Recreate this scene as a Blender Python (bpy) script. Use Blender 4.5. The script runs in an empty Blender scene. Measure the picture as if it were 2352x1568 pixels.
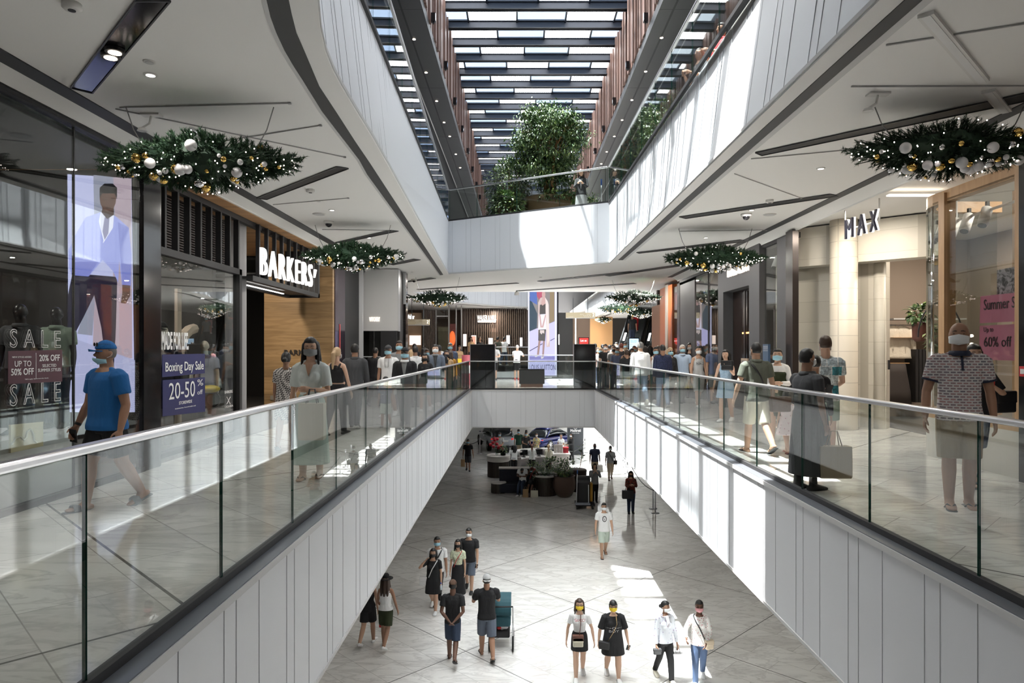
import bpy, bmesh, math, random
from math import sin, cos, pi, radians as R, sqrt, atan2
from mathutils import Vector as V3, Matrix
S = bpy.context.scene
COL = S.collection
F, VX, VY, CZ = 1568.0, 1193.0, 803.0, 1.53
LZ = CZ - 6.7            # ground level floor
H3 = 4.03                # ceiling of the middle level
Z3 = 5.79                # upper level floor

def at(x, y, Y):         # photo pixel at depth Y -> world
    return V3(((x-VX)*Y/F, Y, CZ-(y-VY)*Y/F))
def on(x, y, z=0.0):     # photo pixel on the horizontal plane z -> world
    Y = F*(CZ-z)/(y-VY)
    return V3(((x-VX)*Y/F, Y, z))
def side(x, y, X):       # photo pixel on the plane X = const
    Y = F*X/(x-VX)
    return V3((X, Y, CZ-(y-VY)*Y/F))

# ------------------------------------------------------------------ materials
MATS = {}
UP=(0,0,1); FW=(0,1,0); BK=(0,-1,0); RT=(1,0,0)
def _nt(name):
    m = bpy.data.materials.new(name); m.use_nodes = True
    nt = m.node_tree; nt.nodes.clear()
    return m, nt, nt.nodes, nt.links
def M(name, col=(.8,.8,.8), rough=.5, metal=0., emit=0., ecol=None, spec=.5, coat=0., bump=None):
    if name in MATS: return MATS[name]
    m, nt, N, L = _nt(name)
    o = N.new('ShaderNodeOutputMaterial'); b = N.new('ShaderNodeBsdfPrincipled')
    b.inputs['Base Color'].default_value = (*col, 1); b.inputs['Roughness'].default_value = rough
    b.inputs['Metallic'].default_value = metal; b.inputs['Specular IOR Level'].default_value = spec
    b.inputs['Coat Weight'].default_value = coat
    if emit:
        b.inputs['Emission Color'].default_value = (*(ecol or col), 1); b.inputs['Emission Strength'].default_value = emit
    if bump:
        tc = N.new('ShaderNodeTexCoord'); nz = N.new('ShaderNodeTexNoise'); bp = N.new('ShaderNodeBump'); cs = tc.outputs['Object']
        if isinstance(bump[0], tuple):
            mp = N.new('ShaderNodeMapping'); mp.inputs['Scale'].default_value = bump[0]; L.new(cs, mp.inputs[0]); cs = mp.outputs[0]
            nz.inputs['Scale'].default_value = 1.; nz.inputs['Detail'].default_value = 3; nz.inputs['Distortion'].default_value = .7
        else: nz.inputs['Scale'].default_value = bump[0]
        bp.inputs['Strength'].default_value = bump[1]; bp.inputs['Distance'].default_value = .02
        L.new(cs, nz.inputs['Vector']); L.new(nz.outputs['Fac'], bp.inputs['Height']); L.new(bp.outputs[0], b.inputs['Normal'])
    L.new(b.outputs[0], o.inputs[0]); m.diffuse_color = (*col, 1)
    MATS[name] = m
    return m
def glassmat(name, tint=(.93,.97,.95), boost=1.0, rough=0.0, base=.045):
    if name in MATS: return MATS[name]
    m, nt, N, L = _nt(name)
    o = N.new('ShaderNodeOutputMaterial'); mx = N.new('ShaderNodeMixShader')
    t = N.new('ShaderNodeBsdfTransparent'); g = N.new('ShaderNodeBsdfGlossy')
    t.inputs[0].default_value = (*tint, 1); g.inputs['Roughness'].default_value = rough
    lw = N.new('ShaderNodeLayerWeight'); lw.inputs[0].default_value = .5
    p = N.new('ShaderNodeMath'); p.operation = 'POWER'; p.inputs[1].default_value = 4.2
    a = N.new('ShaderNodeMath'); a.operation = 'MULTIPLY_ADD'; a.inputs[1].default_value = (1-base)*boost; a.inputs[2].default_value = base; a.use_clamp = True
    L.new(lw.outputs['Facing'], p.inputs[0]); L.new(p.outputs[0], a.inputs[0]); L.new(a.outputs[0], mx.inputs[0])
    L.new(t.outputs[0], mx.inputs[1]); L.new(g.outputs[0], mx.inputs[2]); L.new(mx.outputs[0], o.inputs[0])
    MATS[name] = m
    return m
def texmat(name, build, rough=.5, metal=0., spec=.5):
    """build(N, L, coord_socket) -> colour socket (and optionally roughness socket)"""
    if name in MATS: return MATS[name]
    m, nt, N, L = _nt(name)
    o = N.new('ShaderNodeOutputMaterial'); b = N.new('ShaderNodeBsdfPrincipled')
    b.inputs['Roughness'].default_value = rough; b.inputs['Metallic'].default_value = metal; b.inputs['Specular IOR Level'].default_value = spec
    tc = N.new('ShaderNodeTexCoord')
    c = build(N, L, tc.outputs['Object'])
    L.new(c, b.inputs['Base Color']); L.new(b.outputs[0], o.inputs[0])
    MATS[name] = m
    return m
def mapping(N, L, c, rot=(0,0,0), scale=(1,1,1), loc=(0,0,0)):
    n = N.new('ShaderNodeMapping'); n.inputs['Rotation'].default_value = rot; n.inputs['Scale'].default_value = scale; n.inputs['Location'].default_value = loc
    L.new(c, n.inputs[0]); return n.outputs[0]
def ramp(N, L, f, stops, const=False):
    n = N.new('ShaderNodeValToRGB'); cr = n.color_ramp
    if const: cr.interpolation = 'CONSTANT'
    while len(cr.elements) < len(stops): cr.elements.new(.5)
    for e, (p, c) in zip(cr.elements, stops): e.position = p; e.color = (*c, 1)
    L.new(f, n.inputs[0]); return n.outputs[0]
def mixc(N, L, f, a, b, mode='MIX'):
    n = N.new('ShaderNodeMix'); n.data_type = 'RGBA'; n.blend_type = mode
    for s, v in ((0, f), (6, a), (7, b)):
        if hasattr(v, 'is_output'): L.new(v, n.inputs[s])
        elif s == 0: n.inputs[0].default_value = v
        else: n.inputs[s].default_value = (*v, 1)
    return n.outputs[2]
def noise(N, L, c, scale, detail=4, dist=0., rough=.55):
    n = N.new('ShaderNodeTexNoise'); n.inputs['Scale'].default_value = scale; n.inputs['Detail'].default_value = detail
    n.inputs['Distortion'].default_value = dist; n.inputs['Roughness'].default_value = rough
    L.new(c, n.inputs['Vector']); return n.outputs['Fac']

def marble(N, L, c):
    r = mapping(N, L, c, rot=(0,0,pi/4), scale=(1,1,0))
    br = N.new('ShaderNodeTexBrick'); br.inputs['Scale'].default_value = 1.0
    br.inputs['Brick Width'].default_value = 1.3; br.inputs['Row Height'].default_value = .65
    br.inputs['Mortar Size'].default_value = .004; br.inputs['Bias'].default_value = -.25
    br.inputs['Color1'].default_value = (.90,.885,.86,1); br.inputs['Color2'].default_value = (.80,.78,.755,1); br.inputs['Mortar'].default_value = (.47,.45,.43,1)
    L.new(r, br.inputs['Vector'])
    # veins: stretched distorted noise, shifted per tile by the brick tint
    st = mapping(N, L, c, rot=(0,0,-.5), scale=(.55,1.9,0))
    sh = N.new('ShaderNodeVectorMath'); sh.operation = 'MULTIPLY_ADD'
    L.new(br.outputs['Color'], sh.inputs[0]); sh.inputs[1].default_value = (37,23,0); L.new(st, sh.inputs[2])
    v = noise(N, L, sh.outputs[0], 1.1, 7, 1.6, .62)
    vein = ramp(N, L, v, [(.44,(0,0,0)),(.50,(1,1,1)),(.535,(0,0,0))])
    cl = noise(N, L, sh.outputs[0], .8, 3, .6)
    cloud = ramp(N, L, cl, [(.38,(.88,.875,.87)),(.62,(1,1,1))])
    c1 = mixc(N, L, 1.0, br.outputs['Color'], cloud, 'MULTIPLY')
    k = N.new('ShaderNodeMath'); k.operation = 'MULTIPLY'; k.inputs[1].default_value = .36; L.new(vein, k.inputs[0])
    c2 = mixc(N, L, k.outputs[0], c1, (.36,.34,.335))
    # dark movement joints every 3.9 m on the diagonal
    sp = N.new('ShaderNodeSeparateXYZ'); L.new(mapping(N, L, c, rot=(0,0,pi/4), loc=(0,0,0)), sp.inputs[0])
    outs = []
    for s, off in ((sp.outputs[0], JU), (sp.outputs[1], JV)):
        a = N.new('ShaderNodeMath'); a.operation = 'ADD'; a.inputs[1].default_value = -off + 390
        d = N.new('ShaderNodeMath'); d.operation = 'MODULO'; d.inputs[1].default_value = 3.9
        e = N.new('ShaderNodeMath'); e.operation = 'LESS_THAN'; e.inputs[1].default_value = .022
        L.new(s, a.inputs[0]); L.new(a.outputs[0], d.inputs[0]); L.new(d.outputs[0], e.inputs[0]); outs.append(e.outputs[0])
    mxn = N.new('ShaderNodeMath'); mxn.operation = 'MAXIMUM'; L.new(outs[0], mxn.inputs[0]); L.new(outs[1], mxn.inputs[1])
    return mixc(N, L, mxn.outputs[0], c2, (.16,.155,.15))
# rotation by +45 deg: u = (x-y)/sqrt2, v = (x+y)/sqrt2 ; crossing at (.55,17.03)
JU = ((.55-17.03)/sqrt(2)) % 3.9
JV = ((.55+17.03)/sqrt(2)) % 3.9
def wood(c1, c2, sx, sy, sz):
    def f(N, L, c):
        m = mapping(N, L, c, scale=(sx,sy,sz))
        n = noise(N, L, m, 1.0, 6, 1.2)
        return ramp(N, L, n, [(.3,c1),(.7,c2)])
    return f
def planks(c1, c2, axis='Z', w=.22, grain=(.6,8,8)):
    def f(N, L, c):
        m = mapping(N, L, c, scale=grain); n = noise(N, L, m, 1.0, 6, 1.5)
        a = ramp(N, L, n, [(.3,c1),(.68,c2)])
        sp = N.new('ShaderNodeSeparateXYZ'); L.new(c, sp.inputs[0])
        q = N.new('ShaderNodeMath'); q.operation = 'DIVIDE'; q.inputs[1].default_value = w; L.new(sp.outputs[axis], q.inputs[0])
        fl = N.new('ShaderNodeMath'); fl.operation = 'FLOOR'; L.new(q.outputs[0], fl.inputs[0])
        wn = N.new('ShaderNodeTexWhiteNoise'); wn.noise_dimensions = '1D'; L.new(fl.outputs[0], wn.inputs['W'])
        t = ramp(N, L, wn.outputs['Value'], [(0,(.74,.74,.74)),(1,(1.1,1.08,1.05))])
        return mixc(N, L, 1.0, a, t, 'MULTIPLY')
    return f

white   = M('white_panel', (.70,.715,.745), .42)
joint   = M('panel_joint', (.40,.41,.43), .6)
plaster = M('white_plaster', (.84,.83,.81), .7)
dgrey   = M('dark_grey_metal', (.055,.058,.063), .45)
black   = M('black_gloss', (.012,.012,.014), .12)
blackm  = M('black_matte', (.018,.018,.02), .6)
steel   = M('brushed_steel', (.62,.62,.64), .28, 1.)
ledge   = M('grey_ledge', (.20,.215,.245), .3, .6)
gap_    = M('painted_gap_shade', (.045,.047,.05), .6)  # dark colour on flat strips, painted for the shade inside ceiling grooves
trimg   = M('grey_trim', (.56,.56,.56), .5)
beamm   = M('navy_beam', (.020,.026,.042), .45)
edgeg   = M('glass_edge', (.005,.06,.042), .25)
rail_glass = glassmat('rail_glass', (.93,.955,.94), 1.0, base=.05)
shop_glass = glassmat('shop_glass', (.90,.92,.91), 1.1, base=.075)
sky_glass  = glassmat('sky_glass', (.93,.97,.99), .6)
timber  = texmat('timber_fin', wood((.09,.048,.038),(.19,.105,.08),9,9,.7), .5)
oak     = texmat('oak_planks', planks((.27,.165,.075),(.46,.30,.15),'Z',.21,(.7,.7,9)), .45)
oaks    = texmat('oak_soffit', planks((.36,.19,.085),(.58,.33,.16),'Y',.16,(.9,8,1)), .5)
oakf    = texmat('oak_frame', wood((.42,.255,.13),(.54,.34,.18),7,7,.9), .4)
marb    = texmat('marble_tiles', marble, .085, spec=.62)

# ------------------------------------------------------------------ mesh builder
class MB:
    def __init__(s): s.v=[]; s.f=[]; s.m=[]; s.xf=None
    def add(s, vs, fs, mi=0):
        n=len(s.v)
        s.v += [tuple(s.xf(V3(p))) if s.xf else tuple(p) for p in vs]
        for f in fs: s.f.append(tuple(n+i for i in f)); s.m.append(mi)
        return s
    def box(s, lo, hi, mi=0, sidemi=None):
        x0,y0,z0=lo; x1,y1,z1=hi
        vs=[(x0,y0,z0),(x1,y0,z0),(x1,y1,z0),(x0,y1,z0),(x0,y0,z1),(x1,y0,z1),(x1,y1,z1),(x0,y1,z1)]
        return s.add(vs,[(0,3,2,1),(4,5,6,7),(0,1,5,4),(1,2,6,5),(2,3,7,6),(3,0,4,7)],mi)
    def cbox(s, c, d, mi=0, rz=0., M4=None):
        dx,dy,dz=d[0]/2,d[1]/2,d[2]/2
        m=M4 or (Matrix.Translation(c)@Matrix.Rotation(rz,4,'Z'))
        vs=[m@V3(p) for p in ((-dx,-dy,-dz),(dx,-dy,-dz),(dx,dy,-dz),(-dx,dy,-dz),(-dx,-dy,dz),(dx,-dy,dz),(dx,dy,dz),(-dx,dy,dz))]
        return s.add(vs,[(0,3,2,1),(4,5,6,7),(0,1,5,4),(1,2,6,5),(2,3,7,6),(3,0,4,7)],mi)
    def bar(s, a, b, w, h, mi=0, up=(0,0,1)):       # box beam from a to b
        a,b=V3(a),V3(b); d=(b-a).normalized(); u=V3(up)
        r=d.cross(u)
        if r.length<1e-4: r=d.cross(V3((1,0,0)))
        r.normalize(); u=r.cross(d).normalized()
        r*=w/2; u*=h/2
        vs=[a-r-u,a+r-u,a+r+u,a-r+u,b-r-u,b+r-u,b+r+u,b-r+u]
        return s.add(vs,[(0,1,2,3),(7,6,5,4),(0,4,5,1),(1,5,6,2),(2,6,7,3),(3,7,4,0)],mi)
    def quad(s, a,b,c,d, mi=0): return s.add([a,b,c,d],[(0,1,2,3)],mi)
    def poly(s, pts, mi=0): return s.add(pts,[tuple(range(len(pts)))],mi)
    def prism(s, pts, z0, z1, mi=0, sm=None):        # pts in plan, counter-clockwise
        n=len(pts); vs=[(p[0],p[1],z0) for p in pts]+[(p[0],p[1],z1) for p in pts]
        s.add(vs,[tuple(range(n-1,-1,-1)),tuple(range(n,2*n))],mi)
        return s.add(vs,[(i,(i+1)%n,n+(i+1)%n,n+i) for i in range(n)],mi if sm is None else sm)
    def slab(s, pts, d, mi=0):                       # any planar polygon given thickness d (vector)
        n=len(pts); d=V3(d); vs=[V3(p) for p in pts]+[V3(p)+d for p in pts]
        return s.add(vs,[tuple(range(n-1,-1,-1)),tuple(range(n,2*n))]+[(i,(i+1)%n,n+(i+1)%n,n+i) for i in range(n)],mi)
    def rings(s, rs, mi=0, cap=True):
        n=len(rs[0]); vs=[p for r in rs for p in r]; fs=[]
        for k in range(len(rs)-1):
            for i in range(n):
                j=(i+1)%n; fs.append((k*n+i,k*n+j,(k+1)*n+j,(k+1)*n+i))
        if cap: fs+= [tuple(range(n-1,-1,-1)), tuple(range((len(rs)-1)*n,len(rs)*n))]
        return s.add(vs,fs,mi)
    def tube(s, pts, r, n=8, mi=0, round_=False, up=None):
        pts=[V3(p) for p in pts]; rr=[r]*len(pts) if not isinstance(r,(list,tuple)) else list(r)
        if round_:
            d0=(pts[0]-pts[1]).normalized(); d1=(pts[-1]-pts[-2]).normalized(); a,b=rr[0],rr[-1]
            a=a if not isinstance(a,tuple) else min(a); b=b if not isinstance(b,tuple) else min(b)
            k0=rr[0]; k1=rr[-1]; sc=lambda q,f: tuple(x*f for x in q) if isinstance(q,tuple) else q*f
            pts=[pts[0]+d0*a*.95,pts[0]+d0*a*.7]+pts+[pts[-1]+d1*b*.7,pts[-1]+d1*b*.95]
            rr=[sc(k0,.25),sc(k0,.72)]+rr+[sc(k1,.72),sc(k1,.25)]
        out=[]; prev=None
        for i,p in enumerate(pts):
            d=(pts[min(i+1,len(pts)-1)]-pts[max(i-1,0)])
            d=d.normalized() if d.length>1e-9 else V3((0,0,1))
            if prev is None:
                a=V3(up) if up else (V3((0,0,1)) if abs(d.z)<.9 else V3((0,1,0)))
            else: a=prev
            x=(a-d*a.dot(d)); x=x.normalized() if x.length>1e-6 else d.orthogonal().normalized()
            y=d.cross(x); prev=x
            q=rr[i]; ra,rb=q if isinstance(q,tuple) else (q,q)
            out.append([p+x*(ra*cos(2*pi*k/n))+y*(rb*sin(2*pi*k/n)) for k in range(n)])
        return s.rings(out,mi)
    def ell(s, c, r, mi=0, nu=12, nv=8, fn=None, M3=None):
        c=V3(c); r=(r,r,r) if isinstance(r,(int,float)) else tuple(r)
        rs=[]
        for j in range(nv+1):
            t=pi*j/nv; t=min(max(t,.06),pi-.06)
            row=[]
            for i in range(nu):
                a=2*pi*i/nu; u=V3((sin(t)*cos(a),sin(t)*sin(a),-cos(t)))
                k=fn(u) if fn else 1.
                p=V3((u.x*r[0]*k,u.y*r[1]*k,u.z*r[2]*k))
                row.append(c+(M3@p if M3 else p))
            rs.append(row)
        return s.rings(rs,mi)
    def lathe(s, prof, c, n=24, mi=0):               # prof: (r, z)
        return s.rings([[V3((c[0]+r*cos(2*pi*k/n),c[1]+r*sin(2*pi*k/n),c[2]+z)) for k in range(n)] for r,z in prof],mi)
    def build(s, name, mats, parent=None, smooth=False, local=False, loc=None):
        me=bpy.data.meshes.new(name)
        off=V3((0,0,0))
        if not local:
            if parent is not None:
                q=parent
                while q is not None: off+=q.location; q=q.parent
            elif s.v:
                xs=[p[0] for p in s.v]; ys=[p[1] for p in s.v]; zs=[p[2] for p in s.v]
                off=V3(((min(xs)+max(xs))/2,(min(ys)+max(ys))/2,min(zs)))
        me.from_pydata([(p[0]-off.x,p[1]-off.y,p[2]-off.z) for p in s.v],[],s.f)
        for m in (mats if isinstance(mats,(list,tuple)) else [mats]): me.materials.append(m)
        if any(s.m): me.polygons.foreach_set('material_index', s.m)
        if smooth: me.polygons.foreach_set('use_smooth',[True]*len(s.f))
        me.update()
        o=bpy.data.objects.new(name,me); COL.objects.link(o)
        if parent is not None: o.parent=parent
        elif not local: o.location=off
        if loc: o.location=loc
        return o
def tag(o, label=None, cat=None, group=None, kind=None):
    if label: o['label']=label
    if cat: o['category']=cat
    if group: o['group']=group
    if kind: o['kind']=kind
    return o
def thing(name, label, cat, loc, rz=0., group=None):
    o=bpy.data.objects.new(name,None); COL.objects.link(o); o.location=loc; o.rotation_euler=(0,0,rz); o.empty_display_size=.1
    return tag(o,label,cat,group)
def struct(name, mb, mats, parent=None, smooth=False):
    o=mb.build(name,mats,parent,smooth); o['kind']='structure'; return o
def mod_bevel(o,w,seg=2):
    m=o.modifiers.new('bevel','BEVEL'); m.width=w; m.segments=seg; m.limit_method='ANGLE'; return o
def dup(root, loc, rz=None, label=None, name=None):
    r=root.copy(); COL.objects.link(r); r.location=loc
    if rz is not None: r.rotation_euler=(0,0,rz)
    if label: r['label']=label
    for ch in list(root.children):
        c=ch.copy(); COL.objects.link(c); c.parent=r
        for g in list(ch.children):
            d=g.copy(); COL.objects.link(d); d.parent=c
    return r
def text(name, body, mat, origin, xdir, zdir, h, depth=.01, width=None, parent=None, align='LEFT', sx=1., bold=0., sp=1.):
    """raised lettering: cap height h, baseline-left (or centre) at origin, running along xdir"""
    cu=bpy.data.curves.new(name,'FONT'); cu.body=body; cu.align_x=align; cu.extrude=depth/2; cu.offset=bold; cu.space_character=sp; cu.resolution_u=3
    tmp=bpy.data.objects.new(name,cu); COL.objects.link(tmp)
    dg=bpy.context.evaluated_depsgraph_get(); me=bpy.data.meshes.new_from_object(tmp.evaluated_get(dg))
    bpy.data.objects.remove(tmp)
    xs=[v.co.x for v in me.vertices]; ys=[v.co.y for v in me.vertices]
    k=h/.70
    kx=k*sx
    if width and xs: kx=width/(max(xs)-min(xs))
    x=V3(xdir).normalized(); z=V3(zdir).normalized(); n=x.cross(z)
    off=V3((0,0,0)); q=parent
    while q is not None: off+=q.location; q=q.parent
    for v in me.vertices:
        c=v.co.copy(); v.co=x*(c.x*kx)+z*(c.y*k)+n*c.z+ (V3(origin)-off if parent is not None else V3((0,0,0)))
    me.materials.clear(); me.materials.append(mat)
    o=bpy.data.objects.new(name,me); COL.objects.link(o)
    if parent is not None: o.parent=parent
    else: o.location=origin
    return o
# ================================================================== THE SETTING
XL, XR, YF = -1.80, 2.86, 26.0         # sides and far end of the lower opening
YB, YV2 = 36.0, 38.6                   # far edge of the bridge, far edge of the second opening
PAT = (.38,.18,.56)                    # panel widths of the white cladding
def joints(a, b, start=4.45):
    out=[]; y=start
    while y>a: y-=1.12
    k=0
    while y<b:
        if y>a+.03: out.append(y)
        y+=PAT[k%3]; k+=1
    return out
mb=MB().box((-16,-8,LZ-.2),(18,76,LZ)); struct('floor',mb,marb)
# middle level deck: left, right, bridge, near bridge, far side
def deck(name,x0,x1,y0,y1,z=0.,t=.08):
    mb=MB().box((x0,y0,z-t),(x1,y1,z)); return struct(name,mb,marb)
deck('floor',-14,XL-.13,-8,YF); deck('floor',XR+.13,15,-8,YF); deck('floor',-14,15,YF+.13,YB); deck('floor',XL-.13,XR+.13,-8,.9)
deck('floor',-14,-1.9,YB,76); deck('floor',-5.2,1.2,YV2,60,.6,.3); deck('floor',5.6,15,YB,76)
# white cladding of the lower opening
def clad(name, pts, bot, top, parent=None):
    """white panelled upstand along a polyline of (xb,yb,xt,yt); outward face only, with a lip at the foot"""
    mb=MB(); L=0; js=joints(0,200,0.0); nxt=0
    for (a,b) in zip(pts[:-1],pts[1:]):
        B0=V3((a[0],a[1],bot+.018)); B1=V3((b[0],b[1],bot+.018)); T0=V3((a[2],a[3],top)); T1=V3((b[2],b[3],top))
        d=(B1-B0); ln=d.length; d.normalize(); n=-d.cross(V3((0,0,1))).normalized()
        mb.slab([B0,B1,T1,T0],n*-.12,0)
        while nxt<len(js) and js[nxt]<L+ln:
            t=(js[nxt]-L)/ln
            if t>=0:
                p=B0.lerp(B1,t); q=T0.lerp(T1,t); w=d*.0036
                mb.slab([p-w-n*.01,p+w-n*.01,q+w-n*.01,q-w-n*.01],n*.0125,1)
            nxt+=1
        mb.slab([B0+n*.012+V3((0,0,.0)),B1+n*.012,B1+n*.012+V3((0,0,.035)),B0+n*.012+V3((0,0,.035))],n*-.02,2)
        L+=ln
    return struct(name,mb,[white,joint,trimg])
def cl2(p,q): return (p[0],p[1],p[0],p[1]),(q[0],q[1],q[0],q[1])
ZB=-1.45
clad('wall_left',  cl2((XL,YF),(XL,.9)),ZB,-.02)
clad('wall_right', cl2((XR,.9),(XR,YF)),ZB,-.02)
clad('wall_far',   cl2((XR,YF),(XL,YF)),ZB,-.02)
clad('wall_near',  cl2((XL,.9),(XR,.9)),ZB,-.02)
# second opening beyond the bridge
clad('wall_far',   cl2((-1.9,YB),(5.6,YB)),ZB,-.02)
clad('wall_far',   cl2((1.2,YV2),(-1.9,YV2)),-.9,.6)
clad('wall_left',  cl2((-1.9,YV2),(-1.9,YB)),ZB,-.02)
clad('wall_far',   cl2((5.6,60),(1.2,60)),ZB,.6); clad('wall_left', cl2((1.2,60),(1.2,YV2)),ZB,.6); clad('wall_right', cl2((5.6,YB),(5.6,60)),ZB,-.02)
# soffit under the middle level
mb=MB()
for (x0,x1,y0,y1) in ((-14,XL-.1,-8,YF),(XR+.1,15,-8,YF),(-14,15,YF+.1,YB),(XL-.1,XR+.1,-8,.9),(-14,-2,YB,76),(5.7,15,YB,76)):
    mb.box((x0,y0,ZB),(x1,y1,ZB+.05))
struct('ceiling',mb,plaster)
# ceiling of the middle level with the upper opening cut in it
EDGE=[(2.57,2.2),(.6,2.3),(-.3,2.7),(-.9,3.4),(-1.25,4.2),(-1.447,4.89),(-1.556,5.33),(-1.635,5.76),(-1.675,6.12),(-1.697,6.51),(-1.715,7.09),(-1.74,8.13),(-1.79,9.4),(-2.355,22.65)]
NEAR_L=EDGE[1:]
FARR=(2.617,19.75)
mb=MB(); T=.05
def cpoly(mb,pts,z,t=.05,mi=0):
    area=sum(a[0]*b[1]-b[0]*a[1] for a,b in zip(pts,pts[1:]+pts[:1]))
    mb.prism(pts if area>0 else pts[::-1],z,z+t,mi)
yy=-8
le=[(p[0],p[1]) for p in NEAR_L]
for a,b in zip(le[:-1],le[1:]): cpoly(mb,[(-14,a[1]),(-14,b[1]),b,a],H3)
cpoly(mb,[(-14,-8),(-14,2.3),(.6,2.3),(2.57,2.2),(15,2.2),(15,-8)],H3)
cpoly(mb,[(2.57,2.2),FARR,(15,19.75),(15,2.2)],H3)
cpoly(mb,[(-14,22.65),le[-1],FARR,(15,19.75),(15,29.5),(-14,29.5)],H3)
struct('ceiling',mb,plaster)
# white cladding round the upper opening (leaning slightly outward near the viewer)
def lean(y): return .20*min(1,max(0,(20-y)/12.))
ptsL=[(p[0],p[1],p[0]-lean(p[1]),p[1]) for p in NEAR_L]
clad('wall_left', ptsL[::-1],H3,Z3)
clad('wall_right', [(2.57,2.2,2.57+.26,2.2),(2.58,8.,2.58+.24,8.),(FARR[0],FARR[1],2.6,FARR[1])],H3,Z3)
clad('wall_far', [(FARR[0],FARR[1],2.6,FARR[1]),(*NEAR_L[-1],*NEAR_L[-1])],H3,Z3)
clad('wall_near',[(.6,2.3,.6,2.3),(2.57,2.2,2.8,2.2)],H3,Z3)
# upper level deck
mb=MB()
for a,b in zip(le[:-1],le[1:]): cpoly(mb,[(-14,a[1]),(-14,b[1]),(b[0]-lean(b[1])-.05,b[1]),(a[0]-lean(a[1])-.05,a[1])],Z3-.15,.13)
cpoly(mb,[(-14,-8),(-14,2.3),(.6,2.3),(2.8,2.2),(15,2.2),(15,-8)],Z3-.15,.13)
cpoly(mb,[(2.88,2.2),(2.66,19.75),(15,19.75),(15,2.2)],Z3-.15,.13)
cpoly(mb,[(-14,22.75),(le[-1][0],22.75),(2.62,19.85),(15,19.85),(15,29.4),(-14,29.4)],Z3-.15,.13)
cpoly(mb,[(-14,29.4),(-4.6,29.4),(-4.6,34),(-2.5,38),(1.0,40.5),(1.0,76),(-14,76)],Z3-.15,.13)
cpoly(mb,[(15,29.4),(4.2,29.4),(4.2,33),(5.6,38),(5.6,76),(15,76)],Z3-.15,.13)
struct('floor',mb,M('upper_deck',(.3,.29,.28),.6))
# second upper opening: curved white cladding, ceilings beside it
C2=[(-4.6,29.5),(-4.5,32),(-4.0,34.5),(-3.0,36.8),(-1.6,38.6),(-.2,39.8),(1.0,40.5),(1.0,60)]
D2=[(5.8,60),(5.8,38.5),(5.4,36),(4.75,33),(4.3,31),(4.2,29.5)]
clad('wall_left',[(p[0],p[1],p[0],p[1]) for p in C2[::-1]],H3,Z3); clad('wall_right',[(p[0],p[1],p[0],p[1]) for p in D2[::-1]],H3,Z3)
clad('wall_near',[(-4.6,29.5,-4.6,29.5),(4.2,29.5,4.2,29.5)],H3,Z3)
mb=MB()
for a,b in zip(C2[:-1],C2[1:]): cpoly(mb,[(-14,a[1]),(-14,b[1]),b,a],H3)
for a,b in zip(D2[:-1],D2[1:]): cpoly(mb,[(15,a[1]),(15,b[1]),b,a],H3)
cpoly(mb,[(-14,60),(15,60),(15,76),(-14,76)],H3)
struct('ceiling',mb,plaster)
mb=MB()      # dark strip painted for the shadow gap round the second opening
def strip(mb,pts,w0,w1,z,t=.008,mi=0):
    for a,b in zip(pts[:-1],pts[1:]):
        d=(V3((b[0],b[1],0))-V3((a[0],a[1],0))).normalized(); n=V3((-d.y,d.x,0))
        A=V3((a[0],a[1],z)); B=V3((b[0],b[1],z))
        mb.slab([A+n*w0,B+n*w0,B+n*w1,A+n*w1],(0,0,-t),mi)
strip(mb,C2[:-1],.45,.62,H3); strip(mb,D2,-.6,-.45,H3) if False else strip(mb,D2[::-1],-.62,-.45,H3)
struct('trim_1',mb,gap_)
# flat dark strips painted as the shaded gaps beside the first opening
mb=MB(); mb2=MB()
GL=[(612,0),(621,38),(634,74),(654,117),(672,148),(695,184),(739,255),(782,311),(825,367),(843,400),(1011,632)]
GR=[(663,0),(670,33),(681,76.5),(698,115),(713,150.5),(733.5,199),(777,265),(815,324),(853,380),(866,400),(1018,631)]
gl=[on(*p,H3-.006) for p in GL]; gr=[on(*p,H3-.006) for p in GR]
gl=[gl[0]+V3((.45,-1.3,0)),gl[0]+V3((.18,-.7,0))]+gl; gr=[gr[0]+V3((.5,-1.2,0)),gr[0]+V3((.2,-.65,0))]+gr
for i in range(len(gl)-1):
    mb.slab([gl[i],gl[i+1],gr[i+1],gr[i]],(0,0,.004))
    a,b=gl[i]+V3((0,0,-.004)),gl[i+1]+V3((0,0,-.004)); o1=V3((-.035,0,0))
    mb2.slab([a,b,b+o1,a+o1],(0,0,.006))
mb.box((2.75,2.4,H3-.008),(2.875,19.0,H3)); mb2.box((2.875,2.4,H3-.010),(2.95,19.0,H3))
struct('trim_2',mb,gap_); struct('trim_3',mb2,trimg)
# bulkhead gaps above the shopfronts: dark line painted as gap shade, then white sloping bulkhead
mb=MB(); mb2=MB()
mb.box((-4.49,-2,H3-.012),(-4.30,22.,H3)); mb.box((5.10,-2,H3-.012),(5.26,23.5,H3))
mb2.add([(-4.49,-2,H3-.01),(-4.49,22,H3-.01),(-4.72,22,H3-.08),(-4.72,-2,H3-.08)],[(0,1,2,3)])
mb2.box((-4.74,-2,H3-.09),(-4.70,22,H3))
mb2.add([(5.26,-2,H3-.01),(5.26,23.5,H3-.01),(5.46,23.5,H3-.14),(5.46,-2,H3-.14)],[(3,2,1,0)])
mb2.box((5.44,-2,H3-.15),(5.48,23.5,H3))
# curving end of the left bulkhead near the far shop
arc=[(-4.4-.0,22.0)]+[(-4.4-1.6+1.6*cos(t),22+1.6*sin(t)*1.5) for t in [k*pi/16 for k in range(1,9)]]
strip(mb,arc,-.09,.10,H3); 
struct('trim_4',mb,gap_); struct('trim_5',mb2,plaster)
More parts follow.
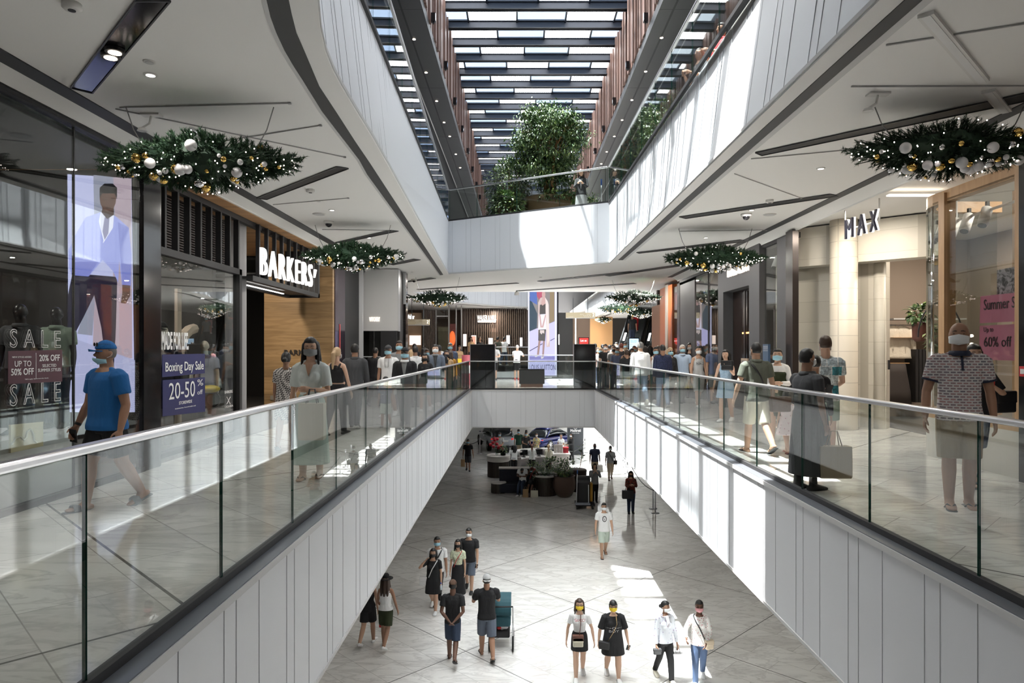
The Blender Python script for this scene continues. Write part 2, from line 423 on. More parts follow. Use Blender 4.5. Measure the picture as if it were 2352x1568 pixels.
# ---------------------------------------------------------------- roof
ZS, ZL = 14.4, 11.5; XLo, XRo = -2.83, 4.10
mb=MB()
mb.box((-14,-8,ZS),(15,7.8,ZS+.3)); mb.box((-14,-8,ZL+.32),(XLo-.25,8.15,ZS)); mb.box((XRo+.25,-8,ZL+.32),(15,8.15,ZS))
mb.box((-14,8.15,ZL+.32),(XLo-1.0,76,ZL+.5)); mb.box((XRo+1.2,8.15,ZL+.32),(15,76,ZL+.5))
mb.box((XLo-.30,8.15,ZL+.3),(XLo-.22,76,ZS+.9)); mb.box((XRo+.22,8.15,ZL+.3),(XRo+.30,76,ZS+.9))
struct('ceiling',mb,M('dark_roof',(.06,.062,.066),.6))
mb=MB(); mb.box((-14,-8,Z3),(-13.8,76,ZS)); mb.box((14.8,-8,Z3),(15,76,ZS)); mb.box((-14,75.8,LZ),(15,76,ZS+1))
struct('wall_back',mb,M('dark_upper_wall',(.10,.10,.105),.6))
for nm,x0,x1,lx in (('soffit_left',XLo-1.02,XLo,XLo-.62),('soffit_right',XRo,XRo+1.23,XRo+.42)):
    mb=MB(); mb.box((x0,2,ZL),(x1,62,ZL+.3),0); mb.box((lx-.03,2,ZL-.004),(lx+.03,62,ZL),1)
    e=x0 if nm.endswith('left') else x1
    mb.box((e-.02,2,ZL-.01),(e+.02,62,ZL+.02),2)
    for y in range(8,60,6): mb.box((x0,y-.008,ZL-.003),(x1,y+.008,ZL),1)
    struct('trim_6' if nm.endswith('left') else 'trim_7',mb,[M('soffit_grey',(.045,.045,.048),.42),blackm,trimg])
sk=thing('skylight','glazed skylight of navy beams and panes over the void','skylight',(0.6,30,ZS)); sk['kind']='structure'
def frit(N_,seed):
    pass
def fritmat():
    m,nt,N,L=_nt('frit_glass'); o=N.new('ShaderNodeOutputMaterial'); mx=N.new('ShaderNodeMixShader'); m2=N.new('ShaderNodeMixShader')
    t=N.new('ShaderNodeBsdfTransparent'); t.inputs[0].default_value=(.95,.98,1,1)
    d=N.new('ShaderNodeBsdfTranslucent'); d.inputs[0].default_value=(.95,.95,.95,1)
    g=N.new('ShaderNodeBsdfDiffuse'); g.inputs[0].default_value=(.9,.9,.9,1); m2.inputs[0].default_value=.35
    tc=N.new('ShaderNodeTexCoord'); w=N.new('ShaderNodeTexWave'); w.inputs['Scale'].default_value=3.2; w.bands_direction='X'
    L.new(tc.outputs['Object'],w.inputs['Vector']); c=ramp(N,L,w.outputs['Fac'],[(0,(.10,.10,.10)),(.5,(.42,.42,.42))])
    L.new(d.outputs[0],m2.inputs[1]); L.new(g.outputs[0],m2.inputs[2])
    L.new(c,mx.inputs[0]); L.new(t.outputs[0],mx.inputs[1]); L.new(m2.outputs[0],mx.inputs[2]); L.new(mx.outputs[0],o.inputs[0]); return m
fm=fritmat()
random.seed(3)
y=9.05; k=0
while y<66:
    mb=MB(); mb.box((XLo-.2,y-.05,ZS),(XRo+.2,y+.05,ZS+.32)); mb.box((XLo-.2,y-.14,ZS),(XRo+.2,y+.14,ZS+.03)); mb.box((XLo-.2,y-.11,ZS+.28),(XRo+.2,y+.11,ZS+.34))
    mb.build('beam',beamm,sk)
    off=(k*1.13)%1.94
    xs=[XLo]+[XLo+off+1.94*i for i in range(5) if XLo+.25<XLo+off+1.94*i<XRo-.25]+[XRo]
    for i,(a,b) in enumerate(zip(xs[:-1],xs[1:])):
        f=(i+k)%2==0
        MB().box((a,y+.10,ZS+.30),(b,y+1.43,ZS+.312)).build('pane',fm if f else sky_glass,sk)
        if i: MB().box((a-.035,y,ZS+.24),(a+.035,y+1.53,ZS+.34)).build('mullion',beamm,sk)
    y+=1.53; k+=1
# timber fins above the soffits
fl=thing('timber_screen','vertical timber fins above the left dark soffit','screen',(XLo,30,ZL+.3)); fr=thing('timber_screen','vertical timber fins above the right dark soffit','screen',(XRo,30,ZL+.3))
random.seed(5)
for par,x,s in ((fl,XLo,-1),(fr,XRo,1)):
    y=8.3; n=0; far=MB()
    while y<62:
        w=random.choice((.07,.10,.22,.30)); dx=random.uniform(-.02,.10)
        z1=ZS+.3
        b=(far if n>=96 else MB()).box((x+s*dx-.06,y,ZL+.3),(x+s*dx+.06,y+w,z1))
        if n<96: b.build('fin',timber,par)
        y+=w+random.choice((.05,.09,.16)) + (.0 if y<40 else .12); n+=1
    if far.v: tag(far.build('far_fins',timber,par),kind='stuff')
# ---------------------------------------------------------------- balustrades
def balustrade(label, A, B, z, h, spacing=1.385, first=0., n_in=(0,0), base_h=.06, gz=.02, tall_joint=True, railw=.07):
    """glass panels from A to B (plan points); n_in unused"""
    A=V3((A[0],A[1],0)); B=V3((B[0],B[1],0)); d=(B-A); L=d.length; d.normalize(); n=V3((-d.y,d.x,0))
    t=thing('glass_balustrade',label,'balustrade',(A+B)/2+V3((0,0,z)))
    mb=MB().bar(A+V3((0,0,z+base_h/2)),B+V3((0,0,z+base_h/2)),.05,base_h); mb.build('base_channel',blackm,t)
    mb=MB().bar(A+V3((0,0,z+h-.02)),B+V3((0,0,z+h-.02)),railw,.04); mod_bevel(mb.build('handrail',steel,t),.012)
    cuts=[0.]+[c for c in [first+spacing*i for i in range(200)] if .05<c<L-.05]+[L]
    for a,b in zip(cuts[:-1],cuts[1:]):
        p=A+d*(a+.006); q=A+d*(b-.006); o=n*.008
        z0=V3((0,0,z+base_h*.5)); z1=V3((0,0,z+h-.035))
        g=MB()
        g.add([p-o+z0,q-o+z0,q-o+z1,p-o+z1],[(0,1,2,3)],0); g.add([p+o+z0,q+o+z0,q+o+z1,p+o+z1],[(3,2,1,0)],0)
        g.add([p-o+z0,p+o+z0,p+o+z1,p-o+z1],[(0,1,2,3)],1); g.add([q-o+z0,q+o+z0,q+o+z1,q-o+z1],[(3,2,1,0)],1)
        g.build('glass_panel',[rail_glass,edgeg],t)
    return t
GXL,GXR=XL-.13,XR+.13
balustrade('glass balustrade with steel handrail along the left walkway',(GXL,.9),(GXL,YF+.13),0,1.11,1.385,(3.03-.9)%1.385)
balustrade('glass balustrade with steel handrail along the right walkway',(GXR,.9),(GXR,YF+.13),0,1.11,1.385,(4.44-.9)%1.385)
balustrade('glass balustrade across the near edge of the bridge, behind both black screens',(GXL+.04,YF+.13),(GXR-.04,YF+.13),0,1.11,1.24,.6)
balustrade('glass balustrade across the far edge of the bridge, where a man leans',(-1.9,YB-.1),(5.6,YB-.1),0,1.27,1.4,.5)
balustrade('distant glass balustrade before the slatted watch shop',(-1.9,YV2+.1),(1.2,YV2+.1),.6,1.1,1.4,.5)
mb=MB()
mb.box((GXL-.02,.9,-.03),(XL+.01,YF+.13,.012)); mb.box((XR-.01,.9,-.03),(GXR+.02,YF+.13,.012)); mb.box((GXL,YF-.01,-.03),(GXR,YF+.15,.012)); mb.box((-1.9,YB-.15,-.03),(5.6,YB+.01,.012))
struct('trim_8',mb,ledge)
mb=MB(); mb.box((XL-.005,.9,-.045),(XL+.018,YF,.004)); mb.box((XR-.018,.9,-.045),(XR+.005,YF,.004)); mb.box((XL,YF-.018,-.045),(XR,YF+.005,.004))
struct('trim_9',mb,trimg)
# upper level balustrades
balustrade('upper glass balustrade above the left white cladding',(-1.80,4.5),(NEAR_L[-1][0]-.02,22.7),Z3,1.07,1.385,.4)
balustrade('upper glass balustrade above the right white cladding',(2.82,3.),(2.60,19.8),Z3,1.07,1.385,.8)
balustrade('upper glass balustrade across the far end, in front of the trees',(NEAR_L[-1][0]+.03,22.7),(2.57,19.84),Z3,1.07,1.5,1.1)
# ---------------------------------------------------------------- camera, sky, sun
cam=bpy.data.cameras.new('camera'); co=bpy.data.objects.new('camera',cam); COL.objects.link(co)
co.location=(0,0,CZ); co.rotation_euler=(pi/2,0,0); cam.sensor_width=36; cam.lens=36*F/2352
cam.shift_x=(1176-VX)/2352; cam.shift_y=-(784-VY)/2352; cam.clip_start=.05; cam.clip_end=300
S.camera=co
w=bpy.data.worlds.new('World'); S.world=w; w.use_nodes=True; nt=w.node_tree; nt.nodes.clear()
o=nt.nodes.new('ShaderNodeOutputWorld'); b=nt.nodes.new('ShaderNodeBackground'); tc=nt.nodes.new('ShaderNodeTexCoord'); nz=nt.nodes.new('ShaderNodeTexNoise')
nz.inputs['Scale'].default_value=2.2; nz.inputs['Detail'].default_value=4
nt.links.new(tc.outputs['Generated'],nz.inputs['Vector'])
c=ramp(nt.nodes,nt.links,nz.outputs['Fac'],[(.40,(.42,.60,.98)),(.60,(.86,.93,1.0))])
SUNV=V3((-.29,-.012,1)).normalized()
dp=nt.nodes.new('ShaderNodeVectorMath'); dp.operation='DOT_PRODUCT'; dp.inputs[1].default_value=SUNV; nt.links.new(tc.outputs['Generated'],dp.inputs[0])
pw=nt.nodes.new('ShaderNodeMath'); pw.operation='POWER'; pw.use_clamp=False; pw.inputs[1].default_value=16.
mxm=nt.nodes.new('ShaderNodeMath'); mxm.operation='MAXIMUM'; mxm.inputs[1].default_value=0.; nt.links.new(dp.outputs['Value'],mxm.inputs[0]); nt.links.new(mxm.outputs[0],pw.inputs[0])
b2=nt.nodes.new('ShaderNodeBackground'); b2.inputs[0].default_value=(1,.965,.91,1)
gm=nt.nodes.new('ShaderNodeMath'); gm.operation='MULTIPLY'; gm.inputs[1].default_value=25.; nt.links.new(pw.outputs[0],gm.inputs[0]); nt.links.new(gm.outputs[0],b2.inputs[1])
ads=nt.nodes.new('ShaderNodeAddShader'); nt.links.new(c,b.inputs[0]); b.inputs[1].default_value=1.0
nt.links.new(b.outputs[0],ads.inputs[0]); nt.links.new(b2.outputs[0],ads.inputs[1]); nt.links.new(ads.outputs[0],o.inputs[0])
sl=bpy.data.lights.new('sun','SUN'); so=bpy.data.objects.new('sun',sl); COL.objects.link(so); sl.energy=16.0; sl.angle=R(.5); sl.color=(1,.97,.92)
so.rotation_euler=V3((-.29,-.012,1)).to_track_quat('Z','Y').to_euler(); so.location=(-4,10,22)
S.view_settings.view_transform='Standard'; S.view_settings.look='None'; S.view_settings.exposure=1.18; S.view_settings.gamma=1; S.view_settings.use_curve_mapping=False
cy=S.cycles
cy.use_denoising=True; cy.max_bounces=7; cy.diffuse_bounces=4; cy.glossy_bounces=3; cy.transmission_bounces=2; cy.transparent_max_bounces=24
cy.sample_clamp_indirect=4; cy.sample_clamp_direct=0; cy.caustics_reflective=False; cy.caustics_refractive=False
cy.use_adaptive_sampling=True; cy.adaptive_threshold=.03
try: cy.denoiser='OPENIMAGEDENOISE'; cy.denoising_input_passes='RGB_ALBEDO_NORMAL'
except Exception: pass
# ================================================================== SHOPS, LEFT SIDE
def ray(x,y,P0,n):
    d=V3(((x-VX)/F,1,-(y-VY)/F)); P0=V3(P0); n=V3(n); c=V3((0,0,CZ)); return c+d*((P0-c).dot(n)/d.dot(n))
def outline_text(name, body, mat, origin, xdir, zdir, h, width, parent, r=.006):
    cu=bpy.data.curves.new(name,'FONT'); cu.body=body; cu.fill_mode='NONE'; cu.bevel_depth=.014; cu.bevel_resolution=0; cu.space_character=1.7; cu.resolution_u=3
    t=bpy.data.objects.new(name,cu); COL.objects.link(t); dg=bpy.context.evaluated_depsgraph_get()
    me=bpy.data.meshes.new_from_object(t.evaluated_get(dg)); bpy.data.objects.remove(t)
    k=h/.7; xs=[v.co.x for v in me.vertices]; kx=width/(max(xs)-min(xs)); x=V3(xdir); z=V3(zdir); n=x.cross(z)
    off=parent.location
    for v in me.vertices:
        c=v.co.copy(); v.co=V3(origin)-off+x*(c.x*kx)+z*(c.y*k)+n*(c.z*k)
    me.materials.clear(); me.materials.append(mat); o=bpy.data.objects.new(name,me); COL.objects.link(o); o.parent=parent; return o
wtext=M('white_lettering',(.85,.85,.85),.5); wlit=M('lit_white_lettering',(.95,.95,.95),.5,emit=.45,ecol=(1,.98,.95)); wwarm=M('warm_lit_lettering',(.95,.9,.85),.5,emit=.55,ecol=(1,.88,.76))
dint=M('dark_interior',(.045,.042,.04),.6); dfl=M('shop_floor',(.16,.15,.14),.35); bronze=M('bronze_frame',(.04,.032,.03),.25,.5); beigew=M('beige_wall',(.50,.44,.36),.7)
warm=M('warm_lamp',(1,.9,.75),.5,emit=5,ecol=(1,.84,.66)); cool=M('cool_lamp',(1,1,1),.5,emit=4,ecol=(1,.97,.92))

# --- walls behind everything, so that every shop is closed
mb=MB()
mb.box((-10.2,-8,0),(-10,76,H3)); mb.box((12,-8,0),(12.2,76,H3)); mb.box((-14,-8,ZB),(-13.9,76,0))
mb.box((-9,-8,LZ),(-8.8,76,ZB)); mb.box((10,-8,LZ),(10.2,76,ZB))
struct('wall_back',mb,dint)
mb=MB(); mb.box((-14,-8.2,LZ),(15,-8,ZS)); struct('wall_near',mb,M('light_block_grey',(.32,.31,.30),.7))  # unseen end wall added to block sky light from behind the camera
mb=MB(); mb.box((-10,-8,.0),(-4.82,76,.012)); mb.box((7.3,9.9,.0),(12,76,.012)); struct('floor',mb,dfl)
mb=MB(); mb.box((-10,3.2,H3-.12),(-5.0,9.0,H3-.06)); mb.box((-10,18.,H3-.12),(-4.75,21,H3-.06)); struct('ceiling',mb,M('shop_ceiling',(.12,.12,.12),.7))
# --- menswear shop with the SALE window
sh=thing('shopfront','tall dark framed shop window with outlined sale letters beside the man in blue','shop window',(-4.75,6,0))
g=MB()
for a,b in ((1.5,4.45),(4.47,7.27),(7.29,8.55)): g.slab([(-4.75,a,.02),(-4.75,b,.02),(-4.75,b,3.92),(-4.75,a,3.92)],(-.012,0,0))
g.build('window_glass',shop_glass,sh)
f=MB()
f.box((-4.80,1.5,3.90),(-4.70,9.0,3.96)); f.box((-4.79,1.5,0),(-4.71,8.6,.06)); f.box((-4.768,7.272,.05),(-4.745,7.288,3.9),0); f.build('window_frame',blackm,sh)
p=MB(); p.box((-4.82,8.58,0),(-4.72,8.98,3.95)); p.build('corner_pillar',black,sh)
p=MB(); p.box((-4.84,8.985,0),(-4.76,9.07,3.95)); p.build('bronze_trim',bronze,sh)
outline_text('sale_lettering','SALE',wtext,side(22,797,-4.735),FW,UP,.17,.70,sh); outline_text('sale_lettering','SALE',wtext,side(22,932,-4.735),FW,UP,.20,.70,sh)
po=thing('sale_poster','maroon sale poster between the two outlined words on the glass','poster',side(18,882,-4.73))
a,b,c,d=[side(*q,-4.732) for q in ((18,882),(142,876),(142,803),(18,806))]
MB().slab([a,b,c,d],(.004,0,0)).build('panel',M('maroon',(.085,.025,.04),.5),po)
def ltxt(s,x,y,px,hh,par,X=-4.726,mat=None,w2=None,bold=0.):
    o=side(x,y,X); e=side(w2 if w2 else x+px,y,X); return text('lettering',s,mat or wtext,o,FW,UP,hh,.002,abs(e.y-o.y),par,bold=bold)
for s,x,y,w,h in (('NEW STYLES ADDED',28,822,44,.016),('UP TO',33,842,38,.055),('50% OFF',25,862,52,.062),('20% OFF',90,829,47,.062),('SELECTED',97,843,32,.030),('SUMMER STYLES',87,854,52,.032),('T&Cs apply. See in-store for details.',57,872,55,.010)): ltxt(s,x,y,w,h,po,bold=.01 if 'OFF' in s else 0)
MB().box((-4.728,side(82,850,-4.73).y-.002,1.25),(-4.726,side(82,850,-4.73).y+.002,1.50)).build('divider',wtext,po)
# interior of that shop
mb=MB(); mb.box((-6.3,4.9,0),(-5.95,5.3,3.9)); struct('trim_10',mb,beigew)
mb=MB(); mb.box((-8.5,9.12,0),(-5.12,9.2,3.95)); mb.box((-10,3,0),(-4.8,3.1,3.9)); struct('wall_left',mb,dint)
bx=thing('display_plinth','long white plinth under the window mannequins','plinth',(-5.4,6,0)); MB().box((-6.6,3.4,0.012),(-4.95,7.6,.62)).build('plinth_body',M('plinth_white',(.7,.72,.74),.5),bx); MB().box((-6.62,3.38,.62),(-4.93,7.62,.66)).build('plinth_top',M('plinth_top',(.75,.76,.78),.25),bx)
mr=thing('gold_picture','square gold picture leaning in the window below the sale letters','picture',side(20,1038,-4.86)); 
a,b,c,d=[side(*q,-4.84) for q in ((20,1040),(95,1024),(95,968),(20,975))]
MB().slab([a,b,c,d],(.02,0,0)).build('panel',M('gold_panel',(.62,.52,.33),.25,.4),mr)
def tubemesh(pts,r): return MB().tube(pts,r,6)
pts=[]
for x,y in ((28,1020),(36,1006),(46,1002),(55,1010),(60,1004),(63,990),(70,985),(76,995),(78,1010),(84,1016)): pts.append(side(x,y,-4.815))
tubemesh(pts,.008).build('swirl',M('pale_gold',(.8,.76,.62),.3),mr)
for i,(y0,y1) in enumerate(((3.6,5.4),)):
    t=thing('strip_light','thin warm light line deep inside the sale shop','light',(-8.6,y0,2.0)); MB().box((-8.9,y0,2.0),(-8.86,y1+1.5,2.03)).build('diffuser',warm,t)
# big screen with a model in a pale suit
P0=(-5.12,9.0,0); n=V3((1,-2.92,0)).normalized()
scr=thing('video_screen','tall lit screen showing a man in a pale blue suit behind the shop glass','screen',ray(230,945,P0,n))
EM={}
def em(name,col,st=.9):
    if name not in EM: EM[name]=M('screen_'+name,(.02,.02,.02),.6,emit=st*.55,ecol=col)
    return EM[name]
def picture(par,name,P0,n,layers,step=.0015,off0=.012):
    """flat picture on a screen: every layer a polygon of photo pixels laid on the screen's own plane"""
    mb=MB(); mats=[]; 
    for i,(m,pts) in enumerate(layers):
        if m not in mats: mats.append(m)
        o=V3(n)*(off0+step*i)
        mb.poly([ray(x,y,P0,n)+o for x,y in pts],mats.index(m))
    return mb.build(name,[em(*k) if isinstance(k,tuple) else k for k in mats],par)
def ellp(cx,cy,rx,ry,k=16): return [(cx+rx*cos(2*pi*i/k),cy+ry*sin(2*pi*i/k)) for i in range(k)]
def q(pts): return [(x/2.305,y/2.305+380) for x,y in pts]
lav=('lavender',(.62,.64,.98),.85)
L_=[(lav,[(155,400),(302,410),(310,946),(158,946)]),
 (('brick',(.66,.52,.62),.7),q([(600,62),(696,70),(700,1020),(490,1020),(500,690),(600,690)])),
 (('siding',(.50,.52,.68),.6),q([(495,50),(600,62),(610,300),(500,300)])),
 (('siding',(.50,.52,.68),.6),q([(470,690),(505,690),(490,900),(410,890)])),
 (('paving',(.55,.56,.86),.8),q([(365,905),(715,1030),(715,1300),(362,1300)])),
 (('trouser',(.018,.016,.05),.6),q([(385,570),(622,590),(615,860),(603,1085),(565,1090),(538,860),(500,688),(445,800),(362,960),(360,690)])),
 (('jacket',(.40,.44,.95),.85),q([(535,248),(455,275),(405,360),(365,450),(367,535),(380,580),(470,588),(545,500),(600,560),(627,622),(632,500),(648,640),(694,640),(698,470),(683,330),(612,268)])),
 (('jacketshade',(.27,.30,.80),.8),q([(625,300),(683,330),(698,470),(694,640),(650,640),(640,500)])),
 (('jacketshade',(.27,.30,.80),.8),q([(400,510),(520,510),(470,588),(380,580)])),
 (('shirt',(.85,.85,1),1.),q([(535,248),(605,265),(600,330),(548,412),(520,320)])),
 (('jacket',(.40,.44,.95),.85),q([(520,265),(514,330),(545,412),(550,400),(530,320)])),
 (('tie',(.42,.40,.62),.7),q([(556,275),(582,275),(576,360),(556,395),(545,350)])),
 (('skinshade',(.10,.055,.045),.7),q([(545,225),(605,225),(605,262),(570,285),(540,250)])),
 (('skin',(.17,.095,.075),.8),[(249+19*cos(2*pi*i/16),456+30*sin(2*pi*i/16)) for i in range(16)]),
 (('hair',(.012,.012,.016),.6),q([(530,175),(530,120),(555,98),(600,98),(622,120),(622,180),(610,150),(545,150)])),
 (('skinshade',(.10,.055,.045),.7),q([(548,178),(568,178),(568,186),(548,186)])),(('skinshade',(.10,.055,.045),.7),q([(585,178),(606,178),(606,186),(585,186)])),
 (('skinshade',(.10,.055,.045),.7),q([(562,222),(592,222),(588,232),(566,232)])),
 (('skin',(.17,.095,.075),.8),q([(650,632),(692,636),(692,690),(668,732),(642,728),(650,680)]))]
a,b,c,d=[ray(*p,P0,n) for p in ((153,948),(312,948),(304,407),(153,397))]
MB().slab([a,b,c,d],V3(n)*-.06).build('housing',blackm,scr)
picture(scr,'display',P0,n,[(k,[(x,y) for x,y in p]) for k,p in L_],off0=.004)
rd=thing('red_sign','red hanging sign at the back of the sale shop','sign',(-4.95,8.2,.9)); MB().box((-5.02,8.95,1.35),(-4.86,9.03,2.3)).build('panel',M('red_sign',(.45,.03,.02),.5),rd)
# --- timber fronted menswear shop
XB=-5.05
mb=MB(); mb.box((-7.2,9.1,H3-.10),(-4.735,17.5,H3-.07)); struct('ceiling',mb,oaks)
bk=thing('shopfront','black barred shop window with navy sale posters beside the round column','shop window',(XB,10.9,0))
y0,y1=9.22,12.28; zt=2.97
f=MB(); f.box((XB-.06,y0,zt-.10),(XB+.06,y1,zt)); f.box((XB-.06,y1-.10,0),(XB+.06,y1,zt)); f.box((XB-.06,y0,0),(XB+.06,y0+.08,zt)); f.box((XB-.06,y0,0),(XB+.06,y1,.08)); f.box((XB-.05,y0,3.84),(XB+.05,17.3,3.93)); f.build('window_frame',blackm,bk)
MB().slab([(XB,y0+.08,.08),(XB,y1-.1,.08),(XB,y1-.1,zt-.1),(XB,y0+.08,zt-.1)],(-.012,0,0)).build('window_glass',shop_glass,bk)
for i in range(9): MB().box((XB-.045,9.28+.36*i,zt),(XB+.045,9.33+.36*i,3.9)).build('bar',blackm,bk)
l=MB()
for i in range(22): l.box((XB-.30,9.25,3.0+.04*i),(XB-.24,12.3,3.022+.04*i))
l.build('louvre_panel',M('louvre_brown',(.05,.036,.032),.6),bk); MB().box((XB-.36,9.22,2.95),(XB-.33,12.4,3.9)).build('back_panel',blackm,bk)
def ptxt(s,x,y,w,h,par,X=XB+.035,bold=0.): 
    o=side(x,y,X); e=side(x+w,y,X); return text('lettering',s,wtext,o,FW,UP,h,.002,abs(e.y-o.y),par,bold=bold)
navy=M('navy_poster',(.022,.024,.12),.5)
for (lab,pxs,tx) in (('upper navy poster announcing a boxing day sale',((372,866),(470,857),(470,812),(372,814)),(('Boxing Day Sale',379,853,88,.13,.012),)),
    ('lower navy poster with the storewide percentage',((373,956),(471,945),(470,866),(373,873)),(('20-50',387,918,60,.24,.0),('%',453,886,13,.10,0),('off',453,906,12,.07,0),('STOREWIDE',411,929,30,.045,.012),('Strictly limited time. Terms and Conditions apply.',402,940,48,.016,0)))):
    po=thing('sale_poster',lab,'poster',side(*pxs[0],XB+.03)); a,b,c,d=[side(*k,XB+.025) for k in pxs]
    MB().slab([a,b,c,d],(.004,0,0)).build('panel',navy,po)
    for s,x,y,w,h,bd in tx: ptxt(s,x,y,w,h,po,bold=bd)
ptxt('MADE FOR LIFE.',371,801,62,.24,bk,bold=.03); ptxt('BARKERS',516,904,18,.05,bk); ptxt('LEGASEA',516,937,19,.035,bk)
x1=MB(); 
for s in (-1,1): x1.bar(side(525-s*4,928,XB+.03),side(525+s*4,911,XB+.03),.004,.008)
x1.build('crossed_mark',wtext,bk)
mb=MB(); mb.box((-10,12.45,0),(-5.6,12.6,3.9)); struct('wall_left',mb,dint)
mb=MB(); mb.box((-9.0,9.3,0),(-8.9,12.4,3.9)); struct('wall_left',mb,M('shop_back',(.10,.085,.07),.6))
# pale antler-like display letters inside
an=thing('display_cutout','tall pale antler shaped panels standing in the barred window','display',(-5.7,10.5,0)); pal=M('pale_card',(.50,.40,.32),.6)
m=MB()
for y,h0,h1,w in ((9.75,.2,2.35,.14),(10.6,.2,2.6,.2),(11.45,.2,2.55,.14)): m.box((-5.75,y-w/2,h0),(-5.70,y+w/2,h1))
m.build('upright',pal,an); m=MB(); m.box((-5.75,9.3,.2),(-5.705,9.9,1.85)); m.build('panel',pal,an)
m=MB(); m.tube([(-5.72,11.45+.55-.55*cos(t),1.35+.55*sin(t)) for t in [k*pi/10 for k in range(6)]],.09,8); m.build('arch',pal,an)
hd=thing('yellow_helmet','yellow cap lying low in the barred shop window','helmet',side(480,900,-5.35)); MB().ell(side(482,893,-5.35),(.16,.2,.07),0).build('shell',M('yellow_cloth',(.6,.45,.03),.6),hd,True)
MB().ell(side(484,918,-5.35),(.15,.22,.17),0).build('visor',black,hd,True)
# garland tube in the window, ceiling strip lights
for i,(ya,yb) in enumerate(((9.5,10.2),(10.5,11.2),(11.4,12.0))):
    t=thing('strip_light','slim white ceiling light inside the barred shop, %s from the pillar'%('first','second','third')[i],'light',(-6.4,ya,2.9)); MB().box((-6.5,ya,2.90),(-6.42,yb,2.93)).build('diffuser',cool,t)
# column
mb=MB().lathe([(.19,0),(.19,3.92)],(-5.32,12.80,0),28); col=struct('trim_11',mb,M('grey_column',(.30,.295,.30),.5),smooth=False)
# sign box over the entrance
sb=thing('shop_sign','black barred sign box carrying large white capitals over the timber entrance','sign',(-5.0,14.6,2.85))
f=MB(); f.box((-5.02,12.55,2.80),(-4.90,16.75,2.90)); f.box((-5.72,12.55,2.80),(-5.60,16.75,2.90)); f.box((-5.72,16.65,2.80),(-4.90,16.75,3.93)); f.box((-5.65,12.6,2.86),(-4.95,16.7,2.89)); f.build('box_frame',blackm,sb)
for i in range(9): MB().box((-4.985,12.9+.43*i,2.9),(-4.915,12.95+.43*i,3.9)).build('bar',blackm,sb)
text('sign_letters','BARKERS',wlit,(-4.84,12.72,2.93),(0,1,.018),UP,.54,.05,3.15,sb,bold=-.012,sp=1.25)
MB().slab([(-4.84,16.05,3.42),(-4.84,16.16,3.42),(-4.84,16.03,3.22)],(.05,0,0)).build('apostrophe',wlit,sb)
MB().box((-5.35,12.7,2.785),(-5.31,15.4,2.80)).build('strip_light',cool,sb)
mb=MB(); mb.box((-6.45,17.25,0),(-4.72,17.40,H3-.09)); struct('wall_left',mb,oak)
bl=thing('wall_lettering','small dark metal letters on the timber wall behind the plaid dress','sign',at(652,815,17.24)); text('letters','BARKERS',M('dark_letters',(.10,.09,.085),.3,.6),at(652,815,17.24),RT,UP,.13,.03,.80,bl,bold=.02)
so_=thing('wall_socket','small round wall socket low on the timber wall','socket',at(627,913,17.24)); MB().box(at(621,918,17.24)-V3((0,.01,0)),at(633,908,17.24)).build('plate',M('grey_plate',(.25,.22,.18),.4),so_)
# dark mirrored pier and grey shop
pr=thing('mirrored_pier','dark bronze mirrored pier with black recess left of the grey shop','pier',(-4.75,18.9,0))
MB().box((-5.0,17.42,0),(-4.70,18.4,3.95)).build('bronze_panel',M('bronze_mirror',(.12,.09,.12),.12,.8),pr); MB().box((-5.1,18.4,0),(-4.76,20.25,3.95)).build('recess',blackm,pr); MB().box((-4.80,20.25,0),(-4.66,20.4,3.95)).build('steel_edge',M('pale_edge',(.55,.55,.56),.4),pr)
MB().box((-4.695,17.8,1.55),(-4.69,17.9,2.2)).build('red_strip',M('red_strip',(.5,.06,.06),.4),pr)
[MB().box((-4.70,17.55,z_),(-4.688,17.55+w_,z_+.05)).build('white_mark',wtext,pr) for z_,w_ in ((1.50,.30),(1.42,.18),(1.34,.26))]
wt=thing('shopfront','pale grey shopfront with small lit capitals above a black doorway','shop front',(-4.2,21,0))
YW=21.0
x0,x1=at(838,700,YW).x-.06,at(914,700,YW).x
zb=at(838,759.5,YW).z
MB().box((x0,YW,zb),(x1,YW+.3,H3-.02)).build('fascia_panel',M('plaster_grey',(.62,.61,.60),.75,bump=(6,.15)),wt)
MB().box((x1-.005,YW-.005,zb-.01),(x1+.02,YW+.3,H3-.02)).build('edge_strip',M('pale_edge'),wt)
text('letters','WITCHERY',wwarm,at(848,738,YW-.012),RT,UP,.14,.02,.33,wt,sp=1.1)
MB().box((at(874,0,YW).x,YW+.02,0),(x1-.04,YW+.1,zb)).build('doorway',blackm,wt)
MB().slab([(x0,YW+.1,.05),(at(873,0,YW).x,YW+.1,.05),(at(873,0,YW).x,YW+.1,zb),(x0,YW+.1,zb)],(0,.012,0)).build('window_glass',shop_glass,wt)
MB().box((x0,YW+.08,1.30),(at(873,0,YW).x,YW+.12,1.33)).build('shelf_rail',trimg,wt)
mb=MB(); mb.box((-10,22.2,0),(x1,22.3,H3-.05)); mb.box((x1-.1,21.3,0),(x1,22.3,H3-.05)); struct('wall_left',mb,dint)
cm=thing('mirrored_column','dark mirrored column with horizontal joints beside the grey shop','column',at(923,870,22)); MB().box(at(915,0,22)*1,at(932,0,22)*1) if False else None
MB().box((at(915,0,22).x,22.0,0),(at(932,0,22).x,22.4,H3-.01)).build('cladding',M('dark_mirror',(.07,.06,.06),.1,.8),cm)
MB().box((at(915,0,22).x-.01,21.98,3.0),(at(932,0,22).x+.01,22.0,H3-.02)).build('pale_band',M('pale_edge'),cm)
